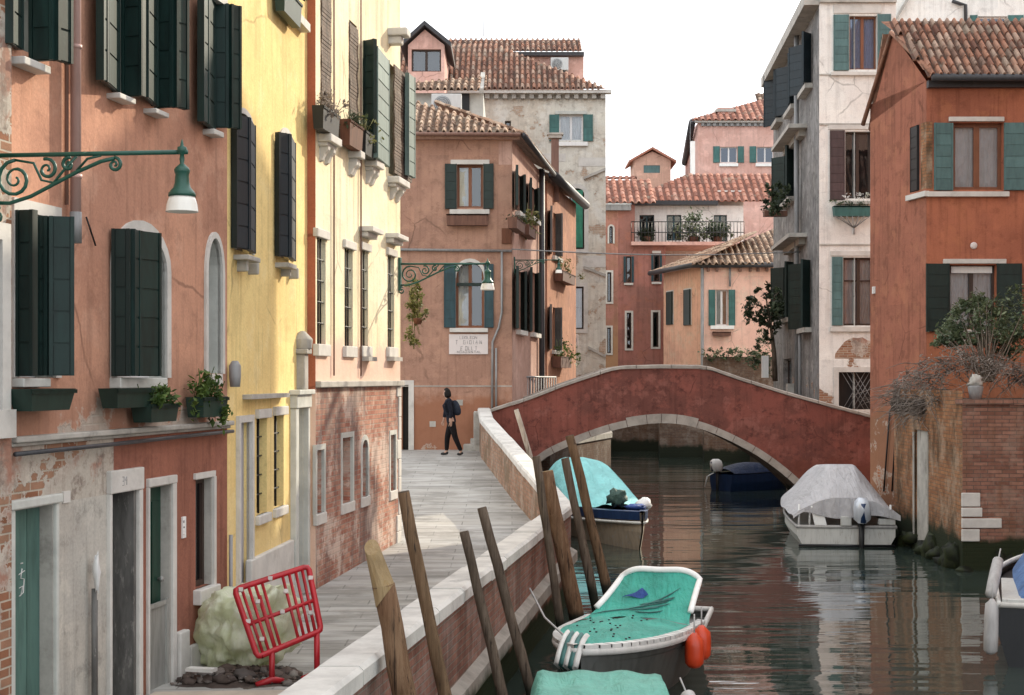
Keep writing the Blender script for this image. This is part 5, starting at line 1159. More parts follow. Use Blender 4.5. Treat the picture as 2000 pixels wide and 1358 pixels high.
# ================================================================== BRIDGE
BY, BB = 39.5, 42.5
TOP = [(930, 812), (945, 806), (962, 797), (1030, 776), (1100, 749), (1190, 719), (1215, 714), (1290, 712), (1365, 713), (1390, 717), (1450, 738), (1540, 766), (1620, 788), (1720, 814)]
ARC = [(1000, 965), (1030, 912), (1052, 884), (1085, 866), (1130, 847), (1185, 827), (1240, 814), (1290, 809), (1335, 812), (1380, 824), (1430, 846), (1480, 873), (1525, 905), (1570, 945), (1600, 985), (1612, 1010)]
def smooth(tab, x):
    k = [prof(tab, x+d) for d in (-24, -12, 0, 12, 24)]; return (k[0]+2*k[1]+3*k[2]+2*k[3]+k[4])/9
tz = lambda x: EYE+(HY-prof(TOP, x))/F*BY-.10; az = lambda x: EYE+(HY-smooth(ARC, x))/F*BY-.19
wx = lambda x: (x-CX)/F*BY
Bg = thing('bridge', 'dark red single arch footbridge with stone coping over the canal', 'bridge', (wx(1290), BY, 0))
xs = [930+i*6.5 for i in range(122)]
a0, a1 = 1003, 1609
f_, bk, vt, dk, ip, ib_ = MB(), MB(), MB(), MB(), MB(), MB()
dz = lambda x: tz(x)-1.02
for x, y in zip(xs, xs[1:]):
    lo = lambda q: az(q) if a0 <= q <= a1 else -.8
    if (x < a0 <= y) or (x <= a1 < y): lo0 = lo1 = max(-.8, -.8)
    else: lo0, lo1 = lo(x), lo(y)
    f_.quad((wx(x), BY, lo0), (wx(y), BY, lo1), (wx(y), BY, tz(y)), (wx(x), BY, tz(x)), r=.5)
    bk.quad((wx(y), BB, lo1), (wx(x), BB, lo0), (wx(x), BB, tz(x)), (wx(y), BB, tz(y)), r=.5)
    dk.quad((wx(x), BY+.32, dz(x)), (wx(y), BY+.32, dz(y)), (wx(y), BB-.32, dz(y)), (wx(x), BB-.32, dz(x)))
    ip.quad((wx(y), BY+.32, dz(y)), (wx(x), BY+.32, dz(x)), (wx(x), BY+.32, tz(x)), (wx(y), BY+.32, tz(y)), r=.5)
    ip.quad((wx(x), BB-.32, dz(x)), (wx(y), BB-.32, dz(y)), (wx(y), BB-.32, tz(y)), (wx(x), BB-.32, tz(x)), r=.5)
    if a0 <= x and y <= a1: vt.quad((wx(x), BB, lo0), (wx(y), BB, lo1), (wx(y), BY, lo1), (wx(x), BY, lo0), r=.5)
for x, sg in ((a0+.5, 1), (a1-2, -1)): vt.quad((wx(x), BY, -1.2), (wx(x), BB, -1.2), (wx(x), BB, az(x)), (wx(x), BY, az(x)))
f_.build('front_wall', 'bridge', Bg); bk.build('back_wall', 'bridge', Bg); ip.build('inner_parapet', 'bridge', Bg); vt.build('vault', 'vault', Bg)
st = MB()      # steps between the parapets
for i in range(0, 121, 3):
    x, y = xs[i], xs[min(i+3, 121)]; top = max(dz(x), dz(y)); st.par((wx(x), BY+.33, top-.22), (wx(y)-wx(x)-.002, 0, 0), (0, BB-BY-.66, 0), (0, 0, .22))
st.build('steps', 'paving', Bg)
cp = MB(); cx_ = 934
while cx_ < 1712:
    nx_ = cx_+random.uniform(60, 96)
    if nx_ > 1700: nx_ = 1718
    n_ = max(2, int((nx_-cx_)/10)); sec = []
    for i in range(n_+1):
        x = cx_+.6+(nx_-cx_-1.2)*i/n_; X, z = wx(x), tz(x)+random.uniform(-.002, .002)
        sec += [[(X, BY-.05, z+.015), (X, BY-.05, z+.08), (X, BY-.02, z+.10), (X, BY+.35, z+.10), (X, BY+.37, z+.08), (X, BY+.37, z+.015)]]
    vs = [p for s_ in sec for p in s_]; fs = [(6*i+k, 6*i+(k+1) % 6, 6*i+6+(k+1) % 6, 6*i+6+k) for i in range(n_) for k in range(6)]+[(5, 4, 3, 2, 1, 0), tuple(6*n_+k for k in range(6))]
    cp.add(vs, fs); cp.add([(p[0], BY+BB-p[1], p[2]) for p in vs], [f[::-1] for f in fs]); cx_ = nx_
cp.build('coping', 'archstone', Bg)
ar = MB(); x = 1008
while x < 1600:
    y = min(x+random.uniform(26, 40), 1604); n_ = 3
    if 1235 < (x+y)/2 < 1345: hgt, pj = .21, .05
    else: hgt, pj = .15, .03
    def edge(q):
        d = 2; t_ = V((wx(q+d)-wx(q-d), 0, az(q+d)-az(q-d))).normalized(); nn = V((-t_.z, 0, t_.x)); return V((wx(q), 0, az(q))), nn
    sec = []
    for i in range(n_+1):
        q = x+.5+(y-x-1)*i/n_; p, nn = edge(q); i0, o0 = p-nn*.03, p+nn*hgt
        sec += [V((i0.x, BY-pj, i0.z)), V((o0.x, BY-pj, o0.z)), V((o0.x, BY+.1, o0.z)), V((i0.x, BY+.1, i0.z))]
    ar.add(sec, [(4*i+k, 4*i+4+k, 4*i+4+(k+1) % 4, 4*i+(k+1) % 4) for i in range(n_) for k in range(4)]+[(0, 1, 2, 3), (4*n_+3, 4*n_+2, 4*n_+1, 4*n_)])
    x = y
ar.build('arch_ring', 'archstone', Bg)
b = MB(); b.par((wx(925), BY-.08, 1.2), (.34, 0, 0), (0, .5, 0), (0, 0, tz(935)-1.02)); b.build('end_post', 'stonedk', Bg, bevel=.02)
for k, (x0, x1, zz) in enumerate(((905, 944, 1.66), (918, 946, 1.80))):
    b = MB(); b.par((wx(x0), BY+.0+.35*k, 1.3), (wx(x1)-wx(x0), 0, 0), (0, 2.2, 0), (0, 0, zz-1.3)); b.build('bottom_step', 'stonedk', Bg, bevel=.02)

# ================================================================== WHITE CANAL HOUSE
wf = Fac((8.60, 43), (10.75, 43)); ws = Fac((9.36, 55), (8.60, 43))
H = thing('white_house', 'tall white plastered house with dark shutters behind the right end of the bridge', 'house', (10, 43, 0))
zw = wf.px(1600, -8)[1]
W1 = pxop(wf, 1659, 31, 1713, 136); W2 = pxop(wf, 1651, 257, 1702, 388); W3 = pxop(wf, 1647, 503, 1710, 636); W4 = pxop(wf, 1638, 727, 1720, 800, depth=.3)
mb = MB(); wall(mb, wf, 0, wf.L, -.6, zw, [W1, W2, W3, W4]); shell(mb, wf, 1.0, wf.L, -.6, zw, 11); mb.build('wall', 'white', H)
mb = MB(); SW = {k: pxop(ws, *v, ref=1) for k, v in dict(a=(1519, 128, 1527, 232), b=(1544, 108, 1556, 205), c=(1573, 66, 1585, 165), d=(1536, 286, 1551, 385), e=(1534, 512, 1550, 620), f=(1572, 508, 1583, 640), g=(1530, 700, 1546, 780)).items()}
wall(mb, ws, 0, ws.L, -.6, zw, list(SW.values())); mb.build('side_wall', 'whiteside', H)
wn = window(wf, H, W1, 'frame', glass='glassblue', curtain=(0, 1)); flatshut(wf, wn, 1628, 29, 1658, 138, 'shutteal'); flatshut(wf, wn, 1714, 28, 1740, 138, 'shutteal'); sill(wf, wn, 1624, 140, 1722, 147, .1); sill(wf, wn, 1628, 8, 1722, 26, .03, name='lintel')  # pale curtain behind the blue tint imitates reflected sky
wn = window(wf, H, W2, 'framedk', glass='glass', room='room', curtain=None); flatshut(wf, wn, 1621, 255, 1650, 391, 'shutbrown'); sill(wf, wn, 1634, 392, 1706, 399, .1); sill(wf, wn, 1618, 244, 1712, 253, .03, name='lintel')
wn = window(wf, H, W3, 'framedk', ny=2, curtain=(0, 1), glass='glass'); flatshut(wf, wn, 1625, 502, 1646, 636, 'shutteal'); sill(wf, wn, 1622, 638, 1712, 648, .08); sill(wf, wn, 1622, 490, 1712, 500, .03, name='lintel')
d = MB(); D_ = .28; d.quad(wf.pt(W4.u0, W4.z0, -D_), wf.pt(W4.u1, W4.z0, -D_), wf.pt(W4.u1, W4.z1, -D_), wf.pt(W4.u0, W4.z1, -D_)); gd = d.build('barred_opening', 'black', H); surround(wf, gd, W4, .14, .03)
d = MB()
for k in range(-6, 14):
    for sg in (1, -1):
        u = W4.u0+k*.13; pts = []
        for s_ in (0, 1):
            z = W4.z0+(W4.z1-W4.z0)*s_; uu = u+sg*(W4.z1-W4.z0)*.6*s_+(0 if sg > 0 else .6); pts.append((uu, z))
        (ua, za), (ub, zb) = pts
        if W4.u0 < min(ua, ub) and max(ua, ub) < W4.u1: d.tube([wf.pt(ua, za, -.08), wf.pt(ub, zb, -.08)], .009, 4)
d.build('grille', 'pipegrey', gd)
b = MB(); cx_, cz_, n_ = (W4.u0+W4.u1)/2-.05, W4.z1+.38, 14; R_ = .62
vs = [wf.pt(cx_+R_*math.cos(PI*k/n_)*(1+.06*math.sin(k*5)), cz_+R_*.95*math.sin(PI*k/n_)*(1+.05*math.cos(k*3)), .004) for k in range(n_+1)]
b.add(vs, [tuple(range(n_+1))]); b.build('bare_plaster_patch', 'peel', H)
for z, hh in ((wf.px(1600, 243)[1], .05), (wf.px(1600, 478)[1], .04), (wf.px(1600, 146)[1], .04)):
    b = MB(); wf.box(b, 0.0, wf.L, z-hh/2, z+hh/2, -.02, .03); b.build('string_course', 'stonedk', H)
for k, o_ in SW.items():
    wn = window(ws, H, o_, 'framedk', nx=1, glass='glassdk'); mt = 'shutnavy' if k in 'abc' else 'shutdk'
    if k != 'g':
        b = MB(); panel(b, ws, (o_.u0-.02, .04), (o_.u0-.5, .42), o_.z0, o_.z1); b.build('shutter', mt, wn)
        b = MB(); panel(b, ws, (o_.u1+.02, .04), (o_.u1+.35, .30), o_.z0, o_.z1); b.build('shutter', mt, wn)
    b = MB(); ws.box(b, o_.u0-.25, o_.u1+.25, o_.z0-.14, o_.z0, -.02, .22); b.build('sill', 'stonedk', wn)
b = MB(); ws.box(b, -.2, ws.L+.0, zw-.25, zw+.08, -.02, .42); b.build('eave_moulding', 'stonedk', H)
b = MB(); wf.box(b, 0.0, wf.L, zw-.2, zw+.08, -.02, .1); b.build('cornice', 'stonedk', H)
b = MB(); q = ws.L-3.9; b.tube([ws.pt(q, .3, .16), ws.pt(q, zw-.2, .16)], .075, 8); b.tube([ws.pt(q+.55, .3, .13), ws.pt(q+.55, 5.9, .13)], .05, 8); b.build('drainpipe', 'pipegrey', H)
b = MB(); q = ws.L-4.4; zz = ws.px(1546, 640)[1]; b.box(ws.pt(q, 1.6, .25), (.3, .3, 3.2)); b.build('pilaster', 'stonedk', H)
for yy in (268, 470):
    b = MB(); z = ws.px(1556, yy)[1]; ws.box(b, ws.L-7.5, ws.L-2.6, z-.12, z, -.02, .55); ws.box(b, ws.L-7.2, ws.L-3.0, z-.3, z-.12, -.02, .2); b.build('balcony_ledge', 'stonedk', H)
t = planter(wf, 1629, 402, 1702, 422, .05, .32, 'green flower box with white blooms and a wire basket under the brown shuttered window', 'leafbush', 21, mat='shutsea', n=260, hgt=.18, size=.03)
b = MB()
rn = random.Random(9)
for k in range(60): q = wf.pt(rn.uniform(wf.ux(1640), wf.ux(1700)), wf.px(1660, rn.uniform(380, 400))[1], rn.uniform(.15, .36)); leaves(b, q, (.03, .03, .03), 4, .026, seed=200+k)
b.build('blossom', 'flower', t)
b = MB()
for k in range(7):
    x = 1630+70*k/6; b.tube([wf.pt(wf.ux(x, .3), wf.px(x, 422, .3)[1], .3), wf.pt(wf.ux(x*.6+1668*.4, .26), wf.px(x, 437-abs(k-3)*2, .26)[1], .26), wf.pt(wf.ux(1668, .05), wf.px(1668, 446, .05)[1], .05)], .012, 5)
b.tube([wf.pt(wf.ux(1668, .05), wf.px(1668, 440, .05)[1], .05), wf.pt(wf.ux(1668, .05), wf.px(1668, 458, .05)[1], .05)], .02, 5); b.build('wire_basket', 'pipegrey', t)
# foliage on the canal side of the white house
t = thing('ledge_plant', 'dark leafy plants spilling over the upper side ledge of the white house', 'plant', P(1514, 415, 47)); b = MB()
for k, (x, y, r_) in enumerate(((1506, 375, .25), (1518, 392, .3), (1500, 405, .28), (1525, 372, .25), (1512, 415, .25))): leaves(b, P(x, y, 48-.3*k), (r_, .35, r_), 170, .065, seed=300+k)
b.build('foliage', 'leafdk', t); b = MB(); b.box(P(1514, 418, 47.5), (.7, .35, .16)); b.build('trough', 'planterwood', t)
t = thing('canal_tree', 'dark leafy small tree leaning over the far bank beside the white house drainpipe', 'tree', P(1512, 735, 50)); b = MB()
base = P(1514, 745, 50); b.tube([base, P(1512, 690, 50), P(1506, 640, 49.8), P(1500, 600, 49.8)], [.09, .075, .05, .03], 8)
for x, y in ((1470, 590), (1476, 625), (1488, 575), (1522, 570), (1462, 612)): b.tube([P(1505, 640, 49.8), P((x+1505)/2, y+8, 49.7), P(x, y, 49.6)], [.035, .022, .008], 6)
b.build('trunk', 'bark', t); b = MB()
for k, (x, y, r_) in enumerate(((1470, 588, .22), (1482, 605, .38), (1500, 590, .42), (1515, 575, .4), (1466, 618, .22), (1488, 630, .28), (1510, 615, .42), (1497, 655, .25), (1522, 600, .4), (1476, 566, .14), (1515, 640, .3))): leaves(b, P(x, y, 49.4+.25*(k % 4)), (r_, .5, r_), int(420*r_), .075, seed=320+k)
b.build('crown', 'leafdk', t)
t = thing('bank_shrub', 'pale grey green shrub on the far bank under the small dark tree', 'shrub', P(1480, 740, 52)); b = MB()
for k, (x, y, r_) in enumerate(((1482, 700, .4), (1495, 680, .35), (1470, 715, .3), (1500, 712, .4), (1488, 660, .25))): leaves(b, P(x, y, 52), (r_, .5, r_), int(380*r_), .06, seed=340+k)
b.build('foliage', 'leafbush', t)
b = MB(); b.par(P(1489, 738, 49), (.2, 0, 0), (0, .2, 0), (0, 0, .70)); tag(b.build('stone_post', 'whitepaint', origin=P(1489, 738, 49)), 'short white stone post behind the bridge coping', 'post')

# ================================================================== WHITE REAR HOUSE
uf = Fac((P(1742, 60, 50).x, 50), (16.75, 50)); H = thing('rear_white_house', 'white house with one small green shuttered window showing above the red house roof', 'house', (15, 50, 1))
R1 = pxop(uf, 1910, 32, 1968, 66); mb = MB(); zz = uf.px(1900, -20)[1]
wall(mb, uf, 0, uf.L, 0, zz, [R1]); shell(mb, uf, 0, uf.L, 0, zz, 6); mb.build('wall', 'white', H)
wn = window(uf, H, R1, 'framewhite', curtain=(0, .5), glass='glassblue'); flatshut(uf, wn, 1895, 30, 1909, 66, 'shutsea'); flatshut(uf, wn, 1969, 30, 1999, 66, 'shutsea')
b = MB(); q = lambda x, y: uf.pt(uf.ux(x, .1), uf.px(x, y, .1)[1], .1); b.tube([q(1860, 2), q(1876, 8), q(1886, 10), q(1887, 80)], .06, 7); b.build('drainpipe', 'pipedk', H)
b = MB(); b.par(uf.pt(-.1, uf.px(1742, 62)[1], .05), uf.u*.75+V((0, 0, 1.25)), V((0, 0, .14)), uf.n*.2); b.build('verge', 'stonedk', H)

# ================================================================== RED HOUSE on the right
of_ = Fac((8.69, 32.2), (13.6, 32.2)); os_ = Fac((8.165, 35.0), (8.69, 32.2))
H = thing('red_gabled_house', 'brick red gabled house with tiled roof and teal shutters on the right bank', 'house', (10.5, 33, 0))
ze = of_.px(1850, 158)[1]; ur = os_.ux(1745); zr = os_.px(1745, 66)[1]; zb = os_.px(1700, 240)[1]
V1 = pxop(of_, 1862, 240, 1960, 371); V2 = pxop(of_, 1855, 518, 1946, 642)
mb = MB(); wall(mb, of_, 0, of_.L, 1.0, ze, [V1, V2]); shell(mb, of_, .02, of_.L, 1.0, ze-.6, 2.7); mb.build('wall', 'rust', H)
VS = pxop(os_, 1777, 243, 1796, 372, ref=1)
mb = MB(); wall(mb, os_, 0, os_.L, -.8, ze, [VS], d=.003)
mb.add([os_.pt(0, ze, .003), os_.pt(os_.L, ze, .003), os_.pt(ur, zr, .003), os_.pt(0, zb, .003)], [(0, 1, 2, 3)], 0, r=.5); mb.build('side_wall', 'rustside', H)
wn = window(of_, H, V1, 'frame', curtain=(0, 1), fw=.075, glass='glass'); flatshut(of_, wn, 1825, 240, 1861, 372, 'shutteal', (.06, .03)); flatshut(of_, wn, 1961, 240, 2003, 372, 'shutteal')
sill(of_, wn, 1812, 374, 1972, 384, .10); sill(of_, wn, 1854, 228, 1962, 237, .05, name='lintel')
b = MB(); z = of_.px(1900, 384)[1]; os_.box(b, os_.ux(1775), os_.L+.08, z, z+.11, -.02, .08); b.build('sill', 'stone', wn)
b = MB(); z0, z1 = VS.z0, VS.z1; os_.box(b, os_.ux(1799), os_.L+.006, z0, z1, -.01, .008); of_.box(b, -.006, .12, z0, z1, -.01, .007); b.build('exposed_brick', 'gardenside', H)
wn2 = window(os_, H, VS, 'framedk', nx=1, glass='glassdk')
b = MB(); panel(b, os_, (VS.u0+.02, -.03), (VS.u1-.02, .02), VS.z0+.01, VS.z1-.01); b.build('shutter', 'black', wn2)
wn = window(of_, H, V2, 'framedk', curtain=(0, 1), glass='glass'); flatshut(of_, wn, 1809, 515, 1854, 648, 'shutdk', (.06, .03)); flatshut(of_, wn, 1947, 515, 1996, 648, 'shutdk')
sill(of_, wn, 1843, 506, 1966, 515, .05, name='lintel'); sill(of_, wn, 1838, 644, 1960, 656, .1)
b = MB(); z = of_.px(1900, 520)[1]; of_.box(b, V2.u0+.06, V2.u1-.06, z-.14, z-.0, -.15, -.1); b.build('blind_box', 'whitepaint', wn)
b = MB(); b.lathe(of_.pt(of_.ux(1902), of_.px(1902, 480)[1], -.01), [(.075, 0), (.075, .02), (.05, .035)], 12, axis=of_.n); b.build('vent_cap', 'plaque', H)
yr_ = os_.pt(ur, 0).y; sl = V((0, yr_-32.2, zr-ze)).normalized(); sll = V((0, yr_-31.82, zr-ze)).length
roof('roof', 'tile', H, (8.10, 31.82, ze+.02), (1, 0, 0), sl, 5.7, sll+.05, pitch=.165, course=.36, lo=lambda a: max(0, min(sll, (8.62-8.10-a)/.152)), h=.085)
roof('roof', 'tile', H, (13.8, 35.25, zb-.12), (-1, 0, 0), V((0, yr_-35.0, zr-zb)).normalized(), 5.6, V((0, yr_-35.25, zr-zb)).length+.02, pitch=.22, course=.4)
b = MB(); b.tube([(8.70, 31.80, ze-.0), (13.6, 31.80, ze-.03)], .075, 8); b.build('gutter', 'gutter', H)
b = MB(); p0, p1, p2 = os_.pt(os_.L+.38, ze+.08, .05), os_.pt(ur, zr+.02, .05), os_.pt(-.3, zb+.0, .05); b.tube([p0, p1, p2], .055, 6); b.build('verge_tiles', 'tile', H)
b = MB(); of_.box(b, 0, of_.L, ze-.16, ze-.02, -.02, .16); b.build('eave_moulding', 'gutter', H)
b = MB(); q = os_.ux(1708); b.box(os_.pt(q, os_.px(1708, 567)[1], .02), (.05, .12, .16)); b.build('white_tag', 'whitepaint', H)
for x0, x1 in ((1738, 1726), (1752, 1742)):
    b = MB(); b.tube([os_.pt(os_.ux(x0, .05), os_.px(x0, 800, .05)[1], .05), os_.pt(os_.ux(x1, .05), os_.px(x1, 960, .05)[1], .05)], .02, 5); b.build('wall_cable', 'black', H)
# ------------------------------------------------ unseen tall house placed right of the red house so that its shadow crosses the pink and yellow fronts
TN = thing('unseen_tall_house', 'unseen tall ochre house placed right of the red gabled house for its shadow', 'house', (15, 28, 0))
b = MB(); X0 = 12.6; b.par((X0, 10, -.5), (8, 0, 0), (0, 22.5, 0), (0, 0, 16.9)); b.build('wall', 'orange', TN)
b = MB(); ya, yb_ = 32.5, 36.6; b.par((X0, ya, -.5), (5, 0, 0), (0, yb_-ya, 0), (0, 0, 17.5)); zt = 17.0; ym = (ya+yb_)/2-.2
b.add([(X0, ya, zt), (X0, yb_, zt), (X0, ym, zt+1.3), (X0+5, ya, zt), (X0+5, yb_, zt), (X0+5, ym, zt+1.3)], [(0, 2, 1), (3, 4, 5), (0, 3, 5, 2), (1, 2, 5, 4)]); b.build('gable', 'orange', TN)

# ================================================================== GARDEN WALL with plants
G = thing('garden_wall', 'old brick garden wall standing in the canal with overgrown top on the right', 'wall', (8, 27, 0))
gs_ = Fac((8.0, 32.15), (7.86, 26.8)); gf_ = Fac((7.86, 26.8), (13.0, 26.8)); gz = 3.02
NO = Op(gs_.ux(1786), gs_.ux(1812), .1, 2.35, depth=.14)
mb = MB(); wall(mb, gs_, 0, gs_.L, -1.3, gz+.12, [NO]); mb.build('side_face', 'gardenside', G)
mb = MB(); wall(mb, gf_, 0, gf_.L, -1.3, gz-.1, []); mb.build('front_face', 'gardenbrick', G)
b = MB(); gs_.box(b, NO.u0+.004, NO.u1-.004, .1, 2.34, -.135, -.05); b.build('stone_jamb', 'stonedk', G)
b = MB(); gs_.box(b, NO.u0-.07, NO.u0, .1, 2.3, -.03, .02); gs_.box(b, NO.u1, NO.u1+.06, .1, 2.3, -.03, .02); b.build('jamb_edge', 'stonedk', G)
b = MB(); b.par((7.93, 26.85, gz-.35), (5, 0, 0), (0, 5.3, 0), (0, 0, .28)); b.build('earth_fill', 'soil', G)
b = MB()
for k in range(11): x = 7.84+k*.45; b.par((x, 26.74, gz-.12+random.uniform(-.01, .01)), (.44, 0, 0), (0, .45, 0), (0, 0, .09))
b.build('coping', 'gardenbrick', G)
for x0, y0, x1, y1 in ((1876, 963, 1915, 990), (1870, 992, 1919, 1010), (1875, 1013, 1957, 1032), (1875, 1034, 1914, 1058)):
    b = MB(); u0, u1 = gf_.ux(x0, .03), gf_.ux(x1, .03); gf_.box(b, max(u0, -.02), u1, gf_.px(x1, y1, .03)[1], gf_.px(x1, y0, .03)[1], -.02, .03); b.build('quoin_stone', 'stone', G, bevel=.015)
b = MB(); rn = random.Random(4)
for k in range(34):
    t_ = rn.random(); p = gs_.pt(gs_.L*t_, .12, 0) if k < 18 else gf_.pt(gf_.L*rn.random(), .12, 0); b.blob(p+V((0, 0, rn.uniform(-.2, .12))), (.22, .22, rn.uniform(.12, .3)), 9, 6, .4, 3, k)
b.build('weed_fringe', leafmat('canal_weed', (.022, .03, .01), (.04, .05, .018), (.012, .014, .008)), G)
def bush(name, label, cat, spots, mat, n, size, dep, seed, stemc=None, stem_mat='bark'):
    c0 = spots[0]; t = thing(name, label, cat, P(c0[0], c0[1], dep)); b = MB()
    for k, (x, y, rx, rz_, dd) in enumerate(spots): leaves(b, P(x, y, dep+dd), (rx, .38, rz_), n, size, seed=seed+k)
    b.build('foliage', mat, t)
    if stemc:
        b = MB(); o_ = P(*stemc, dep)
        for k, (x, y, rx, rz_, dd) in enumerate(spots):
            for j in range(4): stems(b, o_+V((random.uniform(-.1, .1), 0, 0)), [P(x, y, dep+dd)+V((random.uniform(-rx, rx), random.uniform(-.2, .2), random.uniform(-rz_, rz_)))], .014)
        b.build('branches', stem_mat, t)
    return t
bush('garden_bush', 'green leafy bush before the lower dark shuttered window on top of the garden wall', 'bush', [(1895, 628, .38, .28, 1.6), (1930, 605, .3, .3, 1.9), (1870, 655, .35, .2, 1.4), (1960, 640, .4, .3, 1.5), (1985, 600, .35, .35, 1.8), (1915, 665, .4, .2, 1.2), (1968, 680, .4, .25, 1.2), (1845, 668, .25, .12, 1.5), (1910, 590, .14, .2, 1.8), (1858, 640, .3, .25, 1.7), (1880, 600, .2, .2, 1.9), (1992, 650, .4, .35, 1.0), (1940, 650, .4, .3, 1.1)], 'leafbush', 480, .040, 27.4, 500, (1930, 745))
def vines(name, label, spots, dep, n, seed, mat):
    rn = random.Random(seed); t = thing(name, label, 'vine', P(spots[0][0], spots[0][1], dep)); b = MB()
    for x, y, rx, rz_, dd in spots:
        for k in range(n):
            p = P(x, y, dep+dd)+V((rn.uniform(-rx, rx), rn.uniform(-.3, .3), rn.uniform(-rz_, rz_))); q = p; pts = [p]
            dr = V((rn.gauss(-.1, .9), rn.gauss(-.2, .5), rn.gauss(.25, .8))).normalized()*rn.uniform(.05, .12)
            for s_ in range(4): dr = dr+V((rn.gauss(0, .05), rn.gauss(0, .05), -.022)); q = q+dr; pts.append(q)
            b.tube(pts, [.009, .008, .006, .005, .002], 4, 0, False)
    b.build('stems', mat, t); b = MB()
    for k, (x, y, rx, rz_, dd) in enumerate(spots): leaves(b, P(x, y, dep+dd), (rx*1.2, .35, rz_*1.2), int(n*8), .024, seed=seed+k)
    b.build('dry_leaves', 'leafdry', t); return t
vines('dry_creeper', 'tangle of leafless brown stems hanging over the garden wall below the green bush', [(1890, 700, .30, .22, 1.0), (1850, 725, .3, .25, 1.2), (1810, 735, .25, .25, 2.2), (1925, 715, .3, .2, .6), (1960, 720, .3, .2, .5), (1990, 735, .2, .15, .4), (1780, 750, .2, .25, 3.4), (1830, 770, .25, .2, 1.6)], 27.0, 40, 700, 'leafdry')
vines('dry_creeper', 'sparse dry roots trailing down the eroded orange corner of the garden wall', [(1770, 790, .12, .3, 4.1), (1800, 800, .14, .2, 2.6), (1752, 770, .1, .25, 4.8)], 27.0, 60, 760, 'leafdry')
t = thing('garden_urn', 'pale grey plastic wrapped pot on top of the garden wall under the bush', 'pot', gf_.pt(gf_.ux(1912), gz-.05, -.2)); b = MB(); b.lathe(gf_.pt(gf_.ux(1912), gz-.04, -.2), [(.10, 0), (.12, .12), (.14, .22), (.13, .25)], 12); b.build('pot_body', 'pipegrey', t)
b = MB(); b.blob(gf_.pt(gf_.ux(1912), gz+.27, -.2), (.13, .12, .12), 14, 10, .5, 3, 5); b.build('plastic_wrap', 'stonedk', t)
# ================================================================== MOORING POSTS
def post(label, top, low, Yb, wpx, mat, cut=False, n=12, knots=3, seed=0, name='mooring_post', group='mooring posts along the near quay wall'):
    Y = Yb; a = P(*top, Y); b = P(*low, Y); d = (b-a).normalized(); L = (a.z+1.2)/(-d.z); r = wpx/2/F*Y
    rn = random.Random(seed); mb = MB(); pts, rad = [], []
    for k in range(n+1):
        t_ = k/n; p = a+d*L*t_+V((rn.uniform(-.1, .1)*r, rn.uniform(-.2, .2)*r, 0)); pts.append(p); rad.append(r*(.90+.16*t_)*rn.uniform(.94, 1.05))
    t = thing(name, label, 'post', (pts[-1].x, Y, 0), group)
    if cut:      # top hewn to a slanted face
        mb.tube(pts[1:], rad[1:], 12); mb.build('shaft', mat, t)
        cb = MB(); h = 12; base = [pts[1]+V((rad[1]*math.cos(2*PI*j/h), rad[1]*math.sin(2*PI*j/h), 0)) for j in range(h)]
        topv = [pts[0]+V((-.03+rad[0]*.62*math.cos(2*PI*j/h), .03+rad[0]*.7*math.sin(2*PI*j/h), -.03+.05*math.sin(2*PI*j/h))) for j in range(h)]
        low_ = [pts[1]+d*(.07+.09*math.cos(2*PI*(j-6)/h))+V((rad[1]*1.02*math.cos(2*PI*j/h), rad[1]*1.02*math.sin(2*PI*j/h), 0)) for j in range(h)]
        cb.add(base+topv+low_, [(j, (j+1) % h, h+(j+1) % h, h+j) for j in range(h)]+[(2*h+j, 2*h+(j+1) % h, (j+1) % h, j) for j in range(h)]+[tuple(range(h, 2*h))], 0, False); cb.build('hewn_top', 'cutwood', t)
    else:
        mb.tube(pts, rad, 12); mb.build('shaft', mat, t)
        cb = MB(); cb.lathe(pts[0]-d*.004, [(rad[0]*.96, -.01), (rad[0]*.96, .004)], 12, axis=-d); cb.build('end_grain', 'cutwood' if mat == 'polered' else 'poledk', t)
    return t
post('thick brown mooring post with a pale hewn top, nearest to the viewer', (735, 1062), (790, 1358), 10.55, 50, 'polered', cut=True, seed=1)
post('tall straight brown mooring post just right of the thick hewn one', (787, 962), (868, 1358), 11.4, 27, 'pole', seed=2)
post('short dark mooring post with a paler cracked top, third along the quay', (907, 1040), (982, 1358), 13.9, 21, 'poledk', seed=3)
post('slim dark mooring post leaning left, fourth along the quay', (942, 993), (1026, 1312), 14.8, 21, 'poledk', seed=4)
post('grey slender mooring post left of the rusty orange one', (1047, 893), (1094, 1215), 18.8, 17, 'poledk', seed=5)
post('rusty orange brown mooring post with broken top by the quay bend', (1066, 922), (1126, 1207), 19.75, 31, 'polered', seed=6)
post('dark mooring post leaning behind the taller crossed one beside the aqua boat', (1104, 896), (1163, 1180), 21.9, 18, 'poledk', seed=7)
post('tallest greyish mooring post crossing in front of the aqua covered boat', (1113, 852), (1186, 1150), 22.3, 20, 'pole', seed=8)
post('pale weathered pole leaning beside the sunlit parapet near the bridge', (1008, 800), (1033, 884), 31.0, 11, 'polepale', seed=9, group=None)

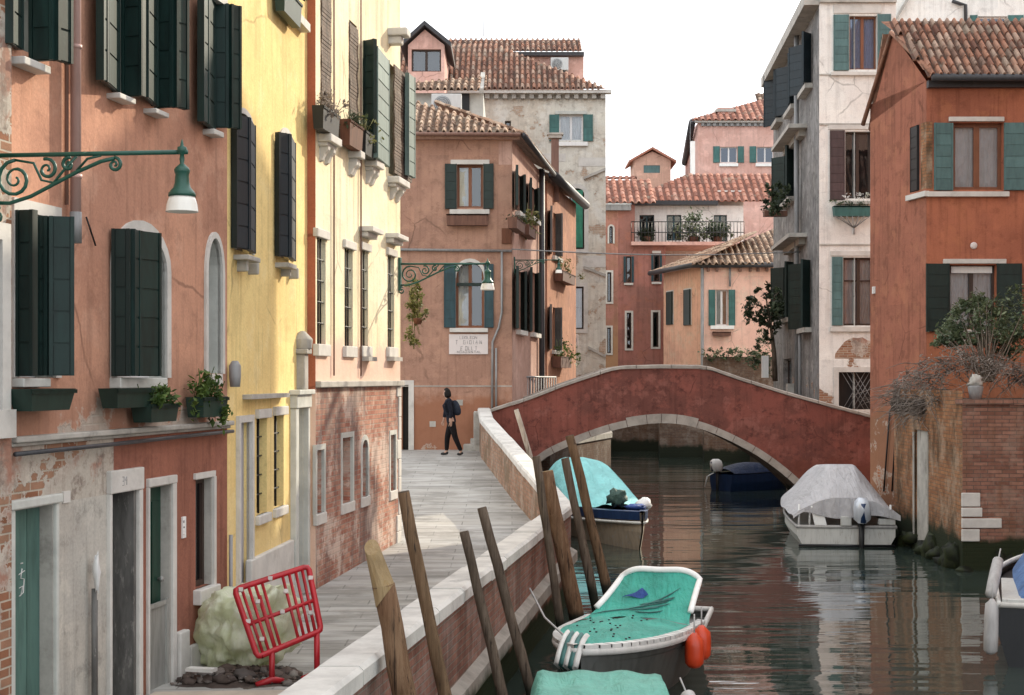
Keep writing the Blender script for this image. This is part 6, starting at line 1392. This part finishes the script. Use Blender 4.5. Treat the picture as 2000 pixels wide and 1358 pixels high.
# ================================================================== BOATS
class Boat:
    def __init__(s, pos, heading, L, B, zs, zb, stern=.85, full=.5, pw=2.0):
        s.p = V((pos[0], pos[1], 0)); s.f = V((heading[0], heading[1], 0)).normalized(); s.r = V((s.f.y, -s.f.x, 0)); s.L, s.B, s.zs, s.zb, s.stern, s.full, s.pw = L, B, zs, zb, stern, full, pw
    def w(s, t):
        k = s.stern+(1-s.stern)*min(1, t/.35)
        if t > s.full: k *= max(0, 1-((t-s.full)/(1-s.full))**s.pw)**.8
        return max(.02, s.B/2*k)
    def zg(s, t): return s.zs+(s.zb-s.zs)*t**2.2
    def pt(s, x, t, z): return s.p+s.r*x+s.f*(s.L*t)+V((0, 0, z))       # pos = middle of the stern
    def hull(s, parent, mat, n=22, flare=.80, inner=None, rub=None, bottom=None):
        mb = MB(); secs = []
        for i in range(n+1):
            t = i/n; w, z = s.w(t), s.zg(t); rk = .06*max(0, t-.75)*4
            row = [(-w, z, 0), (-w*(flare+.12), z*.5, 0), (-w*flare, .0, 1), (-w*flare*.8, -.18, 1), (0, -.28, 1), (w*flare*.8, -.18, 1), (w*flare, .0, 1), (w*(flare+.12), z*.5, 0), (w, z, 0)]
            secs.append([s.pt(x, t*(1-rk*(1 if q else 0)*.5), zz) for x, zz, q in row])
        vs = [p for r_ in secs for p in r_]; fs = [(9*i+k, 9*i+9+k, 9*i+10+k, 9*i+1+k) for i in range(n) for k in range(8)]+[tuple(range(9))]
        mb.add(vs, fs, 0, False, .5)
        h = mb.build('hull', mat, parent)
        mb = MB(); D = .12
        mb.grid(lambda a, b: s.pt((2*a-1)*s.w(b)*.97, b, s.zg(b)-D), 4, n); mb.build('deck', inner or mat, parent)
        if rub:
            for sg in (-1, 1):
                mb = MB(); mb.tube([s.pt(sg*(s.w(i/40)+.01), i/40, s.zg(i/40)-.02) for i in range(41)], .030, 7, flat=1.3); mb.build('rub_rail', rub, parent)
            mb = MB(); mb.tube([s.pt(-s.w(0), 0, s.zs-.02), s.pt(s.w(0), 0, s.zs-.02)], .035, 7); mb.build('stern_rail', rub, parent)
        return h
def outboard(bt, x, parent, mat, sc_=1., tilt=.15):
    o = lambda dx, dy, z: bt.pt(x+dx*sc_, -dy*sc_/bt.L, z)
    t = MB(); z0 = bt.zs+.08
    prof_ = [(.06, .15, 0), (.12, .19, .05), (.125, .20, .18), (.11, .18, .27), (.06, .10, .32)]
    vs = []; n = 12
    for hx, hy, zz in prof_:
        for j in range(n):
            a = 2*PI*j/n; vs.append(o(hx*math.copysign(abs(math.cos(a))**.7, math.cos(a)), .14+hy*math.copysign(abs(math.sin(a))**.7, math.sin(a))+zz*tilt, z0+zz*sc_*1.15))
    k = len(prof_); t.add(vs, [(i*n+j, i*n+(j+1) % n, (i+1)*n+(j+1) % n, (i+1)*n+j) for i in range(k-1) for j in range(n)]+[tuple(range(n)), tuple(range((k-1)*n, k*n))], 0, True)
    m_ = t.build('outboard_motor', mat, parent)
    b = MB(); b.tube([o(0, .13, z0), o(0, .12, -.35)], [.045*sc_, .035*sc_], 8); b.tube([o(0, .02, z0-.06), o(0, .13, z0-.02)], .05*sc_, 8); b.build('motor_leg', 'black', m_)
    b = MB(); b.tube([o(0, .30, z0+.02), o(0, .33, z0+.30*sc_)], .045*sc_, 6); b.build('cowl_trim', 'hullblue', m_)
    return m_
def fender(p0, p1, r, mat, label, group=None):
    p0, p1 = V(p0), V(p1); d = (p1-p0); L = d.length; t = thing('boat_fender', label, 'fender', p1, group); b = MB()
    b.lathe(p1, [(.012, -.005), (r*.6, .01), (r*.95, r*.5), (r, L*.35), (r, L*.65), (r*.92, L-r*.5), (r*.5, L-.01), (r*.25, L+.02)], 14, axis=-d.normalized()); b.build('body', mat, t)
    b = MB(); b.tube([p0-d.normalized()*.0, p0-d.normalized()*.22], .009, 5); b.build('rope', 'greyrub', t); return t

# --- teal boat with windshield, bow towards us
ax = V((.33, .945, 0)).normalized(); L_ = 4.0
A = Boat(((.66+ax.x*L_), 15.1+ax.y*L_), (-ax.x, -ax.y), L_, 1.34, .56, .68, full=.45, pw=2.6, stern=.70)
T = thing('teal_boat', 'grey motor boat under a bright teal cover with white rimmed windshield and orange fenders', 'boat', A.p)
A.hull(T, 'hullgrey', rub='whiterub', flare=.74, inner='hullgrey')
b = MB()
for sg in (-1, 1):
    for i in range(22):
        t0, t1 = .34+.66*i/22, .34+.66*(i+1)/22-.004; g_ = lambda t, e, z: A.pt(sg*max(.015, A.w(t)+e), t, A.zg(t)+z)
        b.add([g_(t0, .03, -.05), g_(t1, .03, -.05), g_(t1, .03, .05), g_(t0, .03, .05), g_(t0, -.06, .06), g_(t1, -.06, .06)], [(0, 1, 2, 3), (3, 2, 5, 4)])
b.build('gunwale', 'whiterub', T)
tw = .46      # windshield station
def cov(a, q):        # foredeck cover: q 0 at bow .. 1 at the windshield
    t = .985-(.985-tw)*q; x = (2*a-1)*(A.w(t)-.04); z = A.zg(t)+.055+.05*(1-(2*a-1)**2)*min(1, q*2)
    ripple = .030*mnoise.noise(V((a*7, q*3, 2)))*q+.012*math.sin(a*21+q*9)*q
    return A.pt(x, t, z+ripple)
b = MB(); b.grid(cov, 18, 20); rn = random.Random(2)
for k in range(26): b.lathe(cov(rn.uniform(.08, .92), rn.uniform(.25, .98)), [(.012, -.004), (.012, .012)], 7, 1)
cv = b.build('cover', ['teal', 'hullblack'], T)
def cov2(a, q):       # cover climbing to the windshield top
    t = tw-.0-.20*q; s_ = (2*a-1); half = lerp(A.w(tw)-.04, .46, q**.6); z0 = A.zg(tw)+.055+.05*(1-s_*s_)
    zt_ = A.zs+.56-.10*s_**4
    sag = -.10*math.sin(PI*q)*(1-s_*s_)
    return A.pt(s_*half-.10*q, t, lerp(z0, zt_, q**1.25)+sag+(.012*math.sin(q*14+a*6)+.035*mnoise.noise(V((a*4+q*2, q*5, 7)))*(1-q))*(1-s_*s_))
b = MB(); b.grid(cov2, 22, 18); b.build('cover_slope', 'teal', T)
b = MB(); R_ = [cov2(i/22, 1) for i in range(23)]
sidel = [cov2(0, q/10) for q in range(11)]; sider = [cov2(1, 1-q/10) for q in range(11)]
path = [p+V((0, 0, .02)) for p in sidel[3:-1]+R_+sider[1:8]]; b.tube(path, .036, 8, flat=.7); b.build('windshield_frame', 'whitepaint', T)
b = MB()
for q, x0, x1, dq in ((.12, .95, -.62, .66), (.42, .25, -.45, .12), (.5, .2, -.55, .10), (.36, .1, -.5, .12), (.30, .3, -.3, .12), (.55, -.05, -.55, .08), (.25, .15, -.4, .10)):
    pts = [cov2((x0+1)/2+(x1-x0)/2*k/8, q+dq*k/8)+V((0, 0, .014)) for k in range(9)]; b.tube(pts, [.002]+[.008]*7+[.002], 5)
b.build('rod_and_wrinkles', 'shutsea', cv)  # long rod; shorter dark tubes imitate the shade in the cover's wrinkles
b = MB(); b.grid(lambda a, q: cov2(.82-.22*a-.06*q, .56+.16*q*(1-.8*abs(2*a-1))+.05*a)+V((0, 0, .022+.012*math.sin(a*5+q*3))), 10, 8); b.build('blue_patch', 'bluetarp', cv)
b = MB()      # striped bow cushion
for k in range(5):
    u0, u1 = -.05+.10*k, -.05+.10*(k+1); b.grid(lambda a, q: A.pt(lerp(u0, u1, a)*(.6), .985-.05*abs(lerp(u0, u1, a))*2-.05+.12*q-(.06 if q > .9 else 0), A.zb+.10-.34*q**2+.03*math.sin(a*3)), 3, 8, k % 2)
b.build('striped_pad', ['whiterub', 'shutsea'], T)
fender(A.pt(-A.w(.56)-.10, .56, .60), A.pt(-A.w(.56)-.10, .56, .24), .105, 'orangeplastic', 'left one of two round orange fenders on the side of the teal boat')
fender(A.pt(-A.w(.48)-.11, .49, .64), A.pt(-A.w(.48)-.11, .49, .28), .105, 'orangeplastic', 'right one of two round orange fenders on the side of the teal boat')
b = MB(); b.tube([A.pt(.1, .97, .72), V((.35, 16.4, .8)), V((.20, 17.2, 1.0))], .012, 5); tag(b.build('mooring_rope', 'greyrub', origin=A.pt(0, .97, .7)), 'thin rope from the bow of the teal boat to a dark mooring post', 'rope')

# --- pale teal covered boat at the bottom edge
B_ = Boat((.62, 7.9), (.02, 1), 5.0, 1.5, .55, .62, full=.7, pw=2.4, stern=.92)
T = thing('covered_boat', 'boat under a flat pale teal cover cut off by the bottom edge of the picture', 'boat', B_.p); B_.hull(T, 'hullgrey', rub='greyrub')
b = MB()
def c3(a, q):
    s_ = 2*a-1; t = .02+.955*q; e = max(abs(s_), 0); prof_ = 1-max(0, (e-.80)/.20)**2*.95; endf = min(1, (1-q)/.025)
    wv = min(B_.w(min(t, .80))*.98, B_.w(t)+.25) if q < .97 else B_.w(.80)*.95
    return B_.pt(s_*(.52+.08*(e > .7))*1.0 if False else s_*.60, t, .52+.42*prof_*(.25+.75*endf)+.012*math.sin(q*40+1.5*math.sin(a*5))+.012*math.sin(a*21))
b.grid(c3, 26, 60); b.build('cover', 'tealpale', T)
b = MB(); 
for sg in (-1, 1): b.tube([B_.pt(sg*.585, .05+.9*k/20, .50) for k in range(21)], .02, 6)
b.build('cover_rope', 'whitepaint', T)
fender(B_.pt(.74, .99, .72), B_.pt(.86, .86, .42), .07, 'greyrub', 'long grey fender lying along the pale teal covered boat at the bottom edge')

# --- aqua tented boat by the left quay, bow towards us
C_ = Boat((1.2, 36.2), (.205, -.98), 6.5, 1.9, .58, .74, full=.42, pw=1.25)
T = thing('aqua_boat', 'old wooden boat with blue gunwale and a tall aqua tarpaulin beside the far quay', 'boat', C_.p); C_.hull(T, 'hullwood', rub=None, flare=.72, inner='hullblue')
b = MB()
for sg in (-1, 1):
    for i in range(24):
        t0, t1 = i/24, (i+1)/24; g_ = lambda t, e, z: C_.pt(sg*max(.012, C_.w(t)+e), t, C_.zg(t)+z)
        b.add([g_(t0, .03, -.14), g_(t1, .03, -.14), g_(t1, .04, .03), g_(t0, .04, .03), g_(t0, -.12, .04), g_(t1, -.12, .04)], [(0, 1, 2, 3), (3, 2, 5, 4)])
b.build('gunwale', 'hullblue', T)
b = MB(); 
for sg in (-1, 1): b.tube([C_.pt(sg*(C_.w(.3+.7*i/16)+.02), .3+.7*i/16, C_.zg(.3+.7*i/16)-.19) for i in range(17)], .03, 5)
b.build('rubbing_strake', 'hullwhite', T)
def c4(a, q):
    s_ = 2*a-1; t = .02+.70*q; w_ = (C_.w(t)+.02); h = .98*min(1, q*4+.3)*min(1, (1-q)*1.7+.05)
    pr = max(0, 1-abs(s_)**2.6); return C_.pt(s_*w_, t, C_.zg(t)+.05+h*pr*.95+.02*math.sin(a*19+q*7))
b = MB(); b.grid(c4, 24, 24); b.build('tarpaulin', 'aqua', T)
b = MB(); b.blob(C_.pt(.1, .78, C_.zg(.8)+.24), (.20, .24, .17), 14, 9, .35, 3, 8); b.build('engine_cover', 'greentarp', T)
b = MB(); b.blob(C_.pt(-.42, .80, C_.zg(.8)+.13), (.16, .2, .13), 10, 7, .25, 3, 9); b.build('white_bundle', 'whitepaint', T)
b = MB(); b.blob(C_.pt(-.15, .86, C_.zg(.86)+.08), (.22, .22, .07), 10, 7, .25, 3, 10); b.build('blue_bundle', 'bluetarp', T)

# --- white boat with grey tarpaulin by the garden wall, stern towards us
D_ = Boat((6.66, 30.6), (.10, 1), 5.4, 2.02, .42, .70, full=.45, pw=2.0, stern=.95)
T = thing('white_boat', 'white motor boat under a grey peaked tarpaulin beside the garden wall', 'boat', D_.p); D_.hull(T, 'hullwhite', rub='greyrub', flare=.88, inner='hullwhite')
def c5(a, q):
    s_ = 2*a-1; t = -.005+.93*q; w_ = (D_.w(t)+.09); zr_ = lerp(1.58, 1.35, max(0, (q-.25)/.75)) ; zr_ = lerp(.98, zr_, min(1, q/.20)**.8); zr_ = lerp(zr_, .95, max(0, (q-.6)/.4)**2)
    zb_ = D_.zg(max(0, t))+.30-.10*abs(s_)-.05*math.sin(PI*3*q)**2
    flat = .26; e = max(0, (abs(s_)-flat)/(1-flat)); k = 1-e**(1.08-.15*math.sin(q*8))
    fold = .035*math.sin(a*9+q*6)*e*(1-e)*4+.02*math.sin(a*27+q*11)*e
    return D_.pt(s_*w_, t, lerp(zb_, zr_, k)+fold)
b = MB(); b.grid(c5, 44, 40); b.build('tarpaulin', 'greytarp', T)
b = MB(); b.grid(lambda a, q: V((c5(a, 0).x, c5(a, 0).y-.03*math.sin(a*20)**2-.02*q, lerp(c5(a, 0).z, min(c5(a, 0).z-.06, .66+.05*math.sin(a*9+1)-.10*a), q))), 40, 4); b.build('tarpaulin_skirt', 'greytarp', T)
outboard(D_, .28, T, 'silver', 1.35)
b = MB()
for x in (-.93, -.72, .88): b.tube([D_.pt(x, .01, .36), D_.pt(x*.99, .01, .84)], .022, 6)
b.build('stern_rail_post', 'whitepaint', T)
b = MB(); b.par(D_.pt(-.62, -.006, .42), D_.r*.24+V((-.0, 0, 0)), D_.f*.05, V((-.09, 0, .40))); b.build('folded_ladder', 'whitepaint', T, bevel=.02)
b = MB(); b.par(D_.pt(-.12, -.012, .42), D_.r*.22, D_.f*.12, V((0, 0, .20))); b.par(D_.pt(.62, -.004, .44), D_.r*.34, D_.f*.1, V((0, 0, .13))); b.build('stern_box', 'hullwhite', T, bevel=.02)
b = MB(); b.tube([D_.pt(-.94, -.012, .03), D_.pt(.94, -.012, .03)], .03, 6); b.build('waterline_strip', 'hullblack', T)

# --- dark blue boat under the bridge
E_ = Boat((6.25, 46.0), (.85, .5), 2.6, 1.25, .50, .66, full=.5, pw=2.0)
T = thing('blue_boat', 'dark navy covered boat in the shade beyond the arch', 'boat', E_.p); E_.hull(T, 'hullblue', rub=None, flare=.85)
b = MB(); b.grid(lambda a, q: E_.pt((2*a-1)*(E_.w(.03+.94*q)+.02), .03+.94*q, E_.zg(q)+.03+.28*(1-(2*a-1)**2)*math.sin(PI*min(1, q+.15))), 14, 16); b.build('cover', 'navytarp', T)
outboard(E_, .0, T, 'whitepaint', 1.0)
b = MB(); b.tube([E_.pt(-.2, -.04, .52), E_.pt(-.25, -.12, .42), E_.pt(-.3, -.14, .1)], .02, 6); b.build('tiller', 'whitepaint', T)

# --- boat cut by the right edge
F_ = Boat((6.55, 17.6), (.30, .954), 5.0, 1.9, .74, .9, full=.5, pw=2.0, stern=.96)
T = thing('edge_boat', 'black hulled boat with mid blue cover cut off by the right edge of the picture', 'boat', F_.p); F_.hull(T, 'hullblack', rub='whiterub', flare=.9)
b = MB(); b.grid(lambda a, q: F_.pt((2*a-1)*(F_.w(q*.9)-.20), .01+.9*q, F_.zg(q)+.02+.42*(1-abs(2*a-1)**3)*min(1, q*8+.2)), 20, 20); b.build('cover', 'midblue', T)
b = MB(); b.par(F_.pt(-F_.w(0)+.02, .0, .74), F_.r*.26, F_.f*2.0, V((0, 0, .05))); b.build('side_deck', 'hullwhite', T, bevel=.01)
fender(F_.pt(-1.00, .01, .76), F_.pt(-1.02, .0, .14), .085, 'greyrub', 'grey fender hanging straight down at the near corner of the boat at the right edge')
fender(F_.pt(-.93, .16, 1.16), F_.pt(-1.02, .03, .80), .07, 'greyrub', 'slanted grey fender resting on the deck edge of the boat at the right edge')

# ================================================================== STREET LAMPS on wall brackets
def lamp(mount, out, label, k=1.):
    mount = V(mount); o_ = V(out).normalized(); s_ = V((-o_.y, o_.x, 0)); L = 1.40*k
    q = lambda x, z, y=0: mount+o_*(x*k)+V((0, 0, z*k))+s_*(y*k)
    t = thing('street_lamp', label, 'street lamp', mount, 'green wall lamps on iron brackets')
    b = MB(); b.tube([q(-.03, 0), q(1.43, -.012)], .016*k, 8); b.build('arm', 'iron', t)
    b = MB(); b.par(q(-.03, -.42, -.05), o_*.05*k, s_*.10*k, V((0, 0, .52*k))); b.build('wall_plate', 'iron', t, bevel=.006)
    b = MB(); b.tube([q(0, -.33), q(.12, -.335), (q(.28, -.29)), q(.45, -.21), q(.62, -.13), q(.80, -.06), q(.90, -.04)], .014*k, 7)
    def spiral(cx, cz, r0, turns, ph, sg=1, n=26, r1=.12):
        pts = []
        for i in range(n+1): u = i/n; r_ = r0*(1-u*(1-r1)); a = ph+sg*2*PI*turns*u; pts.append(q(cx+r_*math.cos(a), cz+r_*math.sin(a)))
        return pts
    for a in ((.16, -.17, .135, 1.9, PI*.5, 1), (.40, -.105, .075, 1.5, PI*.6, -1), (.90, -.085, .05, 1.5, PI*.5, -1), (.56, -.075, .05, 1.3, PI*.4, 1), (.03, -.42, .06, 1.3, PI*.4, 1)): b.tube(spiral(*a), [.013*k]*14+[.009*k]*13, 6)
    b.tube([q(.16, -.035), q(.30, -.06), q(.36, -.18), q(.45, -.20), q(.52, -.12), q(.62, -.02)], .010*k, 6); b.tube([q(.62, -.12), q(.70, -.04), q(.80, -.02)], .009*k, 6)
    b.build('scrollwork', 'iron', t)
    tip = q(1.39, 0)
    b = MB(); b.lathe(tip, [(a*k, z*k) for a, z in ((.003, .075), (.010, .045), (.012, .03), (.032, .02), (.034, -.015), (.014, -.03), (.018, -.06), (.014, -.09), (.030, -.105), (.046, -.12), (.055, -.135), (.052, -.15), (.046, -.165), (.050, -.22), (.060, -.255), (.078, -.275), (.092, -.295), (.094, -.315))], 18); b.build('lamp_head', 'iron', t)
    b = MB(); b.lathe(tip, [(a*k, z*k) for a, z in ((.085, -.314), (.094, -.335), (.104, -.37), (.110, -.415), (.112, -.42), (.104, -.418), (.06, -.40))], 20); b.build('lamp_shade', 'lampglass', t)
    return t
lz = EYE+(HY-297)/F*10.55
lamp(nf.pt(nf.L-.27, lz, .06), nf.n, 'large green scrolled wall lamp with white shade in the upper left')
lamp(cf.pt(cf.L-.12, EYE+(HY-515)/F*24, .02), cf.n, 'green wall lamp at the cream house corner in front of the arched window', 1.0)
lamp(bs.pt(.35, EYE+(HY-508)/F*40.3, .02), bs.n, 'small distant green wall lamp on the side of the brown corner house', .84)
b = MB(); pa, pb = P(1000, 487, 39.9), V((8.65, 46.0, 7.15)); pts = [pa.lerp(pb, i/12)+V((0, 0, -.12*math.sin(PI*i/12))) for i in range(13)]; b.tube(pts, .018, 5)
tag(b.build('overhead_cable', 'pipegrey', origin=pa), 'thin pale cable strung across the canal above the bridge', 'cable')

# ================================================================== RED BARRIER, PLASTIC SHEET, RUBBLE
BL, BR, TL, TR = P(503, 1284, 13.75), P(627, 1232, 14.15), P(458, 1152, 14.05), P(602, 1106, 14.45)
bar = lambda s_, t_: (BL*(1-s_)+BR*s_)*(1-t_)+(TL*(1-s_)+TR*s_)*t_
T = thing('barrier', 'red plastic work barrier leaning on a pale plastic sheet beside the doorway', 'barrier', (BL.x, BL.y, .6))
nrm = (BR-BL).cross(TL-BL).normalized()
if nrm.y > 0: nrm = -nrm
b = MB(); rr = .035
loop = [(.06, 0), (.94, 0), (.985, .015), (1, .06), (1, .94), (.985, .985), (.94, 1), (.06, 1), (.015, .985), (0, .94), (0, .06), (.015, .015), (.06, 0)]
b.tube([bar(*p) for p in loop], rr*.8, 8, cap=False); b.build('frame', 'redplastic', T)
b = MB(); b.tube([bar(0, .47), bar(1, .47)], .020, 6); b.tube([bar(.28, .80), bar(.28, .02)], .02, 6)
b.build('cross_bar', 'redplastic', T)
for s_ in (.09, .18, .27, .36, .64, .73, .82, .91):
    b = MB(); b.tube([bar(s_, .02), bar(s_, .98)], .016, 6); b.build('slat', 'redplastic', T)
b = MB()
for s_, t_ in ((.46, .985), (.06, .96), (.985, .80), (.5, .46), (.02, .50), (.22, .72), (.62, .73), (.12, .2), (.88, .3)): b.par(bar(s_, t_)+nrm*.018-V((.02, 0, .02)), V((.04, 0, 0)), nrm*.02, V((0, 0, .035)))
b.build('reflector_tab', 'reflector', T)
for s_, px_, Yf in ((.22, 528, 13.72), (.93, 622, 14.1)):
    top = bar(s_, 0); g_ = V((top.x+.01, top.y-.06, .62)); b = MB(); b.tube([top, g_], .028, 7); b.tube([g_+V((-.13, -.08, 0)), g_+V((.0, 0, .03)), g_+V((.13, .08, 0))], [.022, .035, .022], 7); b.build('foot', 'redplastic', T)
c0 = P(478, 1225, 14.55)
def bagp(a, q):
    th = 2*PI*a; ph = PI*(q-.5); d = V((math.cos(ph)*math.cos(th), math.cos(ph)*math.sin(th), math.sin(ph)))
    n1 = mnoise.noise(d*1.6+V((3, 1, 2))); n2 = mnoise.noise(d*2.6+V((9, 4, 2))); n3 = abs(mnoise.noise(V((d.x*3.6+d.z, d.y*3.6, d.z*1.3+5))))+.5*abs(mnoise.noise(V((d.x*8+d.z*3, d.y*8, d.z*3))))
    k = 1.02+.38*n1+.20*n2-.26*n3; p = V((d.x*.47, d.y*.40, d.z*.47))*k
    if d.z > 0: p.x += .16*d.z; p.z += .06*max(0, d.x)
    p = c0+p; p.z = max(p.z, .63+.04*n2); return p
b = MB(); b.grid(bagp, 110, 70); tag(b.build('plastic_sheet', 'bag', origin=(c0.x, c0.y, .6)), 'crumpled pale green plastic sheet heaped behind the red barrier', 'plastic sheet')
b = MB(); rn = random.Random(5)
b.grid(lambda a, q: V((lerp(-3.1, -1.9, a), lerp(13.6, 14.5, q), .585+.075*math.sin(PI*a)*math.sin(PI*q)+.03*mnoise.noise(V((a*9, q*9, 1))))), 24, 18)
b.r = [random.random()*.12 for _ in b.r]
for k in range(260):
    x, y = rn.uniform(-3.05, -1.95), rn.uniform(13.75, 14.35); s_ = rn.choice((.012, .018, .022, .03, .05))*rn.uniform(.7, 1.3); b.blob((x, y, .60+.07*math.sin(PI*(x+3.1)/1.2)*math.sin(PI*(y-13.6)/.9)+s_*.2), (s_*rn.uniform(.8, 1.5), s_*rn.uniform(.8, 1.4), s_*.7), 7, 5, .5, 2.4, k)
tag(struct(b.build('rubble', 'rubble')), kind='stuff')
b = MB(); b.par(P(362, 1312, 13.75)+V((0, 0, -.0)), V((.25, -.06, 0)), V((.03, .10, 0)), V((0, 0, .03))); tag(b.build('stone_slab_scrap', 'stone', origin=P(370, 1315, 13.7)), 'broken white stone scrap at the left end of the rubble', 'stone')
b = MB(); b.add([(-3.2, 12.75, .60), (-1.95, 12.6, .60), (-1.72, 13.5, .605), (-2.1, 13.48, .605), (-3.12, 13.42, .605)], [(0, 1, 2, 3, 4)]); sd = b.build('sand_patch', 'sand'); sd.location.z = .012; struct(sd)

# ================================================================== PERSON walking left with a backpack
def skin(name, mat, pts, edges, parent=None, root=0, sub=2, origin=None):
    o_ = V(origin) if origin is not None else V((0, 0, 0)); me = bpy.data.meshes.new(name); me.from_pydata([tuple(V(p)-o_) for p, r in pts], edges, []); me.materials.append(M[mat])
    ob = bpy.data.objects.new(name, me); COL.objects.link(ob); ob.location = o_
    if parent is not None: attach(ob, parent)
    md = ob.modifiers.new('skin', 'SKIN'); md.use_smooth_shade = True
    if not me.skin_vertices: return ob
    for i, (p, r) in enumerate(pts):
        sv = me.skin_vertices[0].data[i]; sv.radius = (r, r) if not isinstance(r, tuple) else r; sv.use_root = (i == root)
    sb = ob.modifiers.new('subsurf', 'SUBSURF'); sb.levels = sub; sb.render_levels = sub
    return ob
g0 = V((-1.485, 37.7, ground_z(37.7))); hh = 1.66
pp_ = lambda x, y, z: g0+V((x*hh, y*hh, z*hh))
J = [(pp_(0, 0, .52), .085), (pp_(-.015, 0, .60), .08), (pp_(-.03, 0, .70), .095), (pp_(-.045, 0, .79), .085), (pp_(-.06, 0, .84), .04), (pp_(-.075, 0, .885), .052), (pp_(-.085, 0, .935), .062), (pp_(-.085, 0, .97), .045), (pp_(-.128, 0, .905), .016),
     # arms: 9 shoulder R, elbow, wrist, palm ; 13 shoulder L ...
     (pp_(-.04, -.10, .80), .045), (pp_(-.0, -.125, .66), .035), (pp_(-.01, -.12, .545), .026), (pp_(.0, -.12, .495), .022),
     (pp_(-.05, .10, .80), .045), (pp_(-.09, .125, .66), .035), (pp_(-.115, .11, .55), .026), (pp_(-.125, .11, .50), .022),
     # legs: 17 hip R knee ankle toe ; 21 hip L
     (pp_(.01, -.055, .47), .08), (pp_(.055, -.05, .27), .055), (pp_(.145, -.05, .05), .035), (pp_(.11, -.05, .02), .028),
     (pp_(-.01, .055, .47), .08), (pp_(-.065, .05, .27), .055), (pp_(-.075, .05, .05), .036), (pp_(-.135, .05, .02), .028)]
ED = [(0, 1), (1, 2), (2, 3), (3, 4), (4, 5), (5, 6), (6, 7), (5, 8), (3, 9), (9, 10), (10, 11), (11, 12), (3, 13), (13, 14), (14, 15), (15, 16), (0, 17), (17, 18), (18, 19), (19, 20), (0, 21), (21, 22), (22, 23), (23, 24)]
for base_, sg in ((12, -1), (16, 1)):      # five fingers on each hand
    bp = J[base_][0]
    for k, (dx, ln) in enumerate(((-.020, .040), (-.010, .052), (0.0, .056), (.010, .050), (-.026, .030))):
        i = len(J); off = V((dx*hh, 0, -.010*hh)); J.append((bp+off, .009)); J.append((bp+off+V((-.004, sg*-.008, -ln*hh*.6)), .0085)); J.append((bp+off+V((-.012, sg*-.018, -ln*hh)), .007)); ED += [(base_, i), (i, i+1), (i+1, i+2)]
body = skin('person', 'skin', J, ED, origin=g0)
tag(body, 'person in black clothes with a dark backpack walking left in front of the brown house', 'person')
s1 = lambda i, k=1.0, d=(0, 0, 0): (J[i][0]+V(d), J[i][1]*k+.014)
coat = [(pp_(.005, 0, .45), (.12, .13)), (pp_(-.005, 0, .53), (.115, .125)), (pp_(-.02, 0, .62), (.11, .12)), (pp_(-.03, 0, .72), (.15, .16)), (pp_(-.045, 0, .80), (.135, .14)), (pp_(-.06, 0, .85), .066), s1(9, 1.2), s1(10, 1.2), s1(11, 1.15), s1(13, 1.2), s1(14, 1.2), s1(15, 1.15)]
skin('coat', 'coat', coat, [(0, 1), (1, 2), (2, 3), (3, 4), (4, 5), (4, 6), (6, 7), (7, 8), (4, 9), (9, 10), (10, 11)], body)
tr = [(pp_(0, 0, .51), .10), s1(17, 1.05), s1(18, 1.1), (J[19][0]+V((0, 0, .02)), .052), s1(21, 1.05), s1(22, 1.1), (J[23][0]+V((0, 0, .02)), .052)]
skin('trousers', 'trousers', tr, [(0, 1), (1, 2), (2, 3), (0, 4), (4, 5), (5, 6)], body)
for a_, t_ in ((19, 20), (23, 24)):
    skin('boot', 'black', [(J[a_][0]+V((.01, 0, .01)), .048), (J[a_][0]+V((.02, 0, -.035)), .046), (J[t_][0]+V((0, 0, .008)), .036), (J[t_][0]+V((-.05, 0, .004)), .028)], [(0, 1), (1, 2), (2, 3)], body)
skin('hood', 'hair', [(pp_(-.045, 0, .845), .09), (pp_(-.06, 0, .905), .10), (pp_(-.065, 0, .95), .095), (pp_(-.078, 0, .985), .065), (pp_(-.112, 0, .968), .03)], [(0, 1), (1, 2), (2, 3), (3, 4)], body)
T = thing('backpack', 'dark blue grey backpack on the walking person', 'backpack', pp_(.08, 0, .62))
skin('pack_body', 'coatblue', [(pp_(.085, 0, .585), (.10, .12)), (pp_(.085, 0, .66), (.115, .14)), (pp_(.06, 0, .755), (.10, .13)), (pp_(.03, 0, .82), (.06, .09))], [(0, 1), (1, 2), (2, 3)], T)
b = MB()
for y in (-.07, .07): b.tube([pp_(.03, y, .80), pp_(-.06, y, .83), pp_(-.125, y*1.05, .74), pp_(-.10, y*1.2, .64), pp_(.03, y, .60)], .014, 5)
b.build('strap', 'coatblue', T)
